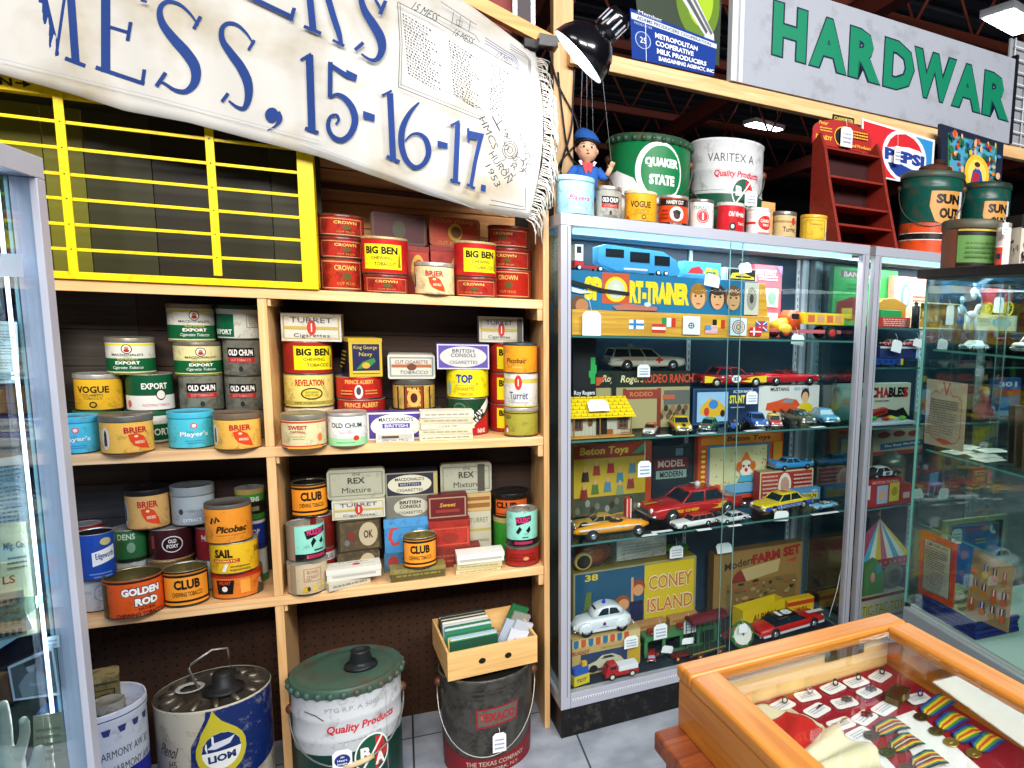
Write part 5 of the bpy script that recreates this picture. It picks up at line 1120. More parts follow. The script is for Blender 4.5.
def red_rack():
    t=thing('display_rack','dark red wooden counter rack with stepped shelves and lettered top board','rack',(.408,2.107,0),TC)
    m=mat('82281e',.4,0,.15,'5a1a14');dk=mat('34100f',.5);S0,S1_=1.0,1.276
    side=[(.05,TOPZ+.0008),(.25,TOPZ+.0008),(.25,1.965),(.205,1.995),(.17,1.93),(.13,1.80)]
    for s in(S0,S1_-.012):
        b=MB();b.prism(side,s,s+.012,m,'yz');b.build('side_panel',t,.0015)
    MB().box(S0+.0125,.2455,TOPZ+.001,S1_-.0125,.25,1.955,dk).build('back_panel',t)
    for z,d0 in((1.5875,.062),(1.655,.085),(1.725,.108),(1.83,.145),(1.935,.178)):
        MB().box(S0+.0125,d0,z,S1_-.0125,.245,z+.008,m).build('shelf',t,.001)
    q=MB();arch=[(-.138,0),(.138,0),(.138,.05)]+[(.138*math.cos(a),.05+.05*math.sin(a))for a in(0.3,.6,.9,1.2,1.57,1.94,2.24,2.54,2.84)]+[(-.138,.05)]
    q.prism([(x+(S0+S1_)/2,z+1.965)for x,z in arch],.2505,.257,mat('a02420',.45))
    Y='e0a838'
    art_flat(q,[('t','Peter',-.34,.78,.16,.14,Y,.02,.2),('t','DANDY',-.32,.26,.28,.16,Y,.05),('n',-.4,.45,-.2,.65,2,Y),('e',-.02,.4,.14,.36,Y),('e',-.02,.4,.125,.32,'14100e'),('n',.14,.4,.42,.72,3,Y),('t','Food Products',.28,.14,.4,.12,Y,.03)],((S0+S1_)/2,.2505,1.966),(.27,0,0),(0,0,.10),(0,-1,0))
    q.build('top_board',t)
red_rack()
b=MB();a_=case_local(PL(846,122,.262));
b.box(-.04,0,0,.06,.006,.028,'2a2a16');art_flat(b,[('t','CARPENTER',0,.5,.9,.5,'c8b04a',.03)],(.01,0,0),(.1,0,0),(0,0,.028),(0,-1,0))
o=b.build('name_plate');q=PL(846,122,.262);o.location=(q.x-.02,q.y,q.z-.008);o.rotation_euler=(0,-.0,TC);tag(o,'small dark sign with yellow capitals above the red rack','sign')
price_tag('white tag with clipped corners on the red rack top board',841,852.5,127,147,.235,string=(846,118))
pb='1a3a8c'
panel('tin_sign','red white and blue soda sign with a round emblem behind the red rack','sign',[(862,118),(935,140),(932,188),(862,174)],.36,.006,mat('e4e4e2',.35),
      [('r',-.48,.03,.1,.96,'c82028'),('p',[(.1,.03),(.47,.03),(.47,.95),(.1,.95)],'2a86c0'),('e',.08,.5,.31,.5,'e6e6e6'),('p',[(.08-.25,.60)]+[(.08+.26*math.cos(a),.5+.44*math.sin(a))for a in(2.85,2.5,2.1,1.57,1.1,.7,.35)]+[(.08+.2,.68),(.08+.05,.70),(.08-.1,.66)],'c82028'),
       ('p',[(.08+.25,.30)]+[(.08+.26*math.cos(a),.5+.44*math.sin(a))for a in(-.5,-.9,-1.3,-1.57,-2,-2.4,-2.75)]+[(.08-.22,.32),(.08-.1,.36),(.08+.1,.28)],pb),('t','PEPSI',.08,.485,.56,.23,pb,.06)])
price_tag('white tag hanging over the soda sign emblem',894.5,900.5,146,164,.33,string=(898,132))
rnd=random.Random(4);ang=[]
for k in range(120):
    u,v=rnd.uniform(-.38,.38),rnd.uniform(.12,.9)
    if abs(u)<.16 and v<.55:continue
    ang.append(('e',u,v,rnd.uniform(.012,.04),rnd.uniform(.015,.06),rnd.choice(['1f5a34','1c4a6a','c84a2a','e0b040','3a7ab0','2a6a3a','d8a888','a82a2a','6ab0c8','d87838'])))
panel('framed_picture','dark framed colourful devotional picture with a haloed figure','picture',[(940.5,123.5),(1003.8,143),(1000,200),(941,192)],.385,.018,mat('22283c',.4),
      [('r',-.39,.08,.39,.9,'2f7a44'),('r',-.36,.1,.36,.88,'4a9ab8')]+ang+[('e',0,.34,.2,.3,'e8b830'),('e',0,.34,.15,.23,'f0d060'),('p',[(-.13,.08),(.13,.08),(.07,.38),(0,.46),(-.07,.38)],'2a4a9a'),('p',[(-.1,.08),(.0,.08),(.04,.36),(-.06,.36)],'b02430'),('e',0,.46,.035,.05,'d8a888'),('e',0,.49,.045,.04,'4a2a1a')])
def drum(label,xl,xr,yt,z0,da,art,bands,col='0e4a40',group='green and orange drums on the cases',**k):
    p=PL((xl+xr)/2,205,da);dv=Vector((p.x,p.y,0)).normalized();r=(PL(xr,205,da)-PL(xl,205,da)).length/2*abs(dv.dot(CASE[0]))
    return pail('oil_drum',label,p.x,p.y,z0,r,PL((xl+xr)/2,yt,da).z-z0,col,art,bands,group=group,**k),p,r
a_sun=lambda u:[('p',[(u-.24,.78),(u+.34,.8),(u+.36,.52),(u+.24,.42),(u-.0,.38),(u-.16,.42),(u-.26,.6)],'c88e48'),('t','SUN',u+.06,.69,.44,.12,'16130f',.06),('t','OUT',u+.08,.52,.36,.13,'16130f',.06),('r',u+.28,.4,u+.36,.8,'d8d0d0')]
drum('green and orange oil drum with rusty top right of the red rack',899.7,962,178,TOPZ+.0006,.215,a_sun(.24)+[('t','MOTOR',.38,.235,.3,.05,'e0dcd4',.04),('n',.2,.06,.5,.14,2,'5a1a0c')],((0,.19,'d2481c'),(.19,.2,'d8d4cc'),(.2,.27,'141414'),(.27,.28,'d8d4cc'),(.28,.40,'d2481c')),lid='3a4a40',handle=.5,seams=(.84,),wear=.28)
p=PL(935,175,.19);b=MB();b.lathe([(0,0),(.07,0),(.066,.02),(.03,.034),(0,.036)],mat('5a3020',.8,.3,.3,'2a1a14'),24);b.lathe([(.0,.036),(.022,.034),(.022,.055),(0,.056)],mat('3a2418',.8,.3),16,c=(.02,0,0))
o=b.build('rusty_funnel_lid');o.location=(p.x,p.y,PL(931,178,.215).z+.0125);tag(o,'rusty brown cap lying on the green and orange drum','lid')
drum('green oil drum standing behind the low speckled drum',961,1010,188,TOPZ+.0006,.21,a_sun(.22),(),lid='14352c',seams=(.82,),wear=.28)
SL=1.478
p=on_y(968,262,1.66);r=.088
p.x=1.4+r+.008
pail('grease_pail','low rusty pail with pale green label on the black case top',p.x,1.66,SL+.0006,r,on_y(968,226,1.66).z-SL,'4a4438',[('r',-.24,.12,.62,.72,'5f8a4a'),('r',-.24,.72,.62,.82,'1a1c16'),('r',-.24,.82,.62,.86,'b89a3a'),('r',-.7,.0,-.26,.86,'6a3c28'),('r',-.24,.04,.6,.1,'16130f'),('n',-.1,.2,.5,.6,4,'4a7038')],lid='4a4a3a',seams=(),wear=.3,wearcol='2a2018')
x0,x1=on_y(993.5,240,1.53).x,on_y(1006.5,240,1.53).x
can_at('spray_can','slim white and red can beside the low rusty pail','can',(x0+x1)/2+.012,1.53,SL+.0006,(x1-x0)/2*.82,on_y(1000,223,1.53).z-SL,'d8d0cc',[('r',-.7,.05,.0,.5,'c0402a'),('r',-.5,.2,-.1,.34,'2a2a4a'),('r',-.6,.55,.0,.9,'b8a8a0')],lid='a8a49c',lidh=.1,rough=.2)
q=on_y(1004,230,1.50);b=MB();b.prism([(-.011,0),(.011,0),(.011,.024),(.005,.031),(-.005,.031),(-.011,.024)],0,.0008,'ecebee');art_flat(b,[('n',-.36,.15,.36,.75,3,'9aa0b8')],(0,0,0),(.022,0,0),(0,0,.031),(0,-1,0),off=.0002);o=b.build('price_tag');o.location=(q.x,1.495,q.z-.012);o.rotation_euler=(0,0,.1);tag(o,'white tag hanging in front of the slim can','price tag')
s_=MB();s_.tube([(0,.0004,.03),(.0,.012,.045)],.0007,'e8e6e0',5);s_.build('hanging_string',o)
bx_=[('r',-.5,.76,.5,1,'14130f'),('t','TOOL',.3,.87,.2,.12,'c84a2a',.03)]
rnd=random.Random(8)
for k in range(26):bx_.append(('e',rnd.uniform(-.45,.45),rnd.uniform(.08,.68),rnd.uniform(.015,.05),rnd.uniform(.02,.06),'1a1612'))
z_=on_y(1015,262,1.45).z
P=Vector((on_y(1007,240,1.5).x+.115,1.5,SL+.0006))
box_at('metal_box','cream metal box with black spots at the right end of the black case top','box',P,.13,on_y(1015,211,1.46).z-SL,.06,'b8b0a0',bx_,leftart=bx_[2:],rough=.5,lid='14130f',lidh=.22)
struct(cbox('trim_4',.13,.413,TOPZ+.001,.95,.43,case_local(PL(785,203,.39)).z,PLANK,bev=.002))
# ------------------------------------------------------------------ pails on the floor under the bookcase
y_=2.09;p0,p1=on_y(288,676,y_),on_y(402,656,y_)
c=(p0+p1)/2;dv=Vector((c.x,c.y,0)).normalized();r=(p1.x-p0.x)/2*dv.y
t=pail('oil_pail','white and dark green pail with dented green lid and spout standing on the floor',c.x,y_,.0005,r/1.035,c.z-.012,'c9cbcc',
     [('t','PTG R.P. A 5000',.04,.87,.5,.035,'8a9098'),('t','Quality Products',.13,.715,.66,.08,'c8283a',.03,.2),('n',-.1,.6,.3,.65,1,'9aa0a4'),('l',[(-.42,.86),(-.3,.84),(-.22,.80)],.008,'3a3a3c'),('l',[(.36,.1),(.36,.9)],.004,'9a9ea2')]+BA(.2,.47,1.0),bands=((0,.53,'10382e'),),lid='3f5a4c',handle=.34,grip=True,seams=(.79,.63),spout=True,crimp=1,grip_u=.56,htop=.78)
py=2.09-r-.004
q0=on_y(342,760,py)
price_tag('white tag with blue oval hanging from the green lidded pail handle',332.5,352,750,769,py-2.2,fr=SHELF,lines=False,string=(347,744),blue=[('e',0,.45,.4,.32,'1c2f7a'),('t','AN',0,.62,.2,.1,'f0f0f4',.03),('t','Heart',0,.45,.5,.12,'f0f0f4',.02),('t','house',0,.28,.5,.12,'f0f0f4',.02)])
y_=2.12;p0,p1=on_y(153,702,y_),on_y(271,676,y_)
c=(p0+p1)/2;dv=Vector((c.x,c.y,0)).normalized();r=(p1.x-p0.x)/2*dv.y
h=c.z;face=math.atan2(EYE.y-y_,EYE.x-c.x)
t=thing('oil_can','blue and cream oil can with wire handle and drop-shaped emblem on the floor','can',(c.x,y_,.0005))
b=MB();cr_=mat('c2bba6',.45,0,.16,'6a5a40',scale=20)
b.lathe([(0,0),(r*.99,0),(r,.004),(r,h-.004),(r*1.012,h),(r*1.0,h+.003)],cr_,64)
b.lathe([(r*1.012,h),(r*.985,h+.002),(r*.97,h-.008),(r*.6,h+.004),(0,h+.008)],mat('6e665a',.35,.7,.35,'3a2c1e',scale=14),64)
for i in range(14):
    a=i*2*PI/14;b.tube([(r*.62*math.cos(a),r*.62*math.sin(a),h+.003),(r*.9*math.cos(a),r*.9*math.sin(a),h-.003)],[.009,.006],mat('6e665a',.35,.7,.35,'3a2c1e',scale=14),8)
nb='10245c'
art_cyl(b,[('p',[(-.08,1.0),(.8,1.0),(.8,.52),(.5,.46),(.3,.42),(.06,.42),(-.16,.48),(-.23,.6),(-.22,.75),(-.14,.86),(-.09,.94)],mat(nb,.4,0,.1,'a8a498',scale=24)),
            ('p',[(-.03,1.0),(.0,.955),(.045,.905),(.11,.862)]+[(.03+.215*math.cos(q),.68+.185*math.sin(q))for q in[.9-.33*i for i in range(15)]]+[(-.13,.83),(-.075,.905),(-.045,.955)],'b8ac2a'),
            ('e',.03,.685,.165,.135,'dcdcd4'),('p',[(.03+.165*math.cos(a),.685+.135*math.sin(a))for a in(.0,.4,.8,1.2,1.57,1.95,2.3,2.7,3.14)],nb),('t','LIOM',.03,.635,.23,.055,nb,.05,0,.04),('p',[(-.09,.715),(-.02,.755),(.1,.765),(.15,.78),(.1,.725),(-.02,.705)],'c8ccd4'),
            ('t','Plenol',-.44,.72,.2,.09,'26221c',.0,.3,-.2),('t','H5',-.4,.62,.08,.05,'26221c'),('t','100',-.42,.46,.1,.07,'26221c',.03)],r,0,h,face,step=.0015,rough=.45)
b.build('body',t)
sx,sy=on_y(224,690,y_-.03).x-c.x,-.03
q=MB();dkm=mat('1e1e1e',.5,.2);q.lathe([(0,h+.006),(.043,h+.006),(.043,h+.012),(.032,h+.014),(.028,h+.02),(.024,h+.022),(.022,h+.05),(.018,h+.056),(0,h+.056)],dkm,28,c=(sx,sy,0));q.build('spout_cap',t)
q=MB();A0,A1=Vector((on_y(199,690,y_-.01).x-c.x,-.01,h+.008)),Vector((on_y(229,676,y_+.02).x-c.x,.02,h+.008))
q.tube([A0,A0+Vector((-.018,0,.058)),A0+Vector((-.012,.0,.068)),(A0+A1)/2+Vector((0,0,.092)),A1+Vector((.0,0,.085)),A1+Vector((.003,0,.07)),A1],.003,mat('9a958c',.3,.8),8);q.build('handle',t)
q=MB();q.lathe([(.02,h+.009),(.026,h+.013),(.03,h+.011)],'a8a49c',20,c=(A0.x-.02,A0.y+.012,0));q.build('ring_pull',t)
y_=2.02;p0,p1=on_y(36,714,y_),on_y(147,690,y_)
c=(p0+p1)/2;dv=Vector((c.x,c.y,0)).normalized();r=(p1.x-p0.x)/2*dv.y;h=c.z
t=thing('oil_pail','white and royal blue pail with stencilled letters behind the white framed case','pail',(c.x,y_,.0005))
b=MB();wm=mat('c4c8d4',.35,0,.08,'8a8a90');face=math.atan2(EYE.y-y_,EYE.x-c.x)
b.lathe([(0,0),(r*.95,0),(r*.96,.004),(r*.985,h-.03),(r,h-.026),(r*1.01,h-.018),(r,h-.004),(r*.99,h),(r*.96,h-.004),(r*.95,h-.024),(0,h-.026)],wm,64)
bl='16208a'
b.lathe([(r*.9645,.01),(r*.978,h*.64)],mat(bl,.3),64)
b.lathe([(r*1.012,h-.016),(r*1.012,h-.0135)],mat('2a2a5a',.4),64)
art_cyl(b,[('t','HARMONY AW 32',.28,.82,.62,.05,'4a4a54',0),('t','HUILE HARMONY AW A',.28,.72,.8,.05,'4a4a54',0),('e',.3,.42,.2,.16,'c8ccdc'),('e',.3,.42,.185,.146,bl),('e',.3,.45,.05,.06,'c8ccdc')]+[('p',[(.04+k*.16,.985),(.13+k*.16,.985),(.11+k*.16,.945),(.06+k*.16,.945)],'2a2a6a')for k in range(-2,4)],r*.97,0,h-.03,face,r1=r*.985,step=.0015)
b.build('body',t)
zl=h-.024
w0,w1=on_y(84,690,2.06),on_y(130,690,2.06)
box_at('oil_tin','worn olive gold tin with lettered panel sitting in the white and blue pail','tin',Vector(((w0.x+w1.x)/2-.008,2.025,zl+.001)),(w1.x-w0.x)*.92,on_y(110,674,2.05).z-zl,.06,'6e6238',[('b',-.42,.1,.42,.62,.03,'2a2418'),('t','SEPARATOR',-.0,.38,.66,.16,'16130c',.03),('r',-.5,.8,.5,.86,'3a3420')],yaw=.22,wear=.3,wearcol='2e2616',lid='8a7c50',lidh=.16,shape='plan',rad=.012)
qx=on_y(111,712,1.965).x
can_at('round_flat_tin','round flat grey tin sitting in the pail in front of the olive tin','tin',qx-.006,1.975,zl+.001,(on_y(131,712,1.965).x-on_y(91,712,1.965).x)/2*.82,.042,'6a655a',[],lid='8a867c',lidh=.55,wear=.2)
y_=2.14;p0,p1=on_y(437.5,668,y_),on_y(533,655,y_)
c=(p0+p1)/2;dv=Vector((c.x,c.y,0)).normalized();r=(p1.x-p0.x)/2*dv.y;h=c.z+.004
if c.x+r*1.05>.365:c.x=.365-r*1.05
gm='4a4842';rd='7c1a20'
t=pail('oil_pail','scuffed grey and red pail holding up the wooden crate',c.x,y_,.0005,r/1.02,h,gm,
         [('p',[(-.9,0),(.9,0),(.9,.4),(.62,.28),(.4,.2),(.0,.16),(-.3,.2),(-.6,.3),(-.9,.42)],mat(rd,.5,0,.15,'3a2a24',scale=30)),('p',[(-.12,.70),(.36,.72),(.34,.52),(-.12,.50)],'8a2026'),('p',[(-.1,.685),(.34,.705),(.32,.54),(-.1,.52)],mat('5c5850',.6,0,.2,'3a3630')),('t','TEXACO',.11,.61,.4,.095,'96242a',.05),('t','THE TEXAS COMPANY',.1,.12,.7,.05,'b09a90',.02),('t','NEW YORK, N.Y.',.12,.05,.5,.04,'b09a90',.02),('n',-.3,.8,.3,.9,2,'3a3834')],
         handle=.62,seams=(),wear=.5,wearcol='26231f',rim='4a463e',htop=.84,taper=.93)
py=y_-r-.012
price_tag('white tag hanging from the scuffed grey and red pail handle',493,506,733,752,py-2.2+.004,fr=SHELF,string=(499,728))
zc=h+.0015+.0005
cp=on_plane(448,682,Vector((0,0,1)),zc);cq=on_plane(537.5,662,Vector((0,0,1)),zc)
yw=math.atan2(cq.y-cp.y,cq.x-cp.x);wd=(cq-cp).length
cr=thing('wooden_crate','pale wooden crate with two finger holes on the scuffed pail','crate',cp,yw)
CW=wood('d2a05c','e6bc7c',.55,axis='X');cd,ch=.26,on_plane(448,654,Vector((math.sin(yw),-math.cos(yw),0)),Vector((math.sin(yw),-math.cos(yw),0)).dot(cp)).z-zc
T_=.008
b=MB()
f_=MB();f_.box(0,0,0,wd,T_,ch,CW)
for hx in(.37,.66):
    f_.add([(wd*hx+.0095*math.cos(a*PI/12),-.0006,ch*.5+.0085*math.sin(a*PI/12))for a in range(24)],[tuple(range(24))],mat('1a120a',.9))
f_.build('front_board',cr,.0006)
MB().box(0,cd-T_,0,wd,cd,ch,CW).build('back_board',cr,.0006)
MB().box(0,T_+.0004,0,T_*.8,cd-T_-.0004,ch,CW).build('side_board',cr,.0006);MB().box(wd-T_*.8,T_+.0004,0,wd,cd-T_-.0004,ch,CW).build('side_board',cr,.0006)
MB().box(T_,T_+.0004,0,wd-T_,cd-T_-.0004,.004,CW).build('bottom_board',cr)
cols=['16442f','2f7f5c','9ab8cc','d8c878','2a6a4a',None,'2f7a58','b0c8d4','2a7054','a8c4d8','b8bcc0','d8d4c4','4a4a3a','3c3c30','34342a','2c2c24','26261f']
names=['dark green','teal green','pale blue','yellow','mid green',None,'green','ice blue','deep teal','sky blue','light grey','cream','dark olive','brown olive','blackish olive','near black','black']
ordn=['frontmost','second','third','fourth','fifth','','sixth','seventh','eighth','ninth','tenth','eleventh','twelfth','thirteenth','fourteenth','fifteenth','rearmost']
R3c=Matrix.Rotation(yw,3,'Z')
yy=.016
for i,cc in enumerate(cols):
    if cc is None:yy+=.022;continue
    mb=MB();w2=wd*.52;hh_=.09+.002*(i%3)
    mb.box(0,0,0,w2,.0085,hh_,mat(cc,.5));mb.box(.002,.0003,hh_-.0002,w2-.002,.0082,hh_+.0008,mat('dcd8c8' if i%2 else cc,.6))
    o=mb.build('card_packet');P=Vector(cp)+R3c@Vector((T_+.004+.0015*(i%3),yy,.007));o.location=P;o.rotation_euler=(-.10,0,yw)
    tag(o,'%s packet, %s in the left row inside the crate'%(names[i],ordn[i]),'packet','packets standing in the crate');yy+=.0120
for i,(xx,y0,an,cc,ex,lb)in enumerate(((.60,.016,-.55,'c8ccd6',.056,'pale packet with red emblem leaning at the front right of the crate'),(.70,.075,-.5,'b4bac4',.06,'grey packet leaning behind the red emblem packet in the crate'),(.60,.095,-.62,'aab4c4',.06,'bluish packet leaning against the left row of the crate'),(.74,.14,-.5,'8a8a80',.06,'drab packet leaning near the back of the crate'),(.78,.2,-.45,'1f6a3c',.055,'green packet leaning at the back right of the crate'))):
    mb=MB();mb.box(0,0,0,.052,.014,.082,mat(cc,.5));mb.box(.0495,.0008,.001,.0526,.0132,.0815,'e4e2da')
    if i==0:art_flat(mb,[('e',-.1,.6,.12,.1,'c03a5a'),('e',-.1,.6,.07,.06,'c8ccd6'),('l',[(.0,.5),(.14,.4),(.2,.44)],.02,'c03a5a')],(.026,0,0),(.052,0,0),(0,0,.082),(0,-1,0))
    o=mb.build('card_packet',None,.0008);P=Vector(cp)+R3c@Vector((wd*xx,y0,.034));o.location=P;o.rotation_euler=(0,.42*(1 if i else .8),yw-.1)
    tag(o,lb,'packet','packets leaning in the crate')
# ------------------------------------------------------------------ toys
CHR=lambda:mat('c8ccd0',.18,.9)
TYRE=lambda:mat('141414',.7)
WIN=lambda:mat('18242e',.1)
def sec(x,z0,z1,hw,n=3):
    h=z1-z0
    return[(x,-hw*.9,z0),(x,hw*.9,z0),(x,hw,z0+h*.25),(x,hw,z1-h*.3),(x,hw*.93,z1-h*.08),(x,hw*.75,z1),(x,-hw*.75,z1),(x,-hw*.93,z1-h*.08),(x,-hw,z1-h*.3),(x,-hw,z0+h*.25)]
KINDS_={
 'sedan':dict(st=[(-.5,.07,.13,.14),(-.485,.055,.165,.175),(-.3,.05,.178,.188),(.18,.05,.178,.19),(.42,.05,.165,.183),(.49,.06,.15,.165),(.5,.075,.13,.15)],cab=(-.30,.20,-.22,.08,.272),wh=(-.3,.31),r=.07),
 'wagon':dict(st=[(-.5,.07,.15,.15),(-.485,.055,.175,.178),(-.3,.05,.18,.188),(.14,.05,.18,.19),(.42,.05,.17,.183),(.49,.06,.155,.165),(.5,.075,.13,.15)],cab=(-.47,.16,-.43,.05,.275),wh=(-.29,.32),r=.068),
 'convertible':dict(st=[(-.5,.07,.14,.14),(-.48,.055,.175,.175),(-.3,.05,.178,.188),(.12,.05,.17,.19),(.42,.05,.16,.183),(.49,.06,.145,.165),(.5,.075,.13,.15)],cab=None,wh=(-.3,.31),r=.068),
 'finned':dict(st=[(-.5,.1,.15,.13),(-.47,.06,.18,.16),(-.25,.05,.178,.185),(.15,.05,.17,.19),(.42,.05,.155,.183),(.49,.06,.14,.165),(.5,.075,.12,.15)],cab=(-.24,.16,-.16,.06,.255),wh=(-.27,.32),r=.062),
 'beetle':dict(st=[(-.5,.11,.16,.10),(-.48,.07,.2,.16),(-.4,.06,.24,.2),(-.2,.055,.25,.215),(.1,.055,.24,.215),(.3,.06,.235,.18),(.42,.065,.2,.15),(.48,.08,.15,.11),(.495,.1,.13,.08)],cab=(-.36,.19,-.2,.1,.40),wh=(-.31,.30),r=.095),
}
def car_at(name,label,P,L,yaw,kind,body,roof=None,sideart=(),hoodart=(),hub=None,group=None,wide=1.0,bumper=True,extra=None,tall=1.0,roofart=(),light=None,win=None):
    k=KINDS_[kind];t=thing(name,label,'toy car',P,yaw,group)
    S=Matrix.Diagonal((L,L*wide,L*tall,1));bm_=mat(body,.22,0,coat=.5)if isinstance(body,str)else body
    rm=mat(roof,.22,coat=.5)if isinstance(roof,str)else(roof or bm_)
    def B():m=MB();m.T=S;return m
    b=B();b.loft([sec(*q)for q in k['st']],bm_)
    hw=max(q[3]for q in k['st'])
    if kind=='beetle':
        for sy in(-1,1):
            for wx in k['wh']:b.ball((wx,sy*.185,.115),.135,.055,.095,bm_,16,10)
            b.box(-.2,sy*.2-.02,.06,.2,sy*.2+.02,.085,bm_)
    for sy in(-1,1):
        b.ball((.492,sy*.12,.128),.014,.03,.028,mat('f0efe0',.15),12,8);b.ball((-.493,sy*.125,.14),.012,.025,.02,mat('b01c1c',.2),10,6)
    b.box(.488,-.085,.085,.503,.085,.13,mat('7c8288',.3,.7))
    if kind=='finned':
        for sy in(-1,1):b.prism([(-.5,.165),(-.49,.215),(-.2,.178),(-.2,.165)],sy*.16-.012,sy*.16+.012,bm_)
    z_t=max(q[2]for q in k['st'])
    if sideart:
        for sy in(-1,1):
            m0=b.T;art_flat(b,sideart if sy<0 else[a for a in sideart],(0,sy*hw,.06),(sy*-.96,0,0),(0,0,z_t-.06),(0,sy,0),off=.003,step=.0015)
    if hoodart:art_flat(b,hoodart,(.32,0,z_t-.004),(0,-.3,0),(.001,0,.0)if 0 else(.26,0,-.012),(0,0,1),off=.004,step=.002,asp=1)
    b.build('body',t)
    if k['cab']:
        x0,x1,r0,r1,zr=k['cab'];zb_=z_t-.012;hb,hr=hw*.86,hw*.70
        c=B();base=[(x0,-hb,zb_),(x1,-hb,zb_),(x1,hb,zb_),(x0,hb,zb_)];top_=[(r0,-hr,zr-.012),(r1,-hr,zr-.012),(r1,hr,zr-.012),(r0,hr,zr-.012)]
        if kind=='beetle':
            def arc(y,sc_):return[(x0+(x1-x0)*.5+(x1-x0)*.5*math.cos(a)*sc_*(1.0),y,zb_+(zr-zb_)*math.sin(a)**.8*(1.0 if sc_==1 else .96))for a in[PI*i/12 for i in range(13)]]
            rf=B();s4=[arc(-hb*.92,.86),arc(-hb*.72,1),arc(0,1.03),arc(hb*.72,1),arc(hb*.92,.86)]
            rf.loft(s4,rm,caps=True)
            rf.build('roof',t)
            for sy in(-1,1):
                c.prism([(-.28,.275),(-.22,.355),(-.1,.372),(-.1,.275)],sy*hb*.87-.012,sy*hb*.87+.02*sy,WIN());c.prism([(-.08,.275),(-.08,.372),(.03,.36),(.1,.275)],sy*hb*.87-.012,sy*hb*.87+.02*sy,WIN())
            c.add([(.185,-.12,.28),(.185,.12,.28),(.115,.11,.37),(.115,-.11,.37)],[(0,1,2,3)],WIN());c.build('windows',t)
        else:
            c.add(base+top_,[(0,1,5,4),(1,2,6,5),(2,3,7,6),(3,0,4,7)],win or WIN());c.build('windows',t)
            rf=B();ins=.0
            rf.loft([[(r0-.01,-hr,zr-.016),(r1+.015,-hr,zr-.016),(r1+.015,hr,zr-.016),(r0-.01,hr,zr-.016)],[(r0,-hr*.97,zr-.002),(r1,-hr*.97,zr-.002),(r1,hr*.97,zr-.002),(r0,hr*.97,zr-.002)],[(r0+.03,-hr*.7,zr+.006),(r1-.03,-hr*.7,zr+.006),(r1-.03,hr*.7,zr+.006),(r0+.03,hr*.7,zr+.006)]],rm)
            for i in range(4):rf.tube([base[i],top_[i]],.009,rm,6)
            for sy in(-1,1):
                n_=2 if kind=='wagon' else 1
                for f in([.36,.68]if n_==2 else[.5]):rf.tube([(x0+(x1-x0)*f,sy*hb,zb_),(r0+(r1-r0)*f,sy*hr,zr-.01)],.008,rm,6)
            if roofart:art_flat(rf,roofart,((r0+r1)/2,-hr*.9,zr+.006),((r1-r0)*.9,0,0),(0,hr*1.8,0),(0,0,1),off=.003,step=.002)
            rf.build('roof',t)
    else:
        c=B();c.box(-.2,-.15,.165,.12,.15,.182,mat('2a1c18',.6))
        for x in(-.14,.02):c.box(x,-.13,.18,x+.05,.13,.215,mat('8a2a24' if body[0]in '9abc' else 'd8d4cc',.6))
        c.build('seats',t)
        w=B();w.add([(.12,-.155,.172),(.12,.155,.172),(.075,.14,.245),(.075,-.14,.245)],[(0,1,2,3)],glass('c8d8e0',.2));w.tube([(.12,-.155,.172),(.075,-.14,.245),(.075,.14,.245),(.12,.155,.172)],.006,CHR(),6);w.build('windscreen',t)
    for wx in k['wh']:
        for sy in(-1,1):
            q=MB();r=k['r']*L;q.wheel((0,0,0),r,.055*L,TYRE(),hub=hub or CHR(),hubr=.5)
            q.build('wheel',t,loc=(wx*L,sy*(hw-.014)*L*wide,r))
    if bumper:
        for x in(.5,-.51):
            q=B();q.tube([(x-.02,-.185,.085),(x+.006,-.15,.085),(x+.01,0,.085),(x+.006,.15,.085),(x-.02,.185,.085)],.013,CHR(),8);q.build('bumper',t)
    if light:q=B();q.lathe([(0,0),(.03,0),(.028,.035),(.015,.05),(0,.052)],mat(light,.2),16,c=((k['cab'][2]+k['cab'][3])/2+.0,0,k['cab'][4]+(.004 if kind!='beetle' else-.004)));q.build('roof_light',t)
    if extra:extra(t,S)
    return t
def seat_on(xl,xr,yb,z,ang,ratio=.4,d=None,fr=CASE):
    xc=(xl+xr)/2;n,c,u,yaw=fr
    if d is None:d=n.dot(on_z(xc,yb,z))-c
    half=0;w=0
    for _ in range(3):
        a=on_plane(xl,yb-5,n,c+d+half);b=on_plane(xr,yb-5,n,c+d+half);w=(b-a).length
        L=w/(abs(math.cos(ang))+ratio*abs(math.sin(ang)));half=L*(abs(math.sin(ang))+ratio*abs(math.cos(ang)))/2
    m=(a+b)/2;m=inside(Vector((m.x,m.y,z+.0008)),L*(abs(math.cos(ang))+ratio*abs(math.sin(ang)))/2+.004)
    return m,L,d+half
def toy(label,xl,xr,yb,z,ang,kind,body,d=None,fr=CASE,name='toy_car',ratio=.4,mul=1,**k):
    P,L,dc=seat_on(xl,xr,yb,z,ang,ratio,d,fr);L*=mul
    return car_at(name,label,P,L,fr[3]+ang,kind,body,**k)
def cb(label,xl,xr,yt,yb,depth,col,art=(),z0=None,d=None,name='game_box',cat='box',**k):
    return box(label,xl,xr,yt,yb,depth,col,art,z0=z0,d=d,fr=CASE,name=name,cat=cat,**k)
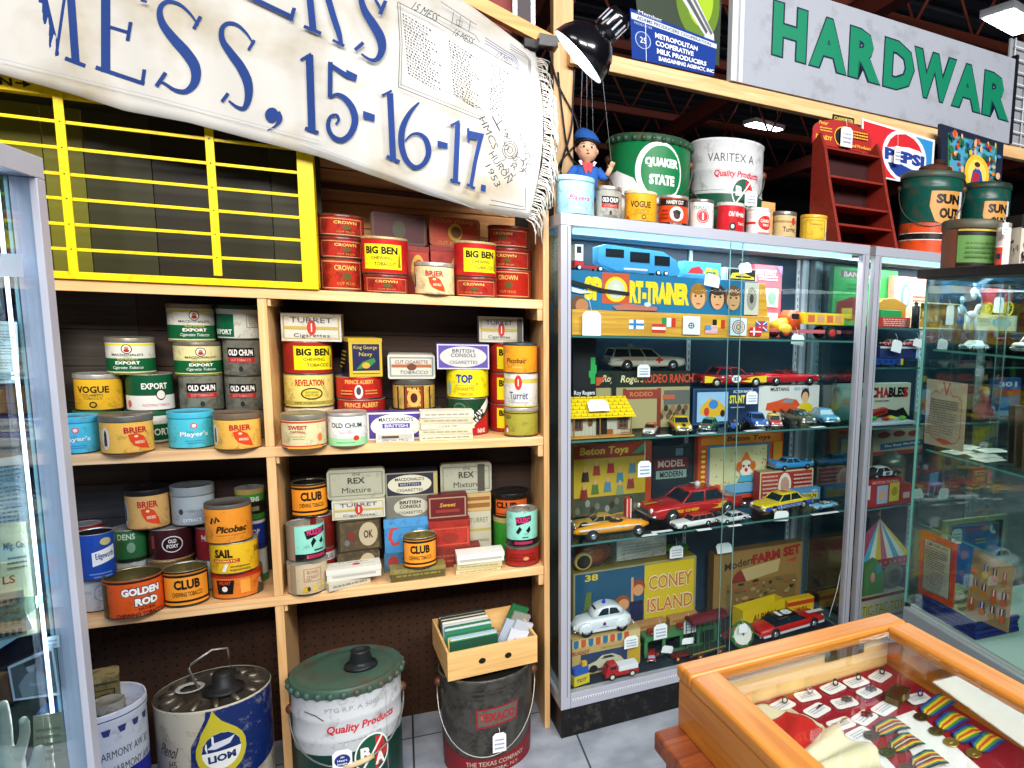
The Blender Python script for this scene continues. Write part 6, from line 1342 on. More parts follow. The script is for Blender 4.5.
# ---- top shelf: long blue game box
P,w,h,_=measure(572,769.5,313,337,CASE,S1,.052)
t=thing('game_box','long blue and wood-grain shooting game box on the top glass shelf','box',(P.x,P.y,S1+.0006),TC)
OC=wood('b8801c','e0ac3c',.45,axis='X')
hb=h;b=MB();b.box(-w/2,0,0,w/2,.2,hb,OC)
def fl(px,py,*stripes):pass
def U(px):return(px-670.7)/197.5
fa=[]
def flag(x0,x1,y0,y1,kind):
    u0,u1=U(x0),U(x1);v1,v0=(337-y0)/24,(337-y1)/24
    m=lambda a,c,e,g,col:fa.append(('r',u0+(u1-u0)*a,v0+(v1-v0)*c,u0+(u1-u0)*e,v0+(v1-v0)*g,col))
    if kind=='fi':m(0,0,1,1,'e8ecf0');m(.3,0,.48,1,'2a78b8');m(0,.38,1,.62,'2a78b8')
    if kind=='it':m(0,0,.34,1,'1a8a4a');m(.34,0,.67,1,'e8ecf0');m(.67,0,1,1,'c8301e')
    if kind=='at':m(0,0,1,.34,'c8301e');m(0,.34,1,.67,'e8ecf0');m(0,.67,1,1,'c8301e')
    if kind=='us':
        for i in range(7):m(0,i/7,1,(i+.5)/7,'d05a5a');m(0,(i+.5)/7,1,(i+1)/7,'e8dce0')
        m(0,.45,.45,1,'5a8ac0')
    if kind=='be':m(0,0,.34,1,'16130f');m(.34,0,.67,1,'e8b820');m(.67,0,1,1,'c8301e')
    if kind=='gb':m(0,0,1,1,'2a4a9a');fa.append(('l',[(u0,v0),(u1,v1)],.05,'e0e0e8'));fa.append(('l',[(u0,v1),(u1,v0)],.05,'e0e0e8'));m(.4,0,.6,1,'c82a34');m(0,.4,1,.6,'c82a34')
    if kind=='dk':m(0,0,1,1,'c8202c');m(.3,0,.42,1,'e8ecf0');m(0,.42,1,.58,'e8ecf0')
flag(623,637,321,330,'fi');flag(654.5,668,318,327,'it');flag(645,658,324.5,333,'at');flag(706,719,318,327,'be');flag(698,711,324,333,'us');flag(753,765.5,318,328,'gb');flag(746,759,325,334,'dk')
for xa,xb in((674.5,692),(724,742)):fa.append(('r',U(xa),.12,U(xb),.9,'dde0e6'))
fa+=[('e',U(683),.5,.016,.13,'22242a'),('e',U(683),.5,.011,.09,'dde0e6'),('l',[(U(680),.5),(U(686),.5)],.03,'22242a'),('l',[(U(683),.38),(U(683),.62)],.03,'22242a')]
for rr,cc in((.036,'3a5a8a'),(.031,'e8e0d0'),(.026,'c85a3a'),(.021,'e8e0d0'),(.016,'3a5a8a'),(.01,'e0c060')):fa.append(('e',U(733),.5,rr,rr*8.6,cc))
art_flat(b,fa,(0,0,0),(w,0,0),(0,0,hb),(0,-1,0));b.build('lower_panel',t,.0008)
zt1=measure(572,757,276,313,CASE,None,.052)[2]+hb
b=MB();wb=w*(757-572)/197.5;x0=-w/2;b.box(x0,.012,hb+.0006,x0+wb,.19,zt1,mat('1f6f9a',.4))
fa=[];SB='1f6f9a'
def U(px):return(px-664.5)/185
face=lambda px,hair,sk='d8a070':fa.extend([('e',U(px),.5,.048,.36,hair),('e',U(px),.44,.038,.3,sk),('e',U(px),.68,.042,.14,hair),('e',U(px-3),.5,.006,.03,'2a1c14'),('e',U(px+3),.5,.006,.03,'2a1c14'),('r',U(px-2),.27,U(px+2),.3,'a83a2a')])
fa+=[('t','SP',U(591.5),.55,.085,.62,'e8cc1e',.07),('r',U(599.5),.18,U(624),.98,'c8502a'),('e',U(612),.56,.056,.33,'e8cc1e'),('e',U(612),.56,.042,.25,'c8c8b8'),('e',U(612),.56,.022,.14,'d8d4c0'),('t','RT-TRAINER',U(653.5),.52,.315,.6,'e8cc1e',.07)]
face(692,'9a6a20');face(712,'3a241a');face(729,'7a4a24');fa+=[('r',U(741),.03,U(757),.97,'c8c4b4'),('e',U(749),.5,.03,.34,'9a9484'),('e',U(749),.5,.012,.14,'3a3a3a')]
fa+=[('p',[(U(608),.12),(U(622),.2),(U(650),.14),(U(650),.04),(U(612),.02)],'b86a5a'),('e',U(641),.2,.018,.06,'c8d8e0'),('p',[(U(572),.62),(U(600),.46),(U(624),.42),(U(624),.5),(U(600),.56),(U(572),.74)],'16181c'),('p',[(U(572),.56),(U(590),.44),(U(580),.4),(U(572),.44)],'d8dce0'),('e',U(578),.14,.035,.22,'6a4a30'),('e',U(581),.1,.03,.17,'b87a50')]
art_flat(b,fa,(x0+wb/2,.012,hb+.0006),(wb,0,0),(0,0,zt1-hb),(0,-1,0));b.build('picture_panel',t,.0008)
b=MB();b.prism([(x0+wb+.0008,hb+.0006),(w/2,hb+.0006),(x0+wb+.028,zt1-.004),(x0+wb+.0008,zt1-.004)],.012,.19,OC);b.build('end_panel',t,.0008)
ZB1=S1+zt1+.0008
P,w,h,_=measure(576,680,246,277,CASE,ZB1,.09)
t=thing('toy_truck','light blue toy car transporter with red and white cab on the long blue box','toy truck',(P.x,P.y,ZB1),TC)
lb=mat('3c84ae',.3,coat=.3);n0=.055;k_=w/1.04
def sx(px):return(px-628)/104*w
b=MB();y0,y1=0,n0;zz1=h
fr_pts=[(sx(597),.026),(sx(614),.008),(sx(679),.006),(sx(680),.022),(sx(676),h*.62),(sx(662),h*.90),(sx(604),h*1.0),(sx(597),h*.9)]
b.prism(fr_pts,y0,y1,lb)
for xa,xb,za,zb2 in((604,622,.56,.86),(628,648,.44,.82),(653,669,.38,.74)):
    for yy_,s_ in((-.0008,1),(n0+.0002,1)):b.box(sx(xa),yy_,h*za,sx(xb),yy_+.0006,h*zb2,mat('0d1218',.3))
b.box(sx(622),-.0008,.012,sx(646),-.0002,.018,'c8b8b0');b.build('trailer',t,.003)
q=MB();q.box(sx(576),.006,.008,sx(597),n0-.006,.017,'a8242a');q.box(sx(576),.008,.0172,sx(584),n0-.008,.03,'b8242a');q.box(sx(576),.008,.0302,sx(583.5),n0-.008,h*.92,'e4e4e4');q.box(sx(577.5),.0074,h*.62,sx(582),.0078,h*.86,'1a2228');q.box(sx(586),.012,.0172,sx(596),n0-.012,.02,'1a1c20');q.build('cab',t,.001)
for px in(579,599,657,665):
    for yy_ in(.001,n0-.001):m=MB();m.wheel((0,0,0),.0085,.01,TYRE(),hub='d8d8d4',hubr=.6);m.build('wheel',t,loc=(sx(px),yy_,.009))
cb('small blue toy car box with red car picture on the long blue box',684,721,262,277.5,.05,'4a9ac4',[('p',[(-.4,.3),(-.3,.6),(-.1,.75),(.0,.5),(.0,.3)],'b8242a'),('p',[(.02,.3),(.1,.7),(.4,.6),(.45,.3)],'c8a82a'),('r',.1,.3,.35,.45,'2a6a3a'),('r',-.5,.0,.5,.2,'3a7aa0')],z0=ZB1,d=.10,name='toy_box')
cb('small white box with yellow and black engine picture on the long box',726,757,268,282,.04,'c4c4c0',[('b',-.5,0,.5,1,.08,'8a8a88'),('r',-.44,.1,.44,.9,'1a1a16'),('p',[(-.4,.2),(-.3,.6),(0,.7),(.4,.35),(.4,.2)],'d8b02a'),('r',-.2,.3,.3,.42,'1a1a16')],z0=ZB1,d=.11,name='toy_box')
b=MB();q=PL(744,262,.13);b.box(-.008,0,0,.008,.006,.03,'101012');o=b.build('toy_figure',None,.002);o.location=(q.x,q.y,ZB1+.0145+.012);o.rotation_euler=(0,-.3,TC);o.location.z=on_plane(744,268,CASE[0],CASE[1]+.12).z;tag(o,'small black toy standing on the white engine box','toy')
cb('pink red toy carton with windows standing behind the long box',754,781,265,324,.03,'c8505a',[('t','BUTTERFLY',-.05,.9,.7,.07,'e8d0d0',.02),('n',-.35,.78,.35,.86,2,'e8c8c8'),('r',-.1,.42,.38,.68,'b8c0b4'),('e',.14,.55,.16,.1,'6a8070'),('r',-.1,.1,.38,.34,'b8c0b4'),('p',[(.25,1),(.5,1),(.5,.86)],'6a5a7a')],z0=S1,d=.265,name='toy_carton')
def truck(label,xl,xr,yb,z,d,cabcol,bedcol,h_,ang=PI,wheelcol='b0302a',name='toy_truck',low=None,art=()):
    P,L,dc=seat_on(xl,xr,yb,z,ang,.34,d)
    t=thing(name,label,'toy truck',P,TC+ang)
    W=.34*L;low=low or bedcol
    b=MB();b.box(-.5*L,-W*.36,.075*L,.5*L,W*.36,.12*L,mat(low,.3));b.build('chassis',t,.001)
    b=MB();b.loft([[(x*L,y*W,z_*L)for x,y in((.17,-.42),(.34,-.42),(.34,.42),(.17,.42))]for z_ in(.121,.26)]+[[(x*L,y*W,.36*L)for x,y in((.19,-.36),(.28,-.36),(.28,.36),(.19,.36))]],mat(cabcol,.25))
    b.loft([[(.342*L,y*W,z_*L)for y,z_ in((-.34,.121),(.34,.121),(.34,.22),(.2,.26),(-.2,.26),(-.34,.22))],[(.49*L,y*W,z_*L)for y,z_ in((-.28,.121),(.28,.121),(.28,.18),(.16,.21),(-.16,.21),(-.28,.18))]],mat('d8b028',.3))
    for sy in(-1,1):
        b.ball((.4*L,sy*W*.42,.12*L),.1*L,.05*L,.07*L,mat('d8a828',.3),14,8);b.box(.2*L,sy*W*.425-.0004,.25*L,.31*L,sy*W*.425+.0004,.32*L,'20180f')
    b.build('cab',t)
    b=MB();b.box(-.5*L,-W*.5,.19*L,.14*L,W*.5,.21*L,mat(bedcol,.3))
    for sy in(-1,1):b.box(-.5*L,sy*W*.5-.02*L,.211*L,.14*L,sy*W*.5+.005*L,.34*L,mat(bedcol,.3))
    b.box(.12*L,-W*.48,.211*L,.14*L,W*.48,.34*L,mat(bedcol,.3));b.box(-.5*L,-W*.48,.211*L,-.48*L,W*.48,.34*L,mat(bedcol,.3))
    for sy in(-1,1):art_flat(b,art,(-.18*L,sy*(W*.5+.005*L),.2*L),(.62*L*-sy,0,0),(0,0,.13*L),(0,sy,0),off=.0004)
    b.build('dump_bed',t,.0008)
    for x in(-.32,.4):
        for sy in(-1,1):m=MB();m.wheel((0,0,0),.085*L,.06*L,TYRE(),hub=wheelcol,hubr=.6);m.build('wheel',t,loc=(x*L,sy*W*.42,.085*L))
    return t
truck('yellow and red tin dump truck on the top shelf at the right',774,837,340,S1,.10,'c84a20','d8b426',.1,art=[('r',-.42,.15,-.25,.85,'c85a3a'),('r',-.18,.15,.0,.85,'c88a6a'),('r',.06,.15,.22,.85,'c85a3a'),('r',.28,.15,.42,.85,'c88a6a')],low='c0606a')
price_tag('large white tag hanging at the left end of the long blue box',582.5,601,311,337,.035,string=(588,297),lines=False)
price_tag('white tag hanging from the small blue toy car box',704,719,274,286.5,.045,lines=False,string=(708,270),rot=.15)
price_tag('small white tag in front of the white engine box',740,752,263,273,.1,lines=False,rot=-.2)
price_tag('white tag tied to the yellow and red dump truck',791,803.5,334.5,345,.06,lines=False,string=(794,328),rot=.15)
# ---- second shelf
zrr=cb('dark green ranch play set box with scene on the second shelf',574,689.5,371,424,.07,'1f2a20',[('r',-.5,.72,.5,1,'16241a'),('r',-.5,0,.5,.72,'a09468'),('t','Roy',-.22,.86,.1,.15,'d8cc9a',.02,.2),('t','Rogers',-.02,.85,.2,.16,'d8cc9a',.02,.2),('t','RODEO RANCH',.3,.87,.46,.16,'b8422a',.03),('p',[(-.5,.76),(-.3,.76),(-.24,.9),(-.5,.9)],'c0502e'),
    ('r',-.1,.3,-.07,.7,'7a2c22'),('r',.2,.0,.235,.7,'7a2c22'),('r',-.1,.52,.235,.68,'8a342a'),('t','RODEO',.06,.6,.2,.08,'c07a50',.02),('r',.26,.4,.5,.66,'5a5c58'),('r',.26,.2,.5,.4,'8a845e'),('r',.25,.5,.36,.58,'b05a3a')]+[('e',.24+.02*i,.2+.07*(i%3),.02,.06,('4a3a2a','8a6a4a','2a2a24','6a4a3a')[i%4])for i in range(12)]+[('p',[(-.46,.3),(-.4,.42),(-.3,.46),(-.24,.38),(-.26,.3)],'5a4a34'),('r',-.2,.3,-.16,.98,'1a1c1e')],z0=S2,d=.20,name='game_box')
q=PL(582,380,.19);
cb('black toy box with white script and cactus at the left of the ranch box',573,596,338,424,.02,'15161a',[('t','Roy Rogers',.0,.42,.9,.06,'dfe2e6',.02),('t','double r bar ranch',.0,.34,.9,.04,'c8ccd0'),('l',[(.36,.52),(.36,.8)],.05,'2a9a4a'),('l',[(.24,.66),(.24,.6),(.36,.58)],.03,'2a9a4a'),('l',[(.46,.72),(.46,.64),(.36,.62)],.03,'2a9a4a')],z0=S2,d=.165,name='toy_box')
toy('white toy ambulance with red crosses on the ranch play set box',606,680,369.5,zrr,0,'wagon','c4c0b0',d=.205,ratio=.38,sideart=[('r',.1,.35,.13+.02,.95,'c0242a'),('r',.07,.55,.185,.74,'c0242a'),('r',-.5,.78,.05,.84,'c0503a'),('r',.2,.78,.5,.84,'c0503a')]if 0 else[('r',.12,.3,.15,.95,'c8202a'),('r',.085,.52,.185,.73,'c8202a'),('r',-.45,.6,.06,.65,'b0342a'),('r',-.4,.72,.3,.75,'b0342a')],light='c8ccd0')
price_tag('pale tag hanging in front of the white ambulance',637.5,650,364.5,377,.17,string=(646,358))
P,w,h,_=measure(571,636,398,442,CASE,S2,.055)
t=thing('toy_house','tin toy ranch house with yellow shingled roof on the second shelf','toy house',(P.x+.0,P.y,S2+.0006),TC)
hw_=w/2;wl=[('r',-.5,0,.5,1,'b0ab98')]+[('r',-.5+i*.06,0,-.497+i*.06,1,'7a7666')for i in range(17)]+[('r',-.08,0,.1,.86,'1d1410'),('r',.1,0,.2,.3,'8a4a24'),('r',-.46,.3,-.3,.82,'7a4a2a'),('r',-.43,.36,-.33,.76,'2a2c2c'),('r',-.385,.36,-.375,.76,'7a4a2a'),('e',-.18,.64,.04,.16,'6a3a24'),('r',.28,.3,.46,.84,'7a4a2a'),('r',.31,.38,.43,.76,'2c3030'),('r',.365,.38,.375,.76,'7a4a2a'),('r',.31,.55,.43,.58,'7a4a2a'),('r',-.5,.0,.5,.05,'b07a3a')]
b=MB();b.box(-hw_+.004,.022,.004,hw_-.012,.075,h*.56,mat('b0ab98',.5));art_flat(b,wl,(-.004,.022,.004),(w-.016,0,0),(0,0,h*.56-.004),(0,-1,0));b.build('walls',t)
MB().box(-hw_,0,0,hw_-.004,.085,.0035,mat('b88a3a',.5)).build('porch_floor',t)
b=MB();ym=mat('e2c016',.35)
b.add([(-hw_-.012,-.008,h*.52),(hw_-.002,-.008,h*.52),(hw_-.02,.045,h),(-hw_+.004,.045,h),(-hw_-.012,.098,h*.52),(hw_-.002,.098,h*.52)],[(0,1,2,3),(3,2,5,4),(0,3,4),(1,5,2),(0,4,5,1)],ym)
for r_i in range(6):
    f=(r_i+.5)/6;y_,z_=-.008+.053*f,h*(.52+.48*f)
    b.box(-hw_-.01+.014*f,y_-.002,z_-.0002,hw_-.004-.016*f,y_,z_+.0006,mat('a88c10',.5))
    for i in range(9):
        x=-hw_+.01+(w-.03)*(i+(.5 if r_i%2 else 0))/9;b.box(x,y_-.002,z_-.0004,x+.001,y_+.006,z_+.0045+.0008,mat('a88c10',.5))
b.build('roof',t)
for x in(-hw_+.01,-.012,hw_-.014):m=MB();m.box(x-.0015,.002,.0036,x+.0015,.005,h*.52,'9a6a3a');m.build('porch_post',t)
b=MB();b.box(hw_*.55,.001,.012,hw_-.012,.0028,.0145,'9a5a34');b.box(hw_*.55,.001,.02,hw_-.012,.0028,.0225,'9a5a34');b.build('railing',t)
price_tag('white tag lying on the yellow roof of the toy ranch house',589.5,610,397,411,.045,lines=False,tilt=-.75)
z=cb('dark blue stunt car box with picture under the flame painted car',693,758.5,388,414,.06,'1c3454',[('b',-.5,0,.5,1,.04,'2a4a70'),('r',-.44,.08,.02,.9,'8fb4d4'),('p',[(-.4,.3),(-.38,.52),(-.26,.74),(-.12,.66),(.0,.42),(-.04,.26),(-.2,.2)],'d0a426'),('e',-.2,.56,.07,.13,'3a7ab8'),('e',-.3,.36,.04,.12,'c0342a'),('e',-.06,.3,.035,.1,'2a1c1a'),('t','STUNT',.16,.68,.24,.24,'e0cc2a',.05),('t','ACTION RACER',.24,.9,.3,.08,'d0dce8',.02),('r',.06,.44,.28,.47,'a8b8cc'),('t','CAR',.4,.68,.14,.24,'e0cc2a',.05)],z0=S2,d=.205,name='toy_box')
zz1_=z
fl_=[('p',[(-.5,.1),(-.5,.9),(-.36,.8),(-.28,.62),(-.34,.5),(-.22,.3),(-.3,.15)],'e2c026'),('p',[(.5,.1),(.5,.9),(.3,.8),(.16,.6),(.26,.5),(.08,.24),(.2,.1)],'e2c026'),('e',.0,.52,.075,.42,'e8ece8'),('t','27',.0,.52,.09,.4,'14181c',.06),('e',-.22,.75,.02,.08,'c8d0d4')]
toy('red toy coupe with yellow flames and race number on its blue box',697,760.5,388.5,z,0,'sedan','9c1c22',d=.20,sideart=fl_,hub=mat('c8c8c4',.3,.5))
z=cb('white toy convertible box with boy in yellow shirt picture',761.5,822,385.5,409,.05,'d4d4d0',[('t','MUSTANG',-.16,.9,.3,.11,'1c2430',.04),('t','GO CAR',.2,.9,.26,.1,'5a8ab8',.04),('p',[(-.38,.3),(-.36,.5),(-.2,.56),(-.06,.64),(.12,.58),(.18,.42),(.1,.26),(-.1,.2)],'d04a1e'),('p',[(-.14,.52),(-.04,.62),(.08,.58),(.04,.48)],'7a8a90'),('e',.26,.72,.07,.2,'3a2418'),('e',.26,.64,.055,.17,'d8a880'),('p',[(.12,.08),(.18,.44),(.28,.5),(.38,.42),(.42,.08)],'d8bc1e'),('e',-.24,.2,.03,.08,'1a1614')],z0=S2,d=.24,name='toy_box')
toy('red toy convertible with open top on the white box',766,820,384.8,z,0,'convertible','b81c26',d=.23)
price_tag('white tag hanging in front of the dark blue stunt box',746.5,757.5,391.5,404,.12,string=(752,388))
SR='small toy cars along the front of the second shelf'
toy('orange and white small toy car beside the ranch house',643.5,657,434.5,S2,-PI/2-.5,'sedan','c8c0b4',tall=1.2,mul=1.9,roof='c85a1e',d=.05)
toy('yellow and red small toy car with white bumper in the shelf row',670,690,434,S2,-PI/2-.25,'sedan','d8b422',tall=1.2,mul=1.35,d=.045,hoodart=[('r',-.12,.1,.12,.9,'2a2a2a')],sideart=[('r',-.3,.3,.3,.6,'b8302a')])
toy('green and black small toy car with red bumper in the shelf row',697,720,434,S2,-PI/2-.7,'sedan','2a6a50',tall=1.2,mul=1.35,d=.05,roof='3a8a64',hoodart=[('r',-.5,0,.5,.3,'b83a4a')])
def racer(label,xl,xr,yb,z,ang,col,d=None,r=.09,ratio=.45,art=(),tail=None):
    P,L,dc=seat_on(xl,xr,yb,z,ang,ratio,d)
    t=thing('toy_racing_car',label,'toy car',P,TC+ang);S=Matrix.Scale(L,4);m=mat(col,.22,coat=.5)
    def rr(x,w,h,zc,n=14):return[(x,w*math.cos(2*PI*i/n),zc+h*math.sin(2*PI*i/n))for i in range(n)]
    b=MB();b.T=S;b.loft([rr(.5,.02,.015,.09),rr(.46,.06,.04,.095),rr(.25,.095,.062,.105),rr(0,.11,.075,.115),rr(-.2,.115,.08,.12),rr(-.4,.08,.06,.115),rr(-.5,.03,.02,.11)],m)
    for sy in(-1,1):
        art_flat(b,art,(0,sy*.112,.06),(-.9*sy,0,0),(0,0,.12),(0,sy,0),off=.004)
        for wx in(-.3,.3):b.tube([(wx,0,.085),(wx,sy*.17,.085)],.008,CHR(),6)
    b.build('body',t)
    c=MB();c.T=S;c.ball((-.06,0,.19),.1,.07,.02,'201612',16,8);c.ball((-.08,0,.225),.035,.035,.042,mat('c89a70',.5),12,8);c.ball((-.083,0,.24),.037,.037,.034,mat('6a4a2a',.4),12,8);c.build('driver',t)
    for wx in(-.3,.3):
        for sy in(-1,1):q=MB();q.wheel((0,0,0),r*L,.06*L,TYRE(),hub=CHR(),hubr=.5);q.build('wheel',t,loc=(wx*L,sy*.19*L,r*L))
    return t
racer('blue toy racing car between the green and blue small cars',720,748,433,S2,-PI/2-.6,'1c58b0',d=.04,ratio=.48)
toy('bright blue small toy car with silver grille in the shelf row',745.5,766,431.5,S2,-PI/2-.25,'sedan','1c5ab4',tall=1.2,mul=1.15,d=.045,roof='2a6ac0')
b_=toy('red and yellow small toy truck in the shelf row',766,782,430.5,S2,-PI/2-.4,'wagon','b8242a',d=.045,roof='e0b81e',tall=1.3,mul=1.35)
toy('olive grey small toy car with chrome bumper in the shelf row',786,809,428.5,S2,-PI/2-.1,'finned','4a4c3a',mul=.85,d=.035,tall=1.15)
toy('pale blue small toy car at the right end of the shelf row',815,837,429,S2,-PI/2-.2,'sedan','5aa4cc',tall=1.15,d=.035,win=mat('a8c4d0',.15))
for i,(a_,c_,y_,lb_)in enumerate(((656,672,437,'white card lying in front of the yellow small toy car'),(700,716,436,'white card lying in front of the green small toy car'),(746,764,433,'white card lying under the bright blue small toy car'),(812,826,430.5,'white card lying in front of the pale blue small toy car'))):
    q=PL((a_+c_)/2,y_,.025+.004);b=MB();wq=(PL(c_,y_,.03)-PL(a_,y_,.03)).length;b.box(-wq/2,-.012,0,wq/2,.012,.0008,'e8e8ea');o=b.build('price_tag');qq=PL((a_+c_)/2,y_,.03);o.location=(qq.x-sa*.0,qq.y+.012-.004,S2+.0006);o.rotation_euler=(0,0,TC+.1);tag(o,lb_,'price tag')
# ---- third shelf
bt=[('r',-.5,.8,.5,1,'9a3420'),('t','Beton Toys',-.12,.89,.62,.14,'e0b83a',.03,.1),('p',[(.24,.84),(.4,.98),(.46,.9),(.34,.84)],'3a8a5a'),('r',-.5,.0,.42,.26,'4a4a34'),('r',.42,0,.5,1,'a8401e')]
for i,(u,v,c_)in enumerate(((-.36,.58,'2a2420'),(-.22,.66,'9a2a20'),(-.04,.68,'9a2420'),(.08,.54,'3a7a8a'),(.24,.66,'4a7a8a'),(-.24,.4,'4a6a2a'),(-.08,.42,'4a7a90'),(.08,.36,'7a8a6a'),(.22,.44,'8a3030'),(-.38,.34,'7a2a20'))):
    bt+=[('p',[(u-.05,v-.1),(u+.05,v-.1),(u+.035,v+.04),(u-.035,v+.04)],c_),('e',u,v+.07,.02,.04,'c89a70')]
for i in range(14):bt.append(('e',-.46+i*.062,.08+.05*(i%3),.03,.05,('6a6a5a','3a4a3a','8a8a7a','2a2a24')[i%4]))
cb('yellow toy figures box with red lettered header at the left of the third shelf',574,651,443,503,.035,'c0a02a',bt,z0=S3,d=.32,name='game_box')
cw_=[('b',-.5,0,.5,1,.06,'c8401e'),('r',-.47,.84,.47,.97,'d07a24'),('t','Beton Toys',.08,.905,.52,.1,'3a2414',.03,.1),('b',-.40,.06,.33,.83,.03,'2a7ab0'),('r',-.37,.1,.3,.8,'d8d0a0'),('r',-.5,.1,-.41,.84,'c84a24')]
rnd=random.Random(2)
for k in range(30):cw_.append(('e',rnd.uniform(-.35,.28),rnd.uniform(.13,.77),.008,.012,rnd.choice(['c8402a','3a6a9a','d8a020','4a8a4a'])))
for k in range(9):cw_.append(('e',-.455,.16+k*.075,.025,.022,'e8c838'))
cw_+=[('p',[(-.04,.54),(.04,.72),(.12,.54)],'d8701e'),('e',.04,.46,.075,.13,'e8e0d4'),('e',-.04,.5,.035,.07,'d0641e'),('e',.12,.5,.035,.07,'d0641e'),('e',.04,.44,.02,.03,'c02a20'),('e',.01,.5,.012,.02,'1a1a1a'),('e',.07,.5,.012,.02,'1a1a1a'),('p',[(-.06,.26),(.14,.26),(.11,.36),(-.03,.36)],'4aa0c0'),('r',-.2,.1,.2,.24,'6aa0c8'),('e',-.3,.2,.05,.06,'d0502a'),('e',-.44,.2,.04,.08,'c8c0b4'),('r',.36,.06,.47,.84,'d08a2a')]
cb('red framed toy box with clown face panel in the middle of the third shelf',698,782,432.5,492,.035,'c8501e',cw_,z0=S3,d=.335,name='game_box')
cb('dark toy box with mirrored red letters behind the fire chief car',652,690,445,500,.02,'16222c',[('r',-.45,.6,.45,.78,'6a1c1e'),('t','MODEL',0,.69,.7,.12,'c8b0a8',.03),('r',-.4,.44,.4,.58,'8aa098'),('t','MODERN',0,.51,.6,.1,'16221c',.03),('r',.1,.82,.3,.94,'5a7080')],z0=S3,d=.358,name='toy_box')
toy('large red toy fire car with yellow lettering on the third shelf',640,737,521.5,S3,PI+.12,'sedan','a81a1c',d=.105,ratio=.36,sideart=[('p',[(.12,.3),(.2,.42),(.2,.56),(.12,.7),(.2,.62),(.26,.7),(.2,.78),(.3,.78),(.3,.24),(.2,.26)],'d8a820'),('t','FIRE CHIEF',-.17,.45,.28,.24,'d8a820',.04)],hoodart=[('r',-.06,.2,.06,.7,'c88a20')],roofart=[('r',-.2,-.1,.0,.1,'c8c4bc')],light='c8c8cc')
toy('bright blue finned toy car on the red lithographed tin',778,815,468.8,0,0,'finned','2f86c4',d=.16,roof='4a98c8')if 0 else None
z=cb('red lithographed tin box with cream round panel on the third shelf',768,820,469.5,492,.05,'a8302c',[('b',-.5,0,.5,1,.05,'c8b890'),('e',-.04,.5,.12,.42,'d8d0bc'),('e',-.04,.5,.08,.28,'b88a7a'),('n',-.46,.1,-.18,.9,6,'c8a898'),('n',.1,.1,.46,.9,6,'c8a898'),('t','SOLDIER',.28,.24,.3,.16,'e0b020',.03),('t','TOY',-.32,.2,.2,.14,'e0b020',.03)],z0=S3,d=.255,name='toy_tin',cat='tin',topart=[('r',-.5,0,.5,1,'a89a70')])
toy('bright blue finned toy car on the red lithographed tin',778,815.5,469.3,z,0,'finned','2f86c4',d=.25,roof='4a98c8',ratio=.3)
cb('blue and yellow toy box with lettered panel behind the pale blue car',804,834,487,500,.03,'4a86b4',[('r',-.42,.14,.42,.62,'d0b02c'),('t','LINCOLN',.0,.38,.74,.34,'2a2a1a',.03),('e',.3,.8,.1,.1,'8ab4cc')],z0=S3,d=.20,name='toy_box')
toy('yellow and blue toy stock car with tag on the third shelf',751,809,514.5,S3,PI+.2,'sedan','d8bc1c',d=.06,sideart=[('r',-.5,.12,.5,.62,'2a4aa8'),('n',-.4,.2,.3,.5,2,'b8c0d8')],roofart=[('e',.1,.5,.2,.3,'b8501e')],hub=mat('b8b8b4',.3,.6))
toy('pale blue toy convertible near the right end of the third shelf',815,842,508.5,S3,PI+.12,'convertible','7ab0d0',d=.05,mul=.92)
toy('white small toy car in front of the clown box',715.5,748,523.5,S3,PI+.16,'sedan','d0d0d2',d=.03,ratio=.38)
toy('white toy ambulance car with red roof bar at the front of the third shelf',671,713.5,528,S3,PI+.14,'wagon','d4d2d0',roof='b83a24',d=.025,ratio=.36)
toy('gold toy coupe at the left end of the third shelf',572.5,626,524.5,S3,PI-.06,'finned','b08a3a',d=.135,ratio=.33)
racer('long orange toy racing car with white stripe at the front left',573.5,647.5,541.5,S3,PI-.02,'e0921c',d=.03,r=.075,ratio=.36,art=[('p',[(-.5,.5),(.4,.62),(.4,.74),(-.5,.72)],'d8d4cc'),('t','GOLDEN ARROW',-.1,.63,.5,.1,'b86a1a')])
box_at('toy_book','thin red and white toy book standing behind the orange racing car','book',Vector((*PL(629,515,.125).xy,S3+.0006)),.016,PL(629,499,.125).z-S3,.03,'c8341e',[('r',.3,0,.5,1,'dcd8d0'),('r',-.5,0,-.36,1,'dcd8d0')],yaw=TC)
for lb_,x0_,x1_,y_,d_ in(('white card lying on the orange racing car end of the third shelf',641,657,534,.03),('white card lying in front of the red fire car wheel',652,672,529,.05),('white card under the white ambulance car on the third shelf',697,711,529.5,.014),('white card lying in front of the white small toy car',728,741,523.5,.014),('white card lying in front of the pale blue toy convertible',812,838,511,.02)):
    wq=(PL(x1_,y_,d_)-PL(x0_,y_,d_)).length;b=MB();b.box(-wq/2,-.009,0,wq/2,.009,.0008,'e8e8ea');o=b.build('price_tag');qq=PL((x0_+x1_)/2,y_,d_);o.location=(qq.x,qq.y,S3+.0006);o.rotation_euler=(0,0,TC);tag(o,lb_,'price tag')
price_tag('white tag tied to the yellow and blue stock car',774,788,511,521,.035,lines=False,string=(779,503),rot=.1)
price_tag('pale tag hanging in front of the yellow toy figures box',638,651,461,477,.12,string=(645,441))
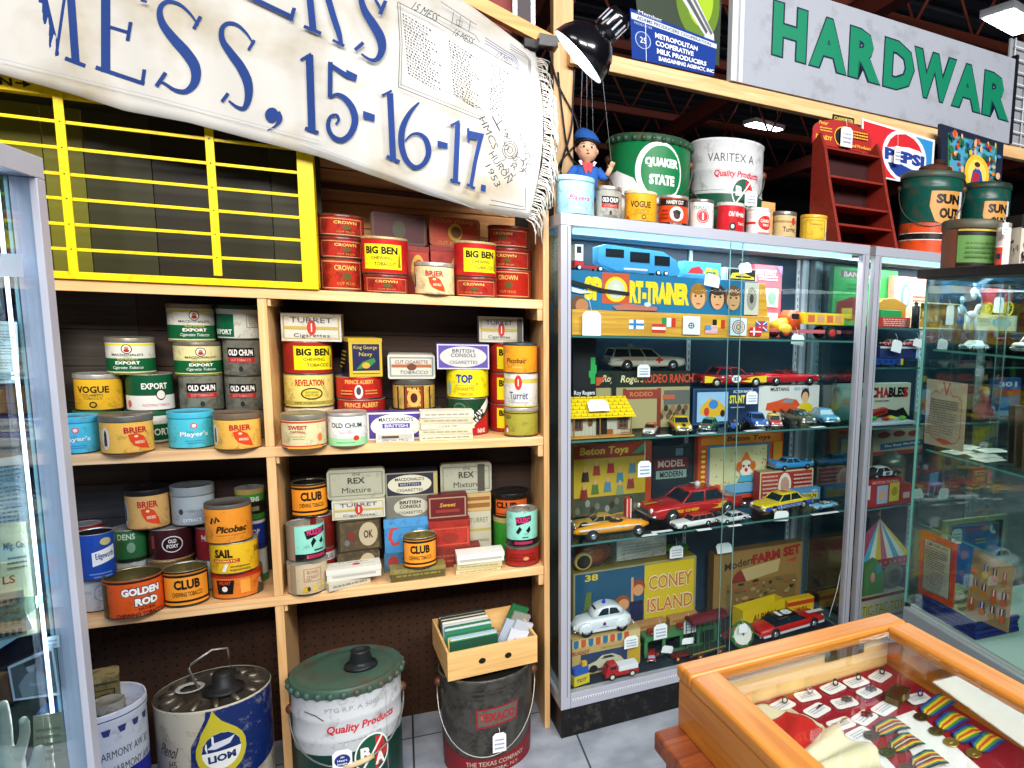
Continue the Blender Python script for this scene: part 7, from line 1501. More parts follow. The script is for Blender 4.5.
# ---- deck level boxes and toys
hz=lambda px,py,d:PL(px,py,d).z
P,w,h,_=measure(573,694,558,607,CASE,None,.20)
t=cb('yellow and blue party toy box with big lettering on the showcase floor',574,694,564.5,634,.16,'c4a81e',[('r',-.5,.0,.06,1,'1c4a66'),('r',-.5,0,.06,.35,'2a5a3a'),('p',[(-.46,.1),(-.4,.75),(-.36,.75),(-.38,.1)],'5a6a2a'),('t','38',-.36,.92,.1,.08,'c8a81e',.03),('e',-.12,.56,.06,.09,'8a4a24'),('e',-.11,.53,.045,.07,'c88a60'),('e',.01,.72,.055,.09,'8a3a1e'),('e',.01,.68,.042,.07,'c88a60'),('r',-.06,.2,.05,.55,'1a2040'),('r',-.05,.55,-.03,.85,'c88a60'),('e',-.28,.4,.05,.08,'6a3a24'),
   ('t','CONEY',.28,.74,.38,.2,'d8c8a0',.05),('t','ISLAND',.28,.46,.4,.2,'d8c8a0',.05),('t','CONEY',.28,.74,.37,.17,'b8642a',.01),('t','ISLAND',.28,.46,.39,.17,'b8642a',.01),('b',-.5,0,.5,1,.02,'8a8468')],z0=DECK,d=.225,name='game_box',topart=[('r',-.5,0,.5,1,'7a6a1e'),('n',-.45,.1,.45,.9,5,'4a4a24')])
ZC=t+.0022
b=MB();P,w,h,_=measure(578,613.5,544,568.5,CASE,ZC,.24)
b.ball((0,.03,h*.5),w*.5,.026,h*.5,mat('6a3418',.35),24,14);b.ball((0,.026,h*.5),w*.36,.026,h*.36,mat('8a4a1c',.3),20,12);b.lathe([(0,0),(h*.42,0),(h*.42,.02),(0,.022)],mat('d0c080',.4),24)if 0 else None
b.wheel((-w*.36,.0,h*.36),h*.36,.02,mat('c8b068',.4),hub='2a2420',hubr=.75)
o=b.build('toy_racetrack');o.location=P;o.rotation_euler=(0,0,TC);tag(o,'brown oval tin toy with cream dial on the party toy box','toy')
cb('crinkled silver foil packet on the party toy box',617,666,537,562,.07,'a8a8a0',[('n',-.4,.3,.4,.8,4,'8a8a84'),('l',[(-.5,.2),(.5,.4)],.03,'c8c8c4')],z0=ZC,d=.27,name='foil_packet',cat='packet',wear=.2,wearcol='6a6a62',rough=.3)
b=MB();P,w,h,_=measure(668,692,538,562,CASE,ZC,.25);b.ball((0,.03,.016),w*.5,.03,.016,mat('3a6a2a',.5),16,8);b.ball((.004,.026,.034),.012,.012,.012,mat('2a5a6a',.4),12,8);b.ball((-.02,.02,.014),.02,.012,.010,mat('6a1a24',.4),12,8)
o=b.build('toy_figure');o.location=P;o.rotation_euler=(0,0,TC);tag(o,'green toy figure lying at the right end of the party toy box','toy')
price_tag('pale tag standing on the front edge of the party toy box',670,683,546,558,.2,string=(676,538))
fm=[('r',-.5,0,.5,1,'8a6a3c'),('t','Modern',-.22,.80,.34,.12,'3a2a1c',.02,.1,.12),('t','FARM SET',.2,.86,.56,.16,'8a2420',.06,0,.08),('p',[(-.32,.44),(-.28,.62),(-.22,.7),(-.16,.62),(-.14,.44)],'7a2a24'),('p',[(-.2,.7),(.24,.78),(.22,.58),(-.14,.5)],'b09a6a'),('p',[(.3,.72),(.44,.78),(.42,.7)],'a8402a'),('r',-.36,.06,.44,.5,'7a5e34')]
rnd=random.Random(21)
for k in range(46):fm.append(('e',rnd.uniform(-.36,.42),rnd.uniform(.08,.5),rnd.uniform(.01,.04),rnd.uniform(.01,.03),rnd.choice(['4a3a24','9a8458','3a2c1c','a8402a','6a5a3a','b8a478'])))
cb('tall brown farm play set box with red letters on the showcase floor',714,800,548,616,.05,'7a5c34',fm,z0=DECK,d=.30,name='game_box',wear=.15)
price_tag('pale tag lying against the top of the farm play set box',718,733,543,553,.28,lines=False,tilt=-.6)
z=cb('toy car carton with striped awning and car picture on the showcase floor',573,639,634,681,.10,'b89a62',[('r',-.5,.78,.5,.97,'c8b07a')]+[('p',[(-.48+i*.105,.97),(-.41+i*.105,.97),(-.41+i*.105,.80),(-.445+i*.105,.75),(-.48+i*.105,.80)],('2a6a90','c0522c')[i%2])for i in range(8)]+[('t','BUGGY',-.38,.64,.26,.1,'9a3a24',.03),('t','highway patrol',.06,.66,.3,.06,'6a5a3a'),('r',-.38,.06,.3,.58,'2a3a5c'),('p',[(-.3,.14),(-.28,.28),(-.16,.34),(-.08,.46),(.08,.46),(.2,.34),(.26,.2),(.24,.12)],'c0b898'),('p',[(-.08,.36),(-.04,.43),(.06,.43),(.12,.36)],'2a2a30'),('e',-.2,.14,.06,.1,'14140f'),('e',.16,.12,.06,.1,'14140f'),('r',.32,.06,.5,.6,'c0982a')],z0=DECK,d=.088,name='toy_carton',cat='box')
toy('large white toy police beetle car with blue roof light on a carton',572,628,641,z,PI-.02,'beetle','d6d8dc',d=.085,tall=1.2,ratio=.42,sideart=[('e',-.0,.52,.03,.14,'c83a3a'),('p',[(-.03,.4),(.03,.4),(.02,.6),(-.02,.6)],'2a3a8a'),('n',-.07,.26,.07,.34,1,'3a3a5a')],light='1c3ac0',hub=mat('b8b8b4',.25,.8),bumper=True)
price_tag('pale tag standing by the right end of the striped awning carton',624.5,638,636,648,.065)
def pickup(label,xl,xr,yb,z,d,ang,col,bedc):
    P,L,dc=seat_on(xl,xr,yb,z,ang,.42,d);t=thing('toy_truck',label,'toy truck',P,TC+ang);W=.4*L
    m=mat(col,.25)
    b=MB();b.box(-.5*L,-W/2,.1*L,.5*L,W/2,.22*L,m);b.loft([[(x*L,y*W,.2201*L)for x,y in((.12,-.5),(.48,-.5),(.48,.5),(.12,.5))],[(x*L,y*W,.36*L)for x,y in((.12,-.48),(.44,-.48),(.44,.48),(.12,.48))],[(x*L,y*W,.46*L)for x,y in((.15,-.42),(.36,-.42),(.36,.42),(.15,.42))]],m,smooth=False);b.build('body',t,.001)
    b=MB()
    for sy in(-1,1):b.box(.18*L,sy*W*.472-.0004,.31*L,.36*L,sy*W*.472+.0006,.41*L,WIN())
    b.add([(.452*L,-W*.36,.33*L),(.452*L,W*.36,.33*L),(.40*L,W*.33,.425*L),(.40*L,-W*.33,.425*L)],[(0,1,2,3)],WIN());b.build('windows',t)
    b=MB();b.box(-.49*L,-W*.46,.2205*L,.1*L,W*.46,.37*L,mat(bedc,.5));b.build('load_bed',t,.001)
    for x in(-.3,.3):
        for sy in(-1,1):q=MB();q.wheel((0,0,0),.1*L,.07*L,TYRE(),hub='d8d4c0',hubr=.6);q.build('wheel',t,loc=(x*L,sy*W*.47,.1*L))
pickup('small red toy pickup truck with white load at the showcase front',604,636,679,DECK,.014,PI-.02,'a81c20','dcdce0')
b=MB();P,w,h,_=measure(574,590,664,688,CASE,DECK,.035)
b.box(-w/2,.0,0,w/2,.03,h*.45,'d0b824');b.box(-w/2+.002,.003,h*.4501,w/2-.002,.026,h*.8,'2450a8');b.box(w*.1,.006,h*.8001,w*.4,.02,h,'d0a824');art_flat(b,[('t','TOY',0,.5,.7,.4,'1c2a4a',.03,.2)],(0,0,0),(w,0,0),(0,0,h*.45),(0,-1,0))
o=b.build('toy_box',None,.0008);o.location=P;o.rotation_euler=(0,0,TC+.2);tag(o,'small blue toy on a yellow box by the front left corner','toy box',None)
toy('red toy station wagon with big blue window facing the front',637,665,666,DECK,PI/2-.35,'wagon','a02020',d=.03,mul=.55,ratio=.42,win=mat('8a98b4',.2),tall=1.25)
price_tag('small white tag beside the red toy station wagon',661,672,646,653,.09,lines=False,rot=.3)
q=PL(634,628,.17)
car_at('toy_car','red toy car with grey wheel half hidden behind the white police beetle',Vector((q.x-.02,q.y,DECK+.0008)),.15,TC+PI+.3,'beetle','8a1c22',hub=mat('8a8a86',.3,.6),tall=.82)if 0 else None
P,w,h,_=measure(646,716,614,646,CASE,DECK,.104)
t=thing('toy_trailer','green toy carrier with slatted frame behind the tags on the showcase floor','toy',P,TC)
gm=mat('3f7a4a',.4);b=MB();h=.075
b.box(-w/2,0,h*.8,w/2,.10,h,gm);b.box(-w/2,0,.004,w/2,.004,.016,gm)
for i in range(5):x=-w/2+.004+(w-.008)*i/4;b.box(x-.006,0,.0161,x+.006,.006,h*.799,gm)
b.box(-w/2,.096,.004,w/2,.1,h*.799,gm);b.build('frame',t,.001)
for i in(-.34,.34):
    for yy_ in(.0,.1):q=MB();q.wheel((0,0,0),.012,.008,TYRE(),hub='8a2a20');q.build('wheel',t,loc=(w*i,yy_-.006 if yy_==0 else yy_+.006,.0125))
zt_=DECK+h+.0016
for lb_,x0_,x1_ in(('left brown toy crate on the green toy carrier',637,667.5),('right brown toy crate on the green toy carrier',669,700)):
    Pq,wq,hq,_=measure(x0_,x1_,605,618,CASE,zt_,.16)
    box_at('toy_crate',lb_,'toy',Vector(Pq),wq*.92,.026,.035,'a87a4c',[('n',-.4,.2,.4,.8,1,'8a5a34')],yaw=TC,wear=.1)
for lb_,x0_,x1_ in(('left small red toy tractor in front of the brown crates',647.5,671),('right small red toy tractor in front of the brown crates',677,701)):
    Pq,wq,hq,_=measure(x0_,x1_,612,624,CASE,zt_,.112)
    t=thing('toy_tractor',lb_,'toy',Pq,TC);m=mat('8e2420',.4)
    b=MB();L=wq;b.box(-.45*L,.006,.004,.45*L,.018,.010,m);b.box(-.42*L,.004,.0101,-.05*L,.020,.021,m);b.box(.1*L,.006,.0101,.45*L,.018,.019,m);b.tube([(.0,.012,.010),(.04*L,.012,.026)],.0012,m,6);b.build('body',t,.0006)
    for x in(-.28,.3):
        for yy_ in(.002,.022):q=MB();q.wheel((0,0,0),.0062,.004,mat('6a1a18',.5),hub='d0a060',hubr=.5);q.build('wheel',t,loc=(x*L,yy_,.0068))
price_tag('white tag on the green carrier below the left brown crate',654,667,624,639,.085,string=(659,619))
price_tag('white tag on the green carrier below the right brown crate',684,696,619,633,.085,string=(688,613))
P,w,h,_=measure(693,727,617,645,CASE,DECK,.022)
t=thing('toy_wagon','maroon toy wagon with arched roof and barred sides near the medal case','toy',P,TC+.1)
mm=mat('5c1620',.35);zf=.018;h=max(h,.07)
MB().box(-w/2,0,zf,w/2,.055,zf+.006,mat('2a3a30',.5)).build('floor_board',t,.0008)
b=MB()
for i in range(7):
    x=-w/2+.003+(w-.006)*i/6
    for yy_ in(.001,.052):b.box(x-.0012,yy_,zf+.0061,x+.0012,yy_+.002,h-.014,'2a4a3a')
b.box(-w/2,.0,zf+.0061,w/2,.0025,zf+.009,'a88a3a');b.build('side_bars',t)
b=MB();n=10;arc_=[(-.002+.0295+.0315*math.cos(PI-PI*i/n),h-.014+.02*math.sin(PI*i/n))for i in range(n+1)]
b.prism(arc_,-w/2-.003,w/2+.003,mm,'yz');b.build('roof',t)
for x in(-.3,.3):
    for yy_ in(-.004,.059):q=MB();q.wheel((0,0,0),.0125,.005,mm,hub='c8a84a',hubr=.35);q.build('wheel',t,loc=(w*x,yy_,.0135))
P,w,h,_=measure(678,692,640,662,CASE,DECK,.01+.03)
price_tag('white tag in front of the maroon toy wagon',682,694,638,644,.036,lines=False,rot=.1,string=(688,648))
t=thing('toy_cart','small maroon toy cart with white tag string at the front edge','toy',P,TC);b=MB();b.box(-w*.8,0,.012,w*.8,.03,.022,mm);b.build('body',t,.002)
for x in(-.5,.5):q=MB();q.wheel((0,0,0),.010,.004,mm,hub='d8c04a',hubr=.4);q.build('wheel',t,loc=(w*x,-.003,.0108))
toy('dark red toy sedan behind the maroon wagon and clown disc',721,746,628,DECK,PI+.2,'beetle','8e2018',d=.105,tall=.8)
P,w,h,_=measure(732.5,755,624,646,CASE,DECK,.03)
b=MB();b.T=Matrix.Translation((0,.012,w*.5))@Matrix.Rotation(PI/2-.35,4,'X');b.lathe([(0,0),(w*.5,0),(w*.5,.004),(0,.005)],mat('2a6a40',.35),32);b.lathe([(0,.0054),(w*.38,.0051)],mat('d8d8d0',.4),28)
for i in range(10):a=i*.63;b.ball((w*.4*math.cos(a),w*.4*math.sin(a),.005),.004,.004,.0012,mat(('d08a24','c83a24','d8c030')[i%3],.4),10,6)
b.ball((.002,0,.0055),.005,.005,.0012,mat('c83a2a',.4),10,6)
o=b.build('tin_disc');o.location=P;o.rotation_euler=(0,0,TC);tag(o,'round green and white tin toy disc leaning by the medal case','toy')
price_tag('white tag on the round green tin toy disc',739,747,624,633,.024,lines=False,string=(741,618))
P,w,h,_=measure(741,787,600,616,CASE,DECK,.165)
t=thing('toy_tray','yellow lettered toy tray holding little green and red cars','toy',P,TC+.16)
ym=mat('ccb01e',.4);b=MB();hz_=h*.8;b.box(-w/2,0,0,w/2,.003,hz_,ym);art_flat(b,[('t','ALBION',0,.45,.56,.4,'8a2a20',.03,.15)],(0,0,0),(w,0,0),(0,0,hz_),(0,-1,0))
b.box(-w/2,.06,0,w/2,.063,hz_,ym);b.box(-w/2,.0031,0,-w/2+.003,.0599,hz_,ym);b.box(w/2-.003,.0031,0,w/2,.0599,hz_,ym);b.box(-w/2+.0031,.0031,0,w/2-.0031,.0599,.003,ym);b.build('tray',t)
R3t=Matrix.Rotation(TC+.16,3,'Z')
for i,(x,c_,lb_)in enumerate(((-.3,'1c8a5a','shiny green little toy car at the left of the yellow tray'),(-.02,'a8241e','red little toy car in the middle of the yellow tray'),(.26,'8a2a20','dark red little toy car at the right of the yellow tray'))):
    pt=Vector(P)+R3t@Vector((x*w,.032,.0045));pt.z=DECK+.0055
    car_at('toy_car',lb_,pt,.045,TC+1.2,'sedan',c_,tall=1.5)
z_=DECK
cb('small yellow and red toy box right of the lettered tray',787.5,813.5,599,613,.04,'d8a81e',[('r',-.5,.6,.5,.9,'b83a20'),('t','CARS',0,.3,.5,.3,'8a2a18',.03)],z0=DECK,d=.20,name='toy_box')
toy('long red toy race car with white stripes and number on its black roof',752,819,636,DECK,.10,'sedan','b81c1c',roof='14140f',d=.03,ratio=.34,wide=.85,roofart=[('t','18',0,.5,.8,.7,'e8e8e4',.06,0,0)],sideart=[('r',-.5,.0,.5,.3,'c8c8cc')],hoodart=[('r',-.14,.0,.14,1,'dcdcdc')],tall=.85)
s=MB();s.tube([PL(829,617,.04),PL(837,590,.04),PL(843,560,.04)],.0014,'dcdce0',6);o=s.build('tag_string');tag(o,'white string hanging at the right side of the showcase','string')
# ------------------------------------------------------------------ second showcase
L1_,L2_,L3_=1.297,.918,.602
def c2(*a,**k):return cb(*a,**k)
c2('green toy game box with red car picture at the top left of the second showcase',829,893,268,312,.03,'3f9a4c',[('r',-.4,.82,.2,.94,'8a4a50'),('t','BANANAS',-.1,.88,.5,.09,'d8c8c0',.02),('p',[(-.46,.08),(-.44,.4),(-.2,.5),(.0,.42),(.04,.1)],'8a2c24'),('r',-.36,.12,-.2,.3,'c8a030'),('r',.06,.06,.24,.4,'b8402c'),('r',.08,.2,.22,.28,'d8b838'),('n',-.3,.6,.2,.74,2,'2a6a34')],z0=L1_,d=.30)
z=c2('pink cardboard box with blue emblem behind the toy crate in the second showcase',894,927,277,312,.04,'c89078',[('e',-.16,.62,.14,.26,'5a7080'),('e',-.14,.62,.08,.18,'8a9aa0'),('n',.06,.5,.46,.66,2,'b83a3a'),('r',-.48,.2,.48,.24,'d8a890')],z0=L1_,d=.25)
b=MB();P,w,h,_=measure(882,911,298,328,CASE,L1_,.10)
b.prism([(-w/2,h*.75),(-w/2,.004),(w/2,.004),(w/2,h*.8),(w*.1,h),(-w*.3,h*.95)],.03,.07,mat('a8762c',.5));b.box(-w/2,.0,0,w/2,.028,h*.34,'b8302c');b.box(-w/2,.004,h*.341,w*.2,.026,h*.58,'2a8a4a')
art_flat(b,[('n',-.45,.1,.45,.9,4,'d8c0b0')],(0,0,0),(w,0,0),(0,0,h*.34),(0,-1,0));o=b.build('toy_wagon',None,.001);o.location=P;o.rotation_euler=(0,0,TC);tag(o,'brown red and green wooden toy wagon on the top shelf of the second showcase','toy')
b=MB();P,w,h,_=measure(912.5,919,301,328,CASE,L1_,.05);b.lathe([(0,0),(w*.5,0),(w*.45,h*.5),(w*.5,h*.8),(w*.2,h*.84),(w*.3,h*.92),(0,h)],'14161a',16);o=b.build('toy_figure');o.location=P;tag(o,'slim black toy figure beside the gold diorama box','toy')
P,w,h,_=measure(919.5,962,303,327,CASE,L1_,.12)
t=thing('diorama_box','gold diorama box with cream frame on the top shelf of the second showcase','toy',P,TC)
b=MB()
for q in((-w/2,0,w/2,.004),(-w/2,h-.004,w/2,h),(-w/2,.0041,-w/2+.004,h-.0041),(w/2-.004,.0041,w/2,h-.0041)):b.box(q[0],0,q[1],q[2],.05,q[3],'dcd4a8')
b.build('frame',t);b=MB();b.box(-w/2+.004,.045,.004,w/2-.004,.05,h-.004,'a07a30')
rnd=random.Random(6)
for i in range(16):b.ball((rnd.uniform(-.42,.42)*w,.03+rnd.uniform(-.008,.008),.006+rnd.uniform(0,.5)*h),.007,.006,.008+rnd.uniform(0,.006),mat(rnd.choice(['b8903c','8a6428','d0b060','6a4a20']),.5),8,6)
b.build('scenery',t)
price_tag('white tag hanging in front of the gold diorama box',946.5,954,305,325,.03+.07,lines=False,string=(949,299))
for i,(x0_,x1_,yt_,lb_,cc_)in enumerate(((957,966,291,'pale blue cowboy figure standing beside the gold diorama','9ab4c8'),(966.5,981,290,'white cowboy figure on horseback beside the pale blue cowboy','d4dce2'))):
    P,w,h,_=measure(x0_,x1_,yt_,328 if i==0 else 313,CASE,L1_,.09 if i==0 else .11);m=mat(cc_,.4)
    b=MB();k=h/.12
    z0=0 if i==0 else .05*k
    if i:
        b.ball((0,.006,.045*k),.022*k,.010*k,.013*k,m,14,8);b.tube([(.016*k,.006,.05*k),(.026*k,.006,.075*k)],[.008*k,.006*k],m,8);b.ball((.03*k,.006,.074*k),.010*k,.005*k,.006*k,m,10,6)
        for x in(-.016,-.01,.012,.017):b.tube([(x*k,.006,.042*k),(x*k*1.15,.004,.001)],[.005*k,.003*k],m,6)
    else:
        for s in(-1,1):b.tube([(.006*s*k,0,.002),(.005*s*k,0,.05*k)],[.006*k,.007*k],mat('3a5a8a',.5),8)
    b.ball((0,0,z0+.06*k),.012*k,.009*k,.018*k,m,12,8);b.ball((0,0,z0+.088*k),.007*k,.007*k,.008*k,m,12,8);b.lathe([(.013*k,z0+.093*k),(.006*k,z0+.095*k),(.005*k,z0+.103*k),(0,z0+.104*k)],m,14)
    for s in(-1,1):b.tube([(.011*s*k,0,z0+.07*k),(.016*s*k,-.006*k,z0+.055*k),(.01*s*k,-.014*k,z0+.05*k)],.0035*k,m,6)
    o=b.build('cowboy_figure');o.location=P;o.rotation_euler=(0,0,TC);tag(o,lb_,'toy figure')
zc2=c2('cream toy box with blue drawing under the red toy carriage',967,1016,314.5,334,.06,'d0c8a0',[('e',.2,.5,.2,.36,'8ab0b0'),('e',.2,.5,.14,.26,'b8c4b4'),('n',-.44,.5,-.06,.8,2,'b89a50'),('r',.02,.8,.3,.88,'c88a60'),('r',.46,0,.5,1,'8ac0c0')],z0=L1_,d=.17)
P,w,h,_=measure(983,1014,288,315,CASE,zc2,.185)
t=thing('toy_carriage','red toy carriage with yellow spoked wheels on the cream box','toy',P,TC)
b=MB();b.prism([(-w*.46,h*.9),(-w*.3,h*.4),(w*.1,h*.34),(w*.45,h*.5),(w*.45,h*.92),(w*.0,h)],.004,.034,mat('a82428',.4))
for i in range(3):b.box(-w*.1+i*w*.19,.0032,h*.62,w*.02+i*w*.19,.0036,h*.84,'2a1414')
b.build('body',t,.001)
for x,r in((-.28,.2),(.34,.25)):
    for yy_ in(.0,.038):
        q=MB();R=h*r*1.05;q.T=Matrix.Rotation(PI/2,4,'X');q.lathe([(R*.86,-.0015),(R,-.0015),(R,.0015),(R*.86,.0015),(R*.86,-.0015)],'e0c41e',24)
        for a in range(8):q.tube([(0,0,0),(R*.9*math.cos(a*PI/4),R*.9*math.sin(a*PI/4),0)],.0011,'e0c41e',5)
        q.ball((0,0,0),R*.2,R*.2,.002,'e0c41e',10,6);q.build('wheel',t,loc=(x*w,yy_,R+.0005))
price_tag('white tag hanging over the wheels of the red toy carriage',994,1004,297,313,.165,lines=False,string=(1000,289))
LB1=1.1485
zb_=c2('dark blue toy car box with white top under the two pink cars',880,919,346.5,357.5,.07,'1c2a5c',[('r',-.5,.84,.5,1,'d4c8c0'),('r',.42,0,.5,.8,'8ab8d0')],z0=LB1+.03,d=.09)
b=MB();P,w,h,_=measure(877,901,354,367,CASE,LB1,.085);b.box(-w/2,0,.006,w/2,.05,.028,mat('1d4aa0',.4))
for i in range(4):b.box(-w/2+.004+i*w*.24,-.0006,.011,-w/2+.004+i*w*.24+w*.17,.0,.025,'12306a')
b.box(w/2,.004,.004,w/2+.016,.046,.028,mat('d0b01e',.4))
for i in(-.3,.3):b.wheel((w*i,.0,.006),.006,.006,TYRE());b.wheel((w*i,.05,.006),.006,.006,TYRE())
o=b.build('toy_truck');o.location=P;o.rotation_euler=(0,0,TC);tag(o,'blue slatted toy truck with yellow end on the second shelf of the second showcase','toy truck')
for lb_,x0_,x1_ in(('left pink and white small toy car on the dark blue box',881,899),('right pink and white small toy car on the dark blue box',900.5,919)):
    toy(lb_,x0_,x1_,347,zb_,PI+.1,'sedan','b8384a',d=.10,roof='d8d0cc',ratio=.36)
for lb_,a_ in(('white tag hanging from the left pink toy car',(891,901,340,352)),('white tag hanging from the right pink toy car',(913,923,339,347)),('white tag hanging at the left of the teal toy car',(937,947,339,350))):price_tag(lb_,*a_,.06,lines=False,rot=.2,string=((a_[0]+a_[1])/2-3,a_[2]-6))
c2('cream crime board game box with big black and red capitals',832,906,383.5,421,.03,'c8c4b4',[('t','UNTOUCHABLES',-.03,.74,.92,.3,'16130f',.06),('r',.11,.58,.17,.92,'c8c4b4'),('t','H',.06,.74,.08,.3,'b8242a',.06),('t','A',.15,.74,.08,.3,'b8242a',.06),('t','S',.43,.74,.07,.3,'b8242a',.06),('n',.0,.46,.2,.54,1,'3a3a34'),('p',[(-.1,.0),(-.06,.26),(.08,.3),(.3,.22),(.4,.3),(.5,.0)],'16181a'),('r',-.5,0,-.18,1,'7fb8a0')],z0=L2_,d=.24)
b=MB();P,w,h,_=measure(868,916,414,424,CASE,L2_,.07)
b.box(-w/2,0,0,w/2,.12,.012,'c4cad8');o=b.build('toy_tray',None,.002);o.location=P;o.rotation_euler=(0,0,TC);tag(o,'white toy tray full of coloured plastic pieces in the second showcase','toy')
rnd=random.Random(12)
for i,(u,c_,lb_)in enumerate(((-.42,'c8241e','red plastic piece at the left end of the white tray'),(-.2,'1f9a3a','green plastic piece on the white tray'),(-.02,'c02a1e','red plastic piece in the middle of the white tray'),(.16,'d8cc2a','yellow plastic piece on the white tray'),(.33,'6ac03a','light green plastic piece near the right end of the white tray'))):
    m=MB();m.ball((0,0,.008),.018,.014,.008,mat(c_,.3),14,8);o=m.build('plastic_piece');o.location=Vector(P)+Matrix.Rotation(TC,3,'Z')@Vector((u*w,.035+.02*(i%2),.0135));tag(o,lb_,'toy')
b=MB();b.box(-.05,0,0,.05,.03,.02,'a8281c');art_flat(b,[('t','GAME',0,.5,.8,.5,'2a1410',.03)],(0,0,0),(.1,0,0),(0,0,.02),(0,-1,0));o=b.build('toy_box');o.location=Vector(P)+Matrix.Rotation(TC,3,'Z')@Vector((.0,.085,.0135));o.rotation_euler=(0,-.22,TC);o.location.z+=.0115;tag(o,'small red lettered box tilted behind the plastic pieces','toy box')
c2('long toy garage box with blue banner and car pictures in the second showcase',872,921,428,456,.03,'a89a88',[('r',-.5,.0,.5,.14,'9a3a30'),('p',[(-.36,.18),(.5,.28),(.5,.52),(-.36,.42)],'2a5a80'),('t','The Busy Mechanic',.08,.35,.74,.12,'d8dce0',.02,0,.05),('e',-.3,.74,.12,.1,'8a2a28'),('e',.0,.76,.12,.1,'7a3030'),('e',.3,.74,.12,.1,'8a2a28')],z0=L3_+.16,d=.25)if 0 else c2('long toy garage box with blue banner and car pictures in the second showcase',872,921,428,503,.03,'a89a88',[('r',-.5,.58,.5,.64,'9a3a30'),('p',[(-.36,.66),(.5,.70),(.5,.80),(-.36,.76)],'2a5a80'),('t','The Busy Mechanic',.08,.73,.74,.05,'d8dce0',.02,0,.05),('e',-.3,.9,.12,.05,'8a2a28'),('e',.0,.91,.12,.05,'7a3030'),('e',.3,.9,.12,.05,'8a2a28'),('r',-.5,0,.5,.58,'2a2c30')],z0=L3_,d=.25)
zb_=c2('red toy box with blue and yellow face pictures in the second showcase',862,900,479,502,.06,'a81c22',[('t','MOTOR PATROL',.1,.88,.7,.1,'d8b0a8',.02),('r',-.12,.1,.16,.76,'9ab4d8'),('e',.02,.42,.1,.22,'d8a890'),('r',.2,.14,.46,.82,'d8c02a'),('e',.33,.5,.08,.16,'a88a1a'),('r',-.5,.3,-.3,.8,'d8d4d8')],z0=L3_,d=.045,name='toy_box')
toy('black and white toy police car on the red face picture box',866,896.5,479,zb_,0,'sedan','1a1c20',d=.05,roof='d8d8da',ratio=.34,sideart=[('r',-.12,.1,.2,.98,'d8d8da'),('e',.04,.5,.08,.36,'3a4a6a')])
b=MB();P,w,h,_=measure(880,902,450,503,CASE,L3_,.15);b.lathe([(0,0),(w*.5,0),(w*.5,h*.75)],mat('5a605a',.4,.5),20);b.ball((0,0,h*.75),w*.5,w*.5,h*.22,mat('6a726a',.35,.6),20,10);art_cyl(b,[('r',-.2,.5,.4,.9,'8a6a50')],w*.5,0,h*.75,-PI/2-.4);o=b.build('toy_barrel');o.location=P;tag(o,'grey round tin toy behind the police car','toy')
c2('small red toy fire truck box right of the face picture box',901,912,484,500,.04,'a8221e',[('r',-.3,.3,.3,.6,'d0b0a8')],z0=L3_,d=.04,name='toy_box')
price_tag('white tag lying before the small red fire truck box',913,924,489,498,.05,lines=False,tilt=-.4)
b=MB();P,w,h,_=measure(929,949,474,503,CASE,L3_,.09);m=mat('3f9ad0',.4);k=h
b.box(-w*.3,0,k*.45,w*.3,.03,k*.52,m);b.box(-w*.3,.026,k*.52,w*.3,.03,k,m)
for x in(-.28,.28):
    for y_ in(.002,.028):b.tube([(w*x*1.3,y_,0),(w*x,y_,k*.46)],.003,m,6)
o=b.build('toy_chair');o.location=P;o.rotation_euler=(0,0,TC+.3);tag(o,'bright blue toy chair in the second showcase seen through the right case','toy')
price_tag('white tag hanging below the bright blue toy chair',938,948,488,500,.06,lines=False,string=(941,480),rot=.15)
for i,(x0_,x1_,c_,lb_)in enumerate(((966,981,'d8b81e','left yellow small toy car seen through the right case'),(982,997,'c8a81e','right yellow small toy car seen through the right case'))):toy(lb_,x0_,x1_,503,L3_,.1,'sedan',c_,d=.08,ratio=.34)
c2('tall orange toy box behind the yellow cars in the second showcase',972,990,468,503,.03,'c8561e',[('r',-.3,.3,.3,.5,'e0a030'),('n',-.4,.6,.4,.9,2,'e8c890')],z0=L3_,d=.15,name='toy_box')
c2('blue and red lettered toy box seen above the boards through the right case',996,1022,378,424,.03,'2f5a9a',[('t','301',.0,.84,.7,.14,'d8dce8',.04),('r',-.5,.55,.5,.7,'a83a30'),('e',-.1,.35,.24,.14,'4a8ac0'),('r',-.5,.0,.5,.14,'8ab0c8')],z0=L2_,d=.14)
b=MB();P,w,h,_=measure(976,992,386,424,CASE,L2_,.08);b.lathe([(0,0),(w*.5,0),(w*.42,h*.3),(w*.2,h*.55),(w*.3,h*.6),(w*.1,h*.7)],mat('b84a5a',.6),18);b.ball((0,0,h*.8),w*.22,w*.22,h*.15,mat('d8b090',.5),14,10);b.ball((0,.004,h*.86),w*.24,w*.24,h*.12,mat('c89a40',.6),14,8);o=b.build('toy_doll');o.location=P;tag(o,'small doll in a pink dress seen through the right case','doll')
price_tag('white tag hanging on the pink toy doll',985,995,406,416,.055,lines=False)
c2('blue and yellow jet toy box seen below the pink doll',970,995,425,503,.03,'3a5a6a',[('p',[(-.5,.62),(.5,.8),(.5,1),(-.5,1)],'b8a860'),('t','JET',-.05,.84,.8,.2,'d8bc2a',.05,0,.2),('t','RACE',.0,.56,.7,.16,'d8bc2a',.05,0,.2)],z0=L3_,d=.22)
P,w,h,_=measure(866,904,523,600,CASE,DECK,.12)
t=thing('toy_circus_tent','tin circus tent toy with striped red lettered roof in the second showcase','toy',P,TC)
b=MB();hz0=h*.58;w2=w*.62;pk=(0,.05,h)
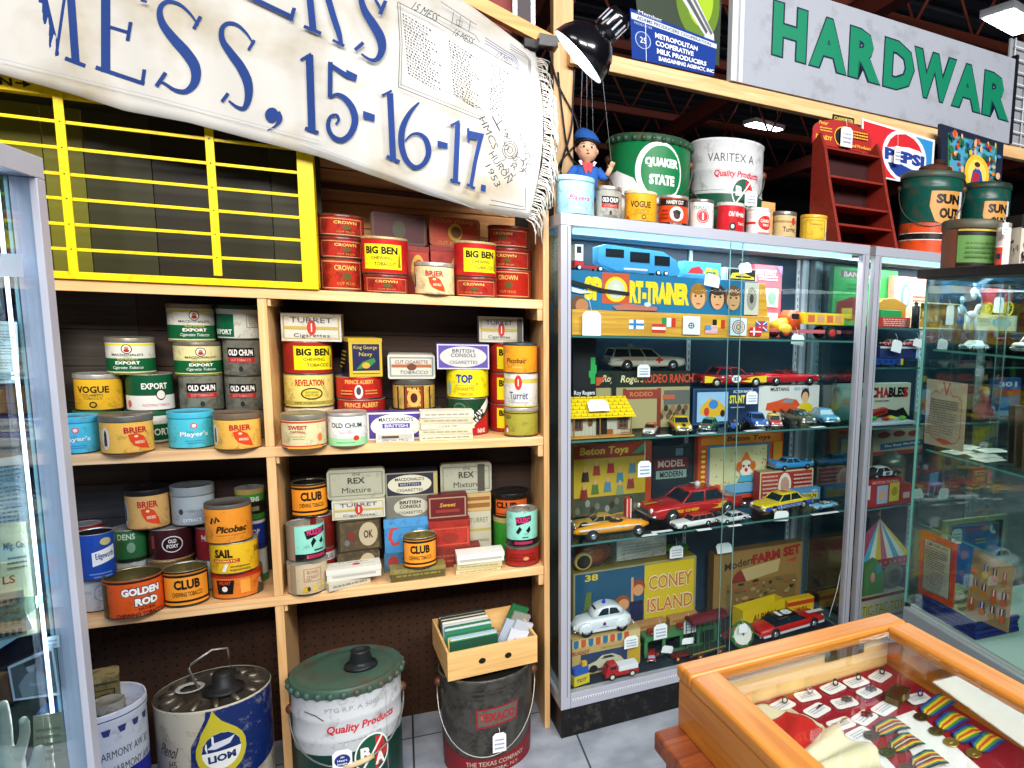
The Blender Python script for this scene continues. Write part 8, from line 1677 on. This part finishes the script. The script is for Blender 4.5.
cs=['4aa0c8','e0d8d0','d8b82a','c05a7a','e0d8d0','4aa0c8','e0d8d0','d8b82a']
for i in range(8):
    a,e=-w2+2*w2*i/8,-w2+2*w2*(i+1)/8
    b.add([(a,-.01,hz0),(e,-.01,hz0),(e*.04,.05,h),(a*.04,.05,h)],[(0,1,2,3)],cs[i]);b.add([(a,.11,hz0),(e,.11,hz0),(e*.04,.05,h),(a*.04,.05,h)],[(0,1,2,3)],cs[i])
for s in(-1,1):b.add([(s*w2,-.01,hz0),(s*w2,.11,hz0),(s*w2*.04,.05,h)],[(0,1,2)],'c05a7a')
b.box(-w2,-.012,hz0-.035,w2,-.0095,hz0,'a8201e')
for i in range(10):x=-w2+.004+i*2*w2/10;b.prism([(x,hz0-.035),(x+w2*.09,hz0-.043),(x+w2*.18,hz0-.035)],-.012,-.0098,'d8a81e');b.ball((x+w2*.09,-.0125,hz0-.017),.003,.001,.003,'e0dcd0',8,6)
art_flat(b,[('t','CIRCUS',0,.5,1,1,'c8401e',.06)],(0,.0135,hz0+.045),(w*.5,0,0),(0,.018,.022),(0,-.8,.6),off=.004)
b.build('roof',t);b=MB();b.box(-w2*.9,.0,0,w2*.9,.1,hz0-.001,'16204a');b.build('tent_walls',t);b=MB();b.tube([(0,.05,h),(0,.05,h+.04)],.0015,'c8c4b0',5);b.prism([(0,h+.018),(0,h+.04),(-.014,h+.022)],.0492,.0508,'d8b82a');b.build('flag',t)
z=c2('toy box with yellow letters along its front at the bottom of the second showcase',860,905,594,618,.08,'b8b4a4',[('t','TIC-TAC-TOY',.0,.4,.9,.5,'d8c01e',.06,0,.0),('t','TIC-TAC-TOY',.0,.4,.9,.42,'3a4a3a',-.01),('r',-.5,.86,.5,1,'7a1a20')],z0=DECK,d=.028,yaw=.09)
b=MB();P,w,h,_=measure(864,884,560,592,CASE,z,.04);b.prism([(-w/2,0),(w/2,0),(w/2,h*.6),(w*.1,h),(-w/2,h*.8)],0,.03,mat('4a7a44',.5));b.ball((-.01,-.004,h*.5),.012,.006,.022,mat('c88a70',.5),10,8);b.box(w*.1,-.001,h*.6,w*.34,.0,h*.86,'3a8aa0');o=b.build('toy_farmhouse');o.location=P;o.rotation_euler=(0,0,TC);tag(o,'green cardboard toy scene standing on the yellow lettered box','toy')
b=MB();P,w,h,_=measure(887,902,564,590,CASE,z,.05);b.wheel((0,.012,h*.5),h*.5,.02,mat('6a665a',.5),hub='3a3a30',hubr=.6);o=b.build('toy_drum');o.location=P;o.location.z+=.0005;o.rotation_euler=(0,0,TC);tag(o,'grey round toy beside the green cardboard scene','toy')
# ------------------------------------------------------------------ right case
def face_sheet(name,label,cat,quad,body,art,th=.0012,x=1.4425):
    tl,tr,br,bl=[on_x(a,b_,x)for a,b_ in quad]
    O=(bl+br)/2;P=[p-O for p in(bl,br,tr,tl)];n=Vector((1,0,0))
    mb=MB();mb.add(P+[p+n*th for p in P],[(0,1,2,3),(7,6,5,4),(0,4,5,1),(1,5,6,2),(2,6,7,3),(3,7,4,0)],body)
    def fn(u,v,L):return P[0].lerp(P[1],u+.5).lerp(P[3].lerp(P[2],u+.5),v)-n*(.0003+.0002*L)
    art_map(mb,art,fn,asp=(br-bl).length/(tl-bl).length)
    o=mb.build(name);o.location=O;tag(o,label,cat);return o
rd_='b8422c'
face_sheet('paper_sheet','beige sheet with red V and red scroll border inside the right case','paper',[(927,378.5),(967.5,384),(963,452),(924,443)],'b3a58e',
           [('t','V',.02,.88,.2,.2,rd_,.01),('l',[(-.36,.78),(-.38,.5),(-.4,.2),(-.3,.14),(0,.04),(.3,.1),(.4,.2),(.4,.5),(.4,.74)],.012,rd_),('l',[(-.36,.78),(-.24,.84),(-.14,.8),(-.06,.88)],.012,rd_),('l',[(.4,.74),(.28,.8),(.2,.78),(.1,.86)],.012,rd_),('p',[(-.2,.1),(0,.05),(.22,.09),(.1,.12),(-.1,.13)],rd_),('n',-.34,.18,.34,.72,15,'5a544c')])
face_sheet('framed_certificate','typed sheet in a bright orange red mount inside the right case','paper',[(921,529.5),(956.5,544),(953,608),(917.5,592)],'c63c1c',[('r',-.38,.09,.38,.9,'5a2a1c'),('r',-.36,.1,.36,.89,'aaa69a'),('t','CERTIFICATE',0,.84,.6,.05,'3a3a38',.02),('n',-.32,.14,.32,.8,20,'4a4a48'),('e',0,.9,.02,.015,'2a2420')],th=.003)
ms=[]
rb=[('2a4a9a','b8a060'),('2a2040','b03a24'),('a83a4a','b06a2a'),('5a4a8a','c07a2a'),('2a2a50','a0602a'),('8a3a3a','b04a1e'),('3a2a5a','b0502a'),('a04a3a','9a4a20'),('2a3a8a','b8682a'),('2a1a40','9a7a4a'),('3a3050','b0562a')]
for i,(u,v)in enumerate(((-.14,.74),(.08,.74),(.32,.74),(-.34,.48),(-.12,.46),(.12,.44),(.36,.46),(-.36,.2),(-.1,.2),(.14,.2),(.36,.22))):ms+=[('r',u-.05,v,u+.05,v+.1,rb[i][0]),('r',u-.015,v,u+.015,v+.1,'c8c0b0'),('e',u,v-.05,.07,.055,rb[i][1])]
face_sheet('medal_card','tan card printed with rows of coloured medals inside the right case','card',[(974,548),(1014.5,566),(1008,633),(965,614)],'a98a60',ms+[('n',-.44,.82,-.24,.92,4,'4a443c'),('r',-.4,.7,-.24,.73,'c0482a')],th=.0015)
price_tag('pale card taped behind the orange red mount in the right case',952,962,529,544,-.46,fr=SHELF)
for i in range(4):
    b=MB();pa=on_x(914,611-i*0,1.445);x0_,y1_,y0_=1.448,1.742,1.468;zz_=.4262+i*.0125
    b.box(0,0,0,.17-.004*(i%2),y1_-y0_,.0118,mat(('1a2470','20307f','18226a','24348a')[i],.45));b.box(.0,.003,.0035,.168,y1_-y0_-.003,.008,'c8ccd8')if 0 else None
    o=b.build('folder',None,.002);o.location=(x0_+.002*(i%2),y0_+.003*(i%3),zz_);tag(o,('lowest blue folder in the stack under the orange mount','second lowest blue folder in the stack under the orange mount','third blue folder up in the stack under the orange mount','topmost blue folder in the stack under the orange mount')[i],'folder','blue folders in the right case')
b=MB();b.box(0,0,0,.16,.26,.004,'c8bc9a');art_flat(b,[('n',-.45,.2,.45,.8,3,'8a7a50')],(.08,0,.004),(.16,0,0),(0,.26,0),(0,0,1));o=b.build('booklet');o.location=(1.452,1.475,.4772);tag(o,'cream booklet lying on the blue folder stack','booklet')
tl,tr,br_,bl=[on_y(a,b_,1.752)for a,b_ in((943,523),(1005,511),(1001,625),(944,640))]
b=MB();w=tr.x-tl.x;zb0,zt0=.4262,(tl.z+tr.z)/2
b.box(-w/2,0,0,w/2,.012,zt0-zb0,'b0ab98');art_flat(b,[('r',-.44,.05,.44,.94,'2558a4'),('t','PARACHUTE',-.1,.86,.6,.05,'b83a34',.03),('e',.3,.84,.07,.07,'d0dce8'),('e',.3,.84,.035,.03,'6a9a8a'),('p',[(.22,.94),(.44,.94),(.44,.7),(.36,.74)],'1a2430'),('p',[(-.1,.6),(.3,.72),(.44,.6),(.44,.3),(-.2,.3)],'2a62b0'),('n',.0,.66,.16,.74,2,'c8b858')],(0,0,0),(w,0,0),(0,0,zt0-zb0),(0,-1,0))
o=b.build('framed_picture');o.location=((tl.x+tr.x)/2,1.742,zb0);tag(o,'large blue picture in a pale frame at the back of the right case','picture')
price_tag('pale card hanging before the medal card at the right edge',1008,1019,551,566,-.86+.02,fr=SHELF)if 0 else None
t_=toy
def on_shelf_R(label,px,py,L,ang,kind,body,z,**k):
    y=1.70;P=on_z(px,py,z);car_at('toy_car',label,Vector((P.x,P.y,z+.0008)),L,ang,kind,body,**k)
q=on_z(1004,349,RS[0]);
def car_R(label,x,y,L,ang,kind,body,z,**k):return car_at('toy_car',label,Vector((x,y,z+.0008)),L,ang,kind,body,**k)
car_R('white toy wagon on the upper shelf of the right case',1.60,1.50,.16,PI+.35,'wagon','d4d8dc',RS[0],win=mat('3a4858',.1),tall=1.15)
car_R('teal clear toy car left of the white wagon in the right case',1.53,1.66,.11,PI+.3,'sedan','8ab4b4',RS[0],win=mat('b8d0d0',.1),roof='a8c8c8')
for i,(px,lb_)in enumerate(((1003,'dark brown board leaning nearest the white wagon shelf end'),(1012,'brown framed board leaning at the right edge of the photo'),(996,'thin black board behind the brown leaning boards'))):
    b=MB();hh=(.17,.16,.165)[i];b.box(-.06,0,0,.06,.008,hh,wood(('3a2a1a','5a4428','16130f')[i],('4a3420','705634','24201a')[i],.5,axis='Z'))
    if i==1:b.box(-.06,-.003,0,-.05,-.0002,hh,'4a3a24');b.box(.05,-.003,0,.06,-.0002,hh,'4a3a24');b.box(-.0499,-.003,hh-.01,.0499,-.0002,hh,'4a3a24')
    o=b.build('wooden_board',None,.001);y_=(1.40,1.345,1.455)[i];o.location=(on_y(px+8,440,y_).x+.10,y_,RS[1]+.0012);o.rotation_euler=(-.12,0,-.35);tag(o,lb_,'board')
rnd=random.Random(30)
for i,(x,y,a)in enumerate(((1.50,1.66,.2),(1.53,1.58,-.3),(1.57,1.70,.5),(1.49,1.52,.1),(1.60,1.62,-.1))):
    b=MB();b.box(-.045,-.03,0,.045,.03,.0012,'dcdcd6');art_flat(b,[('n',-.4,.15,.4,.85,4,'9a9a94')],(0,-.03,.0012),(.09,0,0),(0,.06,0),(0,0,1),off=.0002)
    o=b.build('paper_card');o.location=(x,y,RS[1]+.0006+i*.0016);o.rotation_euler=(0,0,a);tag(o,('white printed card lying at the left of the middle glass shelf','white printed card under the beige V sheet','white printed card at the back of the middle glass shelf','white printed card at the front of the middle glass shelf','white printed card nearest the leaning boards')[i],'card')
# ------------------------------------------------------------------ left case contents
IL=Matrix.Translation(Vector((-.447,1.4,0)))@Matrix.Rotation(-ly,4,'Z')
yI=1.382
def sheetL(name,label,cat,quad,body,art,y=yI,th=.001):
    tl,tr,br,bl=[on_y(a,b_,y)for a,b_ in quad];O=(bl+br)/2;P=[p-O for p in(bl,br,tr,tl)];n=Vector((0,1,0))
    mb=MB();mb.add(P+[p+n*th for p in P],[(0,1,2,3),(7,6,5,4),(0,4,5,1),(1,5,6,2),(2,6,7,3),(3,7,4,0)],body)
    def fn(u,v,L):return P[0].lerp(P[1],u+.5).lerp(P[3].lerp(P[2],u+.5),v)-n*(.0003+.0002*L)
    art_map(mb,art,fn,asp=(br-bl).length/(tl-bl).length)
    o=mb.build(name);o.location=O;tag(o,label,cat);return o
sheetL('paper_sheet','pale green printed sheet highest in the left glass case','paper',[(-14,320),(17,322),(20,383),(-14,384)],'c2d2c8',[('t','NOTICE',.1,.93,.3,.04,'5a6a66'),('n',-.44,.06,.44,.86,18,'7a8a86')])
sheetL('paper_sheet','grey printed sheet above the cream letterhead in the left glass case','paper',[(-22,462),(22,455),(29,524),(-22,532)],'a9b8b8',[('n',-.44,.1,.46,.9,14,'66767a')],y=1.3845)
sheetL('paper_sheet','cream letterhead sheet with chequered block in the left glass case','paper',[(-30,528),(29,521),(40,632),(-30,650)],'cfcda4',[('t','Mfg. Co.',.22,.80,.36,.08,'3a3a30',.02),('t','LS',.1,.52,.2,.07,'3a3a30',.02),('n',.1,.6,.42,.72,3,'6a6a58'),('e',-.1,.66,.08,.07,'8a8a7a'),('r',-.5,.02,.34,.42,'b0ae98')]+[('r',-.46+i*.1,.05+j*.09,-.40+i*.1,.10+j*.09,'4a4c50')for i in range(8)for j in range(4)],y=1.375)
sheetL('postcard','tilted postcard with brown boat picture in the left glass case','postcard',[(-24,606),(16,592),(33,628),(-10,655)],'d6dfe6',[('e',.0,.5,.4,.36,'5a4030'),('p',[(-.36,.5),(.0,.62),(.38,.5),(.2,.3),(-.2,.3)],'3a2a22'),('r',-.4,.62,.3,.8,'8aa0a8')],y=1.370)
sheetL('photograph','black and white portrait photograph with white border low in the left case','photograph',[(7.5,667),(53,646),(60,695),(13.5,701)],'b4bec4',[('r',-.45,.06,.45,.93,'3c464c'),('p',[(-.3,.08),(-.34,.4),(-.16,.62),(.0,.66),(.2,.56),(.34,.34),(.3,.08)],'6a747a'),('e',-.02,.76,.1,.13,'8a9296'),('e',-.02,.86,.14,.07,'22282c'),('p',[(-.1,.4),(.3,.3),(.3,.24),(-.1,.32)],'7f898e')],y=1.382)
sheetL('price_card','small white card beside the portrait photograph in the left case','card',[(43,638),(59,635),(60,647),(44,650)],'e6eaea',[('n',-.4,.2,.4,.8,2,'a8b0b4')],y=1.3845)
sheetL('paper_sheet','brownish sheet standing behind the cream hand in the left case','paper',[(33,716),(62,712),(70,768),(34,775)],'8a8672',[('n',-.4,.2,.4,.8,5,'6a6656')],y=1.373)
sheetL('price_tag','white tag with string highest in the left glass case','price tag',[(-6,253),(23,254),(24,277),(-6,277)],'eff2f6',[('e',-.3,.9,.03,.04,'5a6a7a'),('l',[(-.3,.9),(-.4,1.9),(-.34,2.8)],.04,'dfe6ee')],y=1.369)
hp=on_y(16,762,1.335)
t=thing('mannequin_hand','cream mannequin hand with raised fingers at the bottom of the left case','hand',(hp.x-.016,1.335,hp.z-.092))
bm_=bpy.data.meshes.new('hand');vs=[(0,0,0),(0,0,.05),(0,0,.085)];es=[(0,1),(1,2)];rs=[.026,.028,.036]
def chain(pts,rad,root):
    prev=root
    for p,r in zip(pts,rad):vs.append(p);rs.append(r);es.append((prev,len(vs)-1));prev=len(vs)-1
chain([(-.026,0,.115),(-.034,-.002,.142),(-.038,-.008,.166),(-.038,-.014,.182)],[.0105,.0095,.009,.0075],2)
chain([(-.009,0,.125),(-.012,-.002,.155),(-.013,-.010,.184),(-.012,-.018,.200)],[.0115,.0105,.0095,.0078],2)
chain([(.010,0,.124),(.013,-.002,.154),(.015,-.008,.184),(.016,-.014,.202)],[.0115,.0105,.0095,.0078],2)
chain([(.028,0,.117),(.036,-.003,.140),(.040,-.012,.160),(.041,-.022,.172)],[.0105,.0095,.0085,.0072],2)
chain([(.036,-.012,.070),(.052,-.022,.092),(.060,-.030,.116),(.062,-.036,.130)],[.014,.0125,.0105,.0085],1)
bm_.from_pydata(vs,es,[]);ho=bpy.data.objects.new('hand',bm_);C.objects.link(ho);ho.parent=t;ho.scale=(.82,.7,.95)
ho.modifiers.new('skin','SKIN');s_=ho.modifiers.new('sub','SUBSURF');s_.levels=s_.render_levels=2
for i,r in enumerate(rs):bm_.skin_vertices[0].data[i].radius=(r,r*.8)
bm_.skin_vertices[0].data[0].use_root=True
bm_.materials.append(mat('c9c3ac',.4));ho.modifiers['skin'].use_smooth_shade=True
b=MB();b.lathe([(0,-.3),(.05,-.3),(.045,-.28),(.028,-.26),(.027,0),(0,0)],mat('c9c3ac',.4),24);b.build('stand',t)if 0 else None
# ------------------------------------------------------------------ medal case contents
MZ=.8+MF;MY=.10
def mz(px,py,dz=.0008):p=on_z(px,py,MZ);p.z=MZ+dz;return p
tags_=[(782,706,'silver ring','first from the left in the back row'),(807.6,697,'pale ring','second from the left in the back row'),(833,689.6,'black stone ring','third from the left in the back row'),(856,684.6,'green ring','fourth from the left in the back row'),(880,676.5,'dark ring','farthest right in the back row'),
         (817,711.5,'dark pin','in the second row, left'),(844.5,704.5,'pewter badge','in the second row, middle'),(869,694.6,'grey badge','in the second row beside the brass box'),(841,724.5,'gold pin','in the third row, left'),(864.5,719,'dark rosette badge','in the third row, middle'),(884,710.5,None,'just below the brass box'),(918,701,'blue ring','right of the brass box'),(860,735,None,'beside the left bronze medal')]
for i,(px,py,it,where)in enumerate(tags_):
    p=mz(px,py,.0006+.0013*(i%4));b=MB();b.prism(rrect(.041,.029,.006),0,.0008,'ecebec','xy');art_flat(b,[('n',-.38,.2,.3,.8,3,'a8a8b8')],(0,-.0145,.0008),(.041,0,0),(0,.029,0),(0,0,1),off=.0001,step=.0001)
    o=b.build('price_tag');o.location=p;o.rotation_euler=(0,0,MY+(.25,-.1,.15,0,.3)[i%5]);tag(o,'white rounded tag '+where+' of the medal case' if 'row' in where else 'white rounded tag in the medal case '+where,'price tag')
    if not it:continue
    m={'silver ring':'5a5648','pale ring':'9a9a98','black stone ring':'16161a','green ring':'1c3a2c','dark ring':'2a2a2e','blue ring':'22307a','dark pin':'3a3230','pewter badge':'6a6a68','grey badge':'7a7c80','gold pin':'b0902a','dark rosette badge':'453f38'}[it]
    b=MB();mm_=mat(m,.3,.7)
    if 'ring' in it:
        b.T=Matrix.Translation((0,0,.0045))@Matrix.Rotation(1.1,4,'X')
        b.tube([(.0045*math.cos(a*PI/8),.0045*math.sin(a*PI/8),0)for a in range(16)],.0012,mm_,6,closed=True);b.ball((0,.0052,0),.003,.002,.0025,mm_,10,6)
    elif 'pin' in it:b.tube([(-.008,-.004,.001),(.0,.001,.0022),(.010,.004,.001)],[.0008,.0022,.0008],mm_,6);b.ball((.0,.001,.003),.002,.002,.0014,mm_,8,6)
    else:
        b.ball((0,0,.002),.007,.0065,.003,mm_,14,8)
        for a in range(6):b.ball((.0068*math.cos(a*1.047),.0068*math.sin(a*1.047),.0018),.0034,.0034,.0022,mm_,8,6)
    o=b.build(it.split()[-1]);o.location=p+Vector((.007,.004,.0012));tag(o,it+' lying on the tag '+where,it.split()[-1])
p=mz(897,703,.0042);t=thing('trinket_box','small hinged brass trinket box among the white tags','box',p,MY+.35);bm2=mat('6e5a34',.3,.8)
MB().box(-.019,-.013,.0,.019,.013,.014,bm2).build('base',t,.0015);MB().box(-.020,-.014,.0143,.020,.014,.019,mat('5c3a24',.25,.5)).build('lid',t,.002)
b=MB();b.box(-.012,-.0145,.006,-.004,-.0132,.018,mat('b09a50',.3,.8));b.build('clasp',t)
rb_=['2a3a9a','3f8a5a','e0c82a','d0502a','e0c82a','3f8a5a','2a3a9a'];rb2=['1c2450','3a7a5a','d8c02a','c0502a','2a3a4a','c8b89a','2a3a4a','c0502a','d8c02a','3a7a5a','1c2450']
strip=MB();q=[mz(x,y,.0004)for x,y in((889,720),(914,711),(1004,790),(935,790))];strip.add(q+[v+Vector((0,0,.0012))for v in q],[(3,2,1,0),(4,5,6,7),(0,1,5,4),(1,2,6,5),(2,3,7,6),(3,0,4,7)],'e6e6e8');tag(strip.build('paper_strip'),'white paper strip under the right row of medals','paper')
strip=MB();q=[mz(x,y,.0004)for x,y in((850,740),(866,737),(915,790),(880,790))];strip.add(q+[v+Vector((0,0,.0012))for v in q],[(3,2,1,0),(4,5,6,7),(0,1,5,4),(1,2,6,5),(2,3,7,6),(3,0,4,7)],'e0e0e4');tag(strip.build('paper_strip'),'white paper strip under the left row of medals','paper')
for i,(dx,dy,rx,ry,col,st,lb_)in enumerate(((921,719,944.5,704,'5a4a2c',rb_,'dark bronze medal on rainbow ribbon farthest back in the right row'),(936,733.5,955,722,'6e5c34',rb_,'bronze medal on rainbow ribbon second back in the right row'),(951,744.5,972,736.5,'b8a25a',rb_,'bright gilt medal on rainbow ribbon third in the right row'),(973.5,755.5,990,743.5,'a8904a',rb_,'gilt medal on rainbow ribbon nearest the case edge'),(871,737.5,895,729,'4e4226',rb2,'dark bronze medal on striped ribbon farthest back in the left row'),(887,754.5,909,745,'5e5030',rb2,'bronze medal on striped ribbon in the middle of the left row'),(907,771,932,763,'5a4a2c',rb2,'striped ribbon medal at the bottom edge of the photo'))):
    D,Rr=mz(dx,dy,.0026),mz(rx,ry,.0028);v=Rr-D;an=math.atan2(v.y,v.x);L=v.length
    t=thing('medal',lb_,'medal',D,an,'campaign medals in the tabletop case')
    b=MB();b.lathe([(0,0),(.0105,0),(.0115,.0008),(.0115,.0016),(.0105,.0022),(.0095,.0018),(0,.0019)],mat(col,.35,.75),32);b.ball((-.001,0,.0018),.005,.004,.0012,mat(col,.4,.75),12,6);b.tube([(.011,0,.0012),(.0145,.0,.0016)],.0012,mat(col,.35,.75),6);b.build('disc',t)
    b=MB();x0,x1=.0135,L+.016;wr=.035;n=len(st)
    for k,c_ in enumerate(st):
        y0_,y1_=-wr/2+wr*k/n,-wr/2+wr*(k+1)/n
        zz=[(.0135,.0010,.5),(.018,.004,.85),(L,.0075,1),(x1,.0035,1)]
        vs_=[]
        for x,z_,s_ in zz:vs_+=[(x,y0_*s_,z_),(x,y1_*s_,z_),(x,y1_*s_,z_-.0006),(x,y0_*s_,z_-.0006)]
        fs_=[]
        for j in range(3):fs_+=[(4*j,4*j+1,4*j+5,4*j+4),(4*j+2,4*j+3,4*j+7,4*j+6),(4*j+1,4*j+2,4*j+6,4*j+5),(4*j+3,4*j,4*j+4,4*j+7)]
        b.add(vs_,fs_+[(0,3,2,1),(12,13,14,15)],mat(c_,.6))
    b.build('ribbon',t)
def cloth(name,poly,m,dz,folds,O=None):
    P=[mz(x,y,dz)for x,y in poly];O=O or sum(P,Vector())/len(P)
    bm=bmesh.new();f=bm.faces.new([bm.verts.new(p-O)for p in P]);
    for ax in(Vector((1,0,0)),Vector((0,1,0))):
        a=-.3
        while a<.3:bmesh.ops.bisect_plane(bm,geom=bm.verts[:]+bm.edges[:]+bm.faces[:],plane_co=ax*a,plane_no=ax);a+=.006
    ap=mz(*folds)-O
    for v in bm.verts:
        an=math.atan2(v.co.y-ap.y,v.co.x-ap.x);r=(v.co.xy-ap.xy).length
        v.co.z+=.0045*(1+math.sin(an*17))*min(1,r/.05)
    me=bpy.data.meshes.new(name);bm.to_mesh(me);bm.free();me.materials.append(m)
    for p_ in me.polygons:p_.use_smooth=True
    o=bpy.data.objects.new(name,me);C.objects.link(o);s=o.modifiers.new('t','SOLIDIFY');s.thickness=.0007
    return o,O
cl,CO=cloth('handkerchief',[(753,713),(766,711),(781,713),(791,713),(799,722),(812,724),(822,727),(826,734),(836,730),(845,741),(862,746),(876,755),(884,775),(884,800),(800,800),(775,764)],mat('d9cfb0',.9),.004,(772,790))
cl.location=CO;tag(cl,'cream and red pleated handkerchief at the left of the medal case','handkerchief')
rp,_=cloth('red_panel',[(769,728),(786,716),(797,723.5),(812,726),(822,733),(822,737),(812,750),(794,762),(785,756)],mat('b8201c',.85),.0062,(772,790),CO)
rp.parent=cl
# ------------------------------------------------------------------ light and camera
w=bpy.data.worlds.new('room_air');bpy.context.scene.world=w;w.use_nodes=True
w.node_tree.nodes['Background'].inputs['Color'].default_value=(.55,.62,.75,1);w.node_tree.nodes['Background'].inputs['Strength'].default_value=.16
def area(name,loc,target,sx,sy,power,col=(1,1,1)):
    l=bpy.data.lights.new(name,'AREA');l.shape='RECTANGLE';l.size=sx;l.size_y=sy;l.energy=power;l.color=col
    o=bpy.data.objects.new(name,l);C.objects.link(o);o.location=loc
    o.rotation_euler=(Vector(target)-Vector(loc)).to_track_quat('-Z','Y').to_euler();return o
area('unseen_area_light',(-.3,-2.5,3.5),(.1,2.2,.9),2.6,1.0,340,(1,.97,.93))  # unseen key and side area lights, added to brighten the front
area('unseen_area_light',(1.9,-.9,3.2),(1.3,2.0,1.0),1.6,.6,110,(.95,.98,1))
area('unseen_area_light',(-1.5,.4,3.3),(-.2,2.1,1.0),1.2,.5,30,(1,.96,.9))
for s_a,s_b in((.03,1.07),(1.16,2.1)):
    q=Vector((.408+ca*(s_a+s_b)/2-sa*.15,2.107+sa*(s_a+s_b)/2+ca*.15,1.553))
    o=area('showcase_tube',q,q+Vector((-sa*.001,ca*.001,-.6)),s_b-s_a-.1,.2,11,(.86,.95,1));o.rotation_euler=(0,0,TC)
area('case_fill_and_strip',(1.75,1.3,1.44),(1.75,1.3,0),.4,.9,9,(.95,1,.98));q=IL@Vector((-W-.010,-.0285,.9));area('case_fill_and_strip',q,q+IL.to_3x3()@Vector((-.3,-.6,0)),.003,1.1,1.6,(.85,.92,1))  # first: fill added to brighten the right case; second: the left case's light strip
cam=bpy.data.cameras.new('camera');co=bpy.data.objects.new('camera',cam);C.objects.link(co)
cam.sensor_width=36;cam.lens=F_/1024*36;cam.shift_x=(512-CX_)/1024;cam.shift_y=(CY_-384)/1024;cam.clip_start=.02
R3=Matrix((RC[0],-RC[1],-RC[2])).transposed()
co.matrix_world=Matrix.Translation(EYE)@R3.to_4x4()
sc=bpy.context.scene;sc.camera=co
sc.view_settings.view_transform='Standard';sc.view_settings.look='None';sc.view_settings.gamma=1;sc.view_settings.exposure=0
sc.view_settings.use_curve_mapping=False
sc.cycles.max_bounces=6;sc.cycles.transparent_max_bounces=24;sc.cycles.glossy_bounces=3;sc.cycles.diffuse_bounces=3
sc.cycles.use_denoising=True;sc.cycles.caustics_reflective=False;sc.cycles.caustics_refractive=False;sc.cycles.sample_clamp_indirect=4
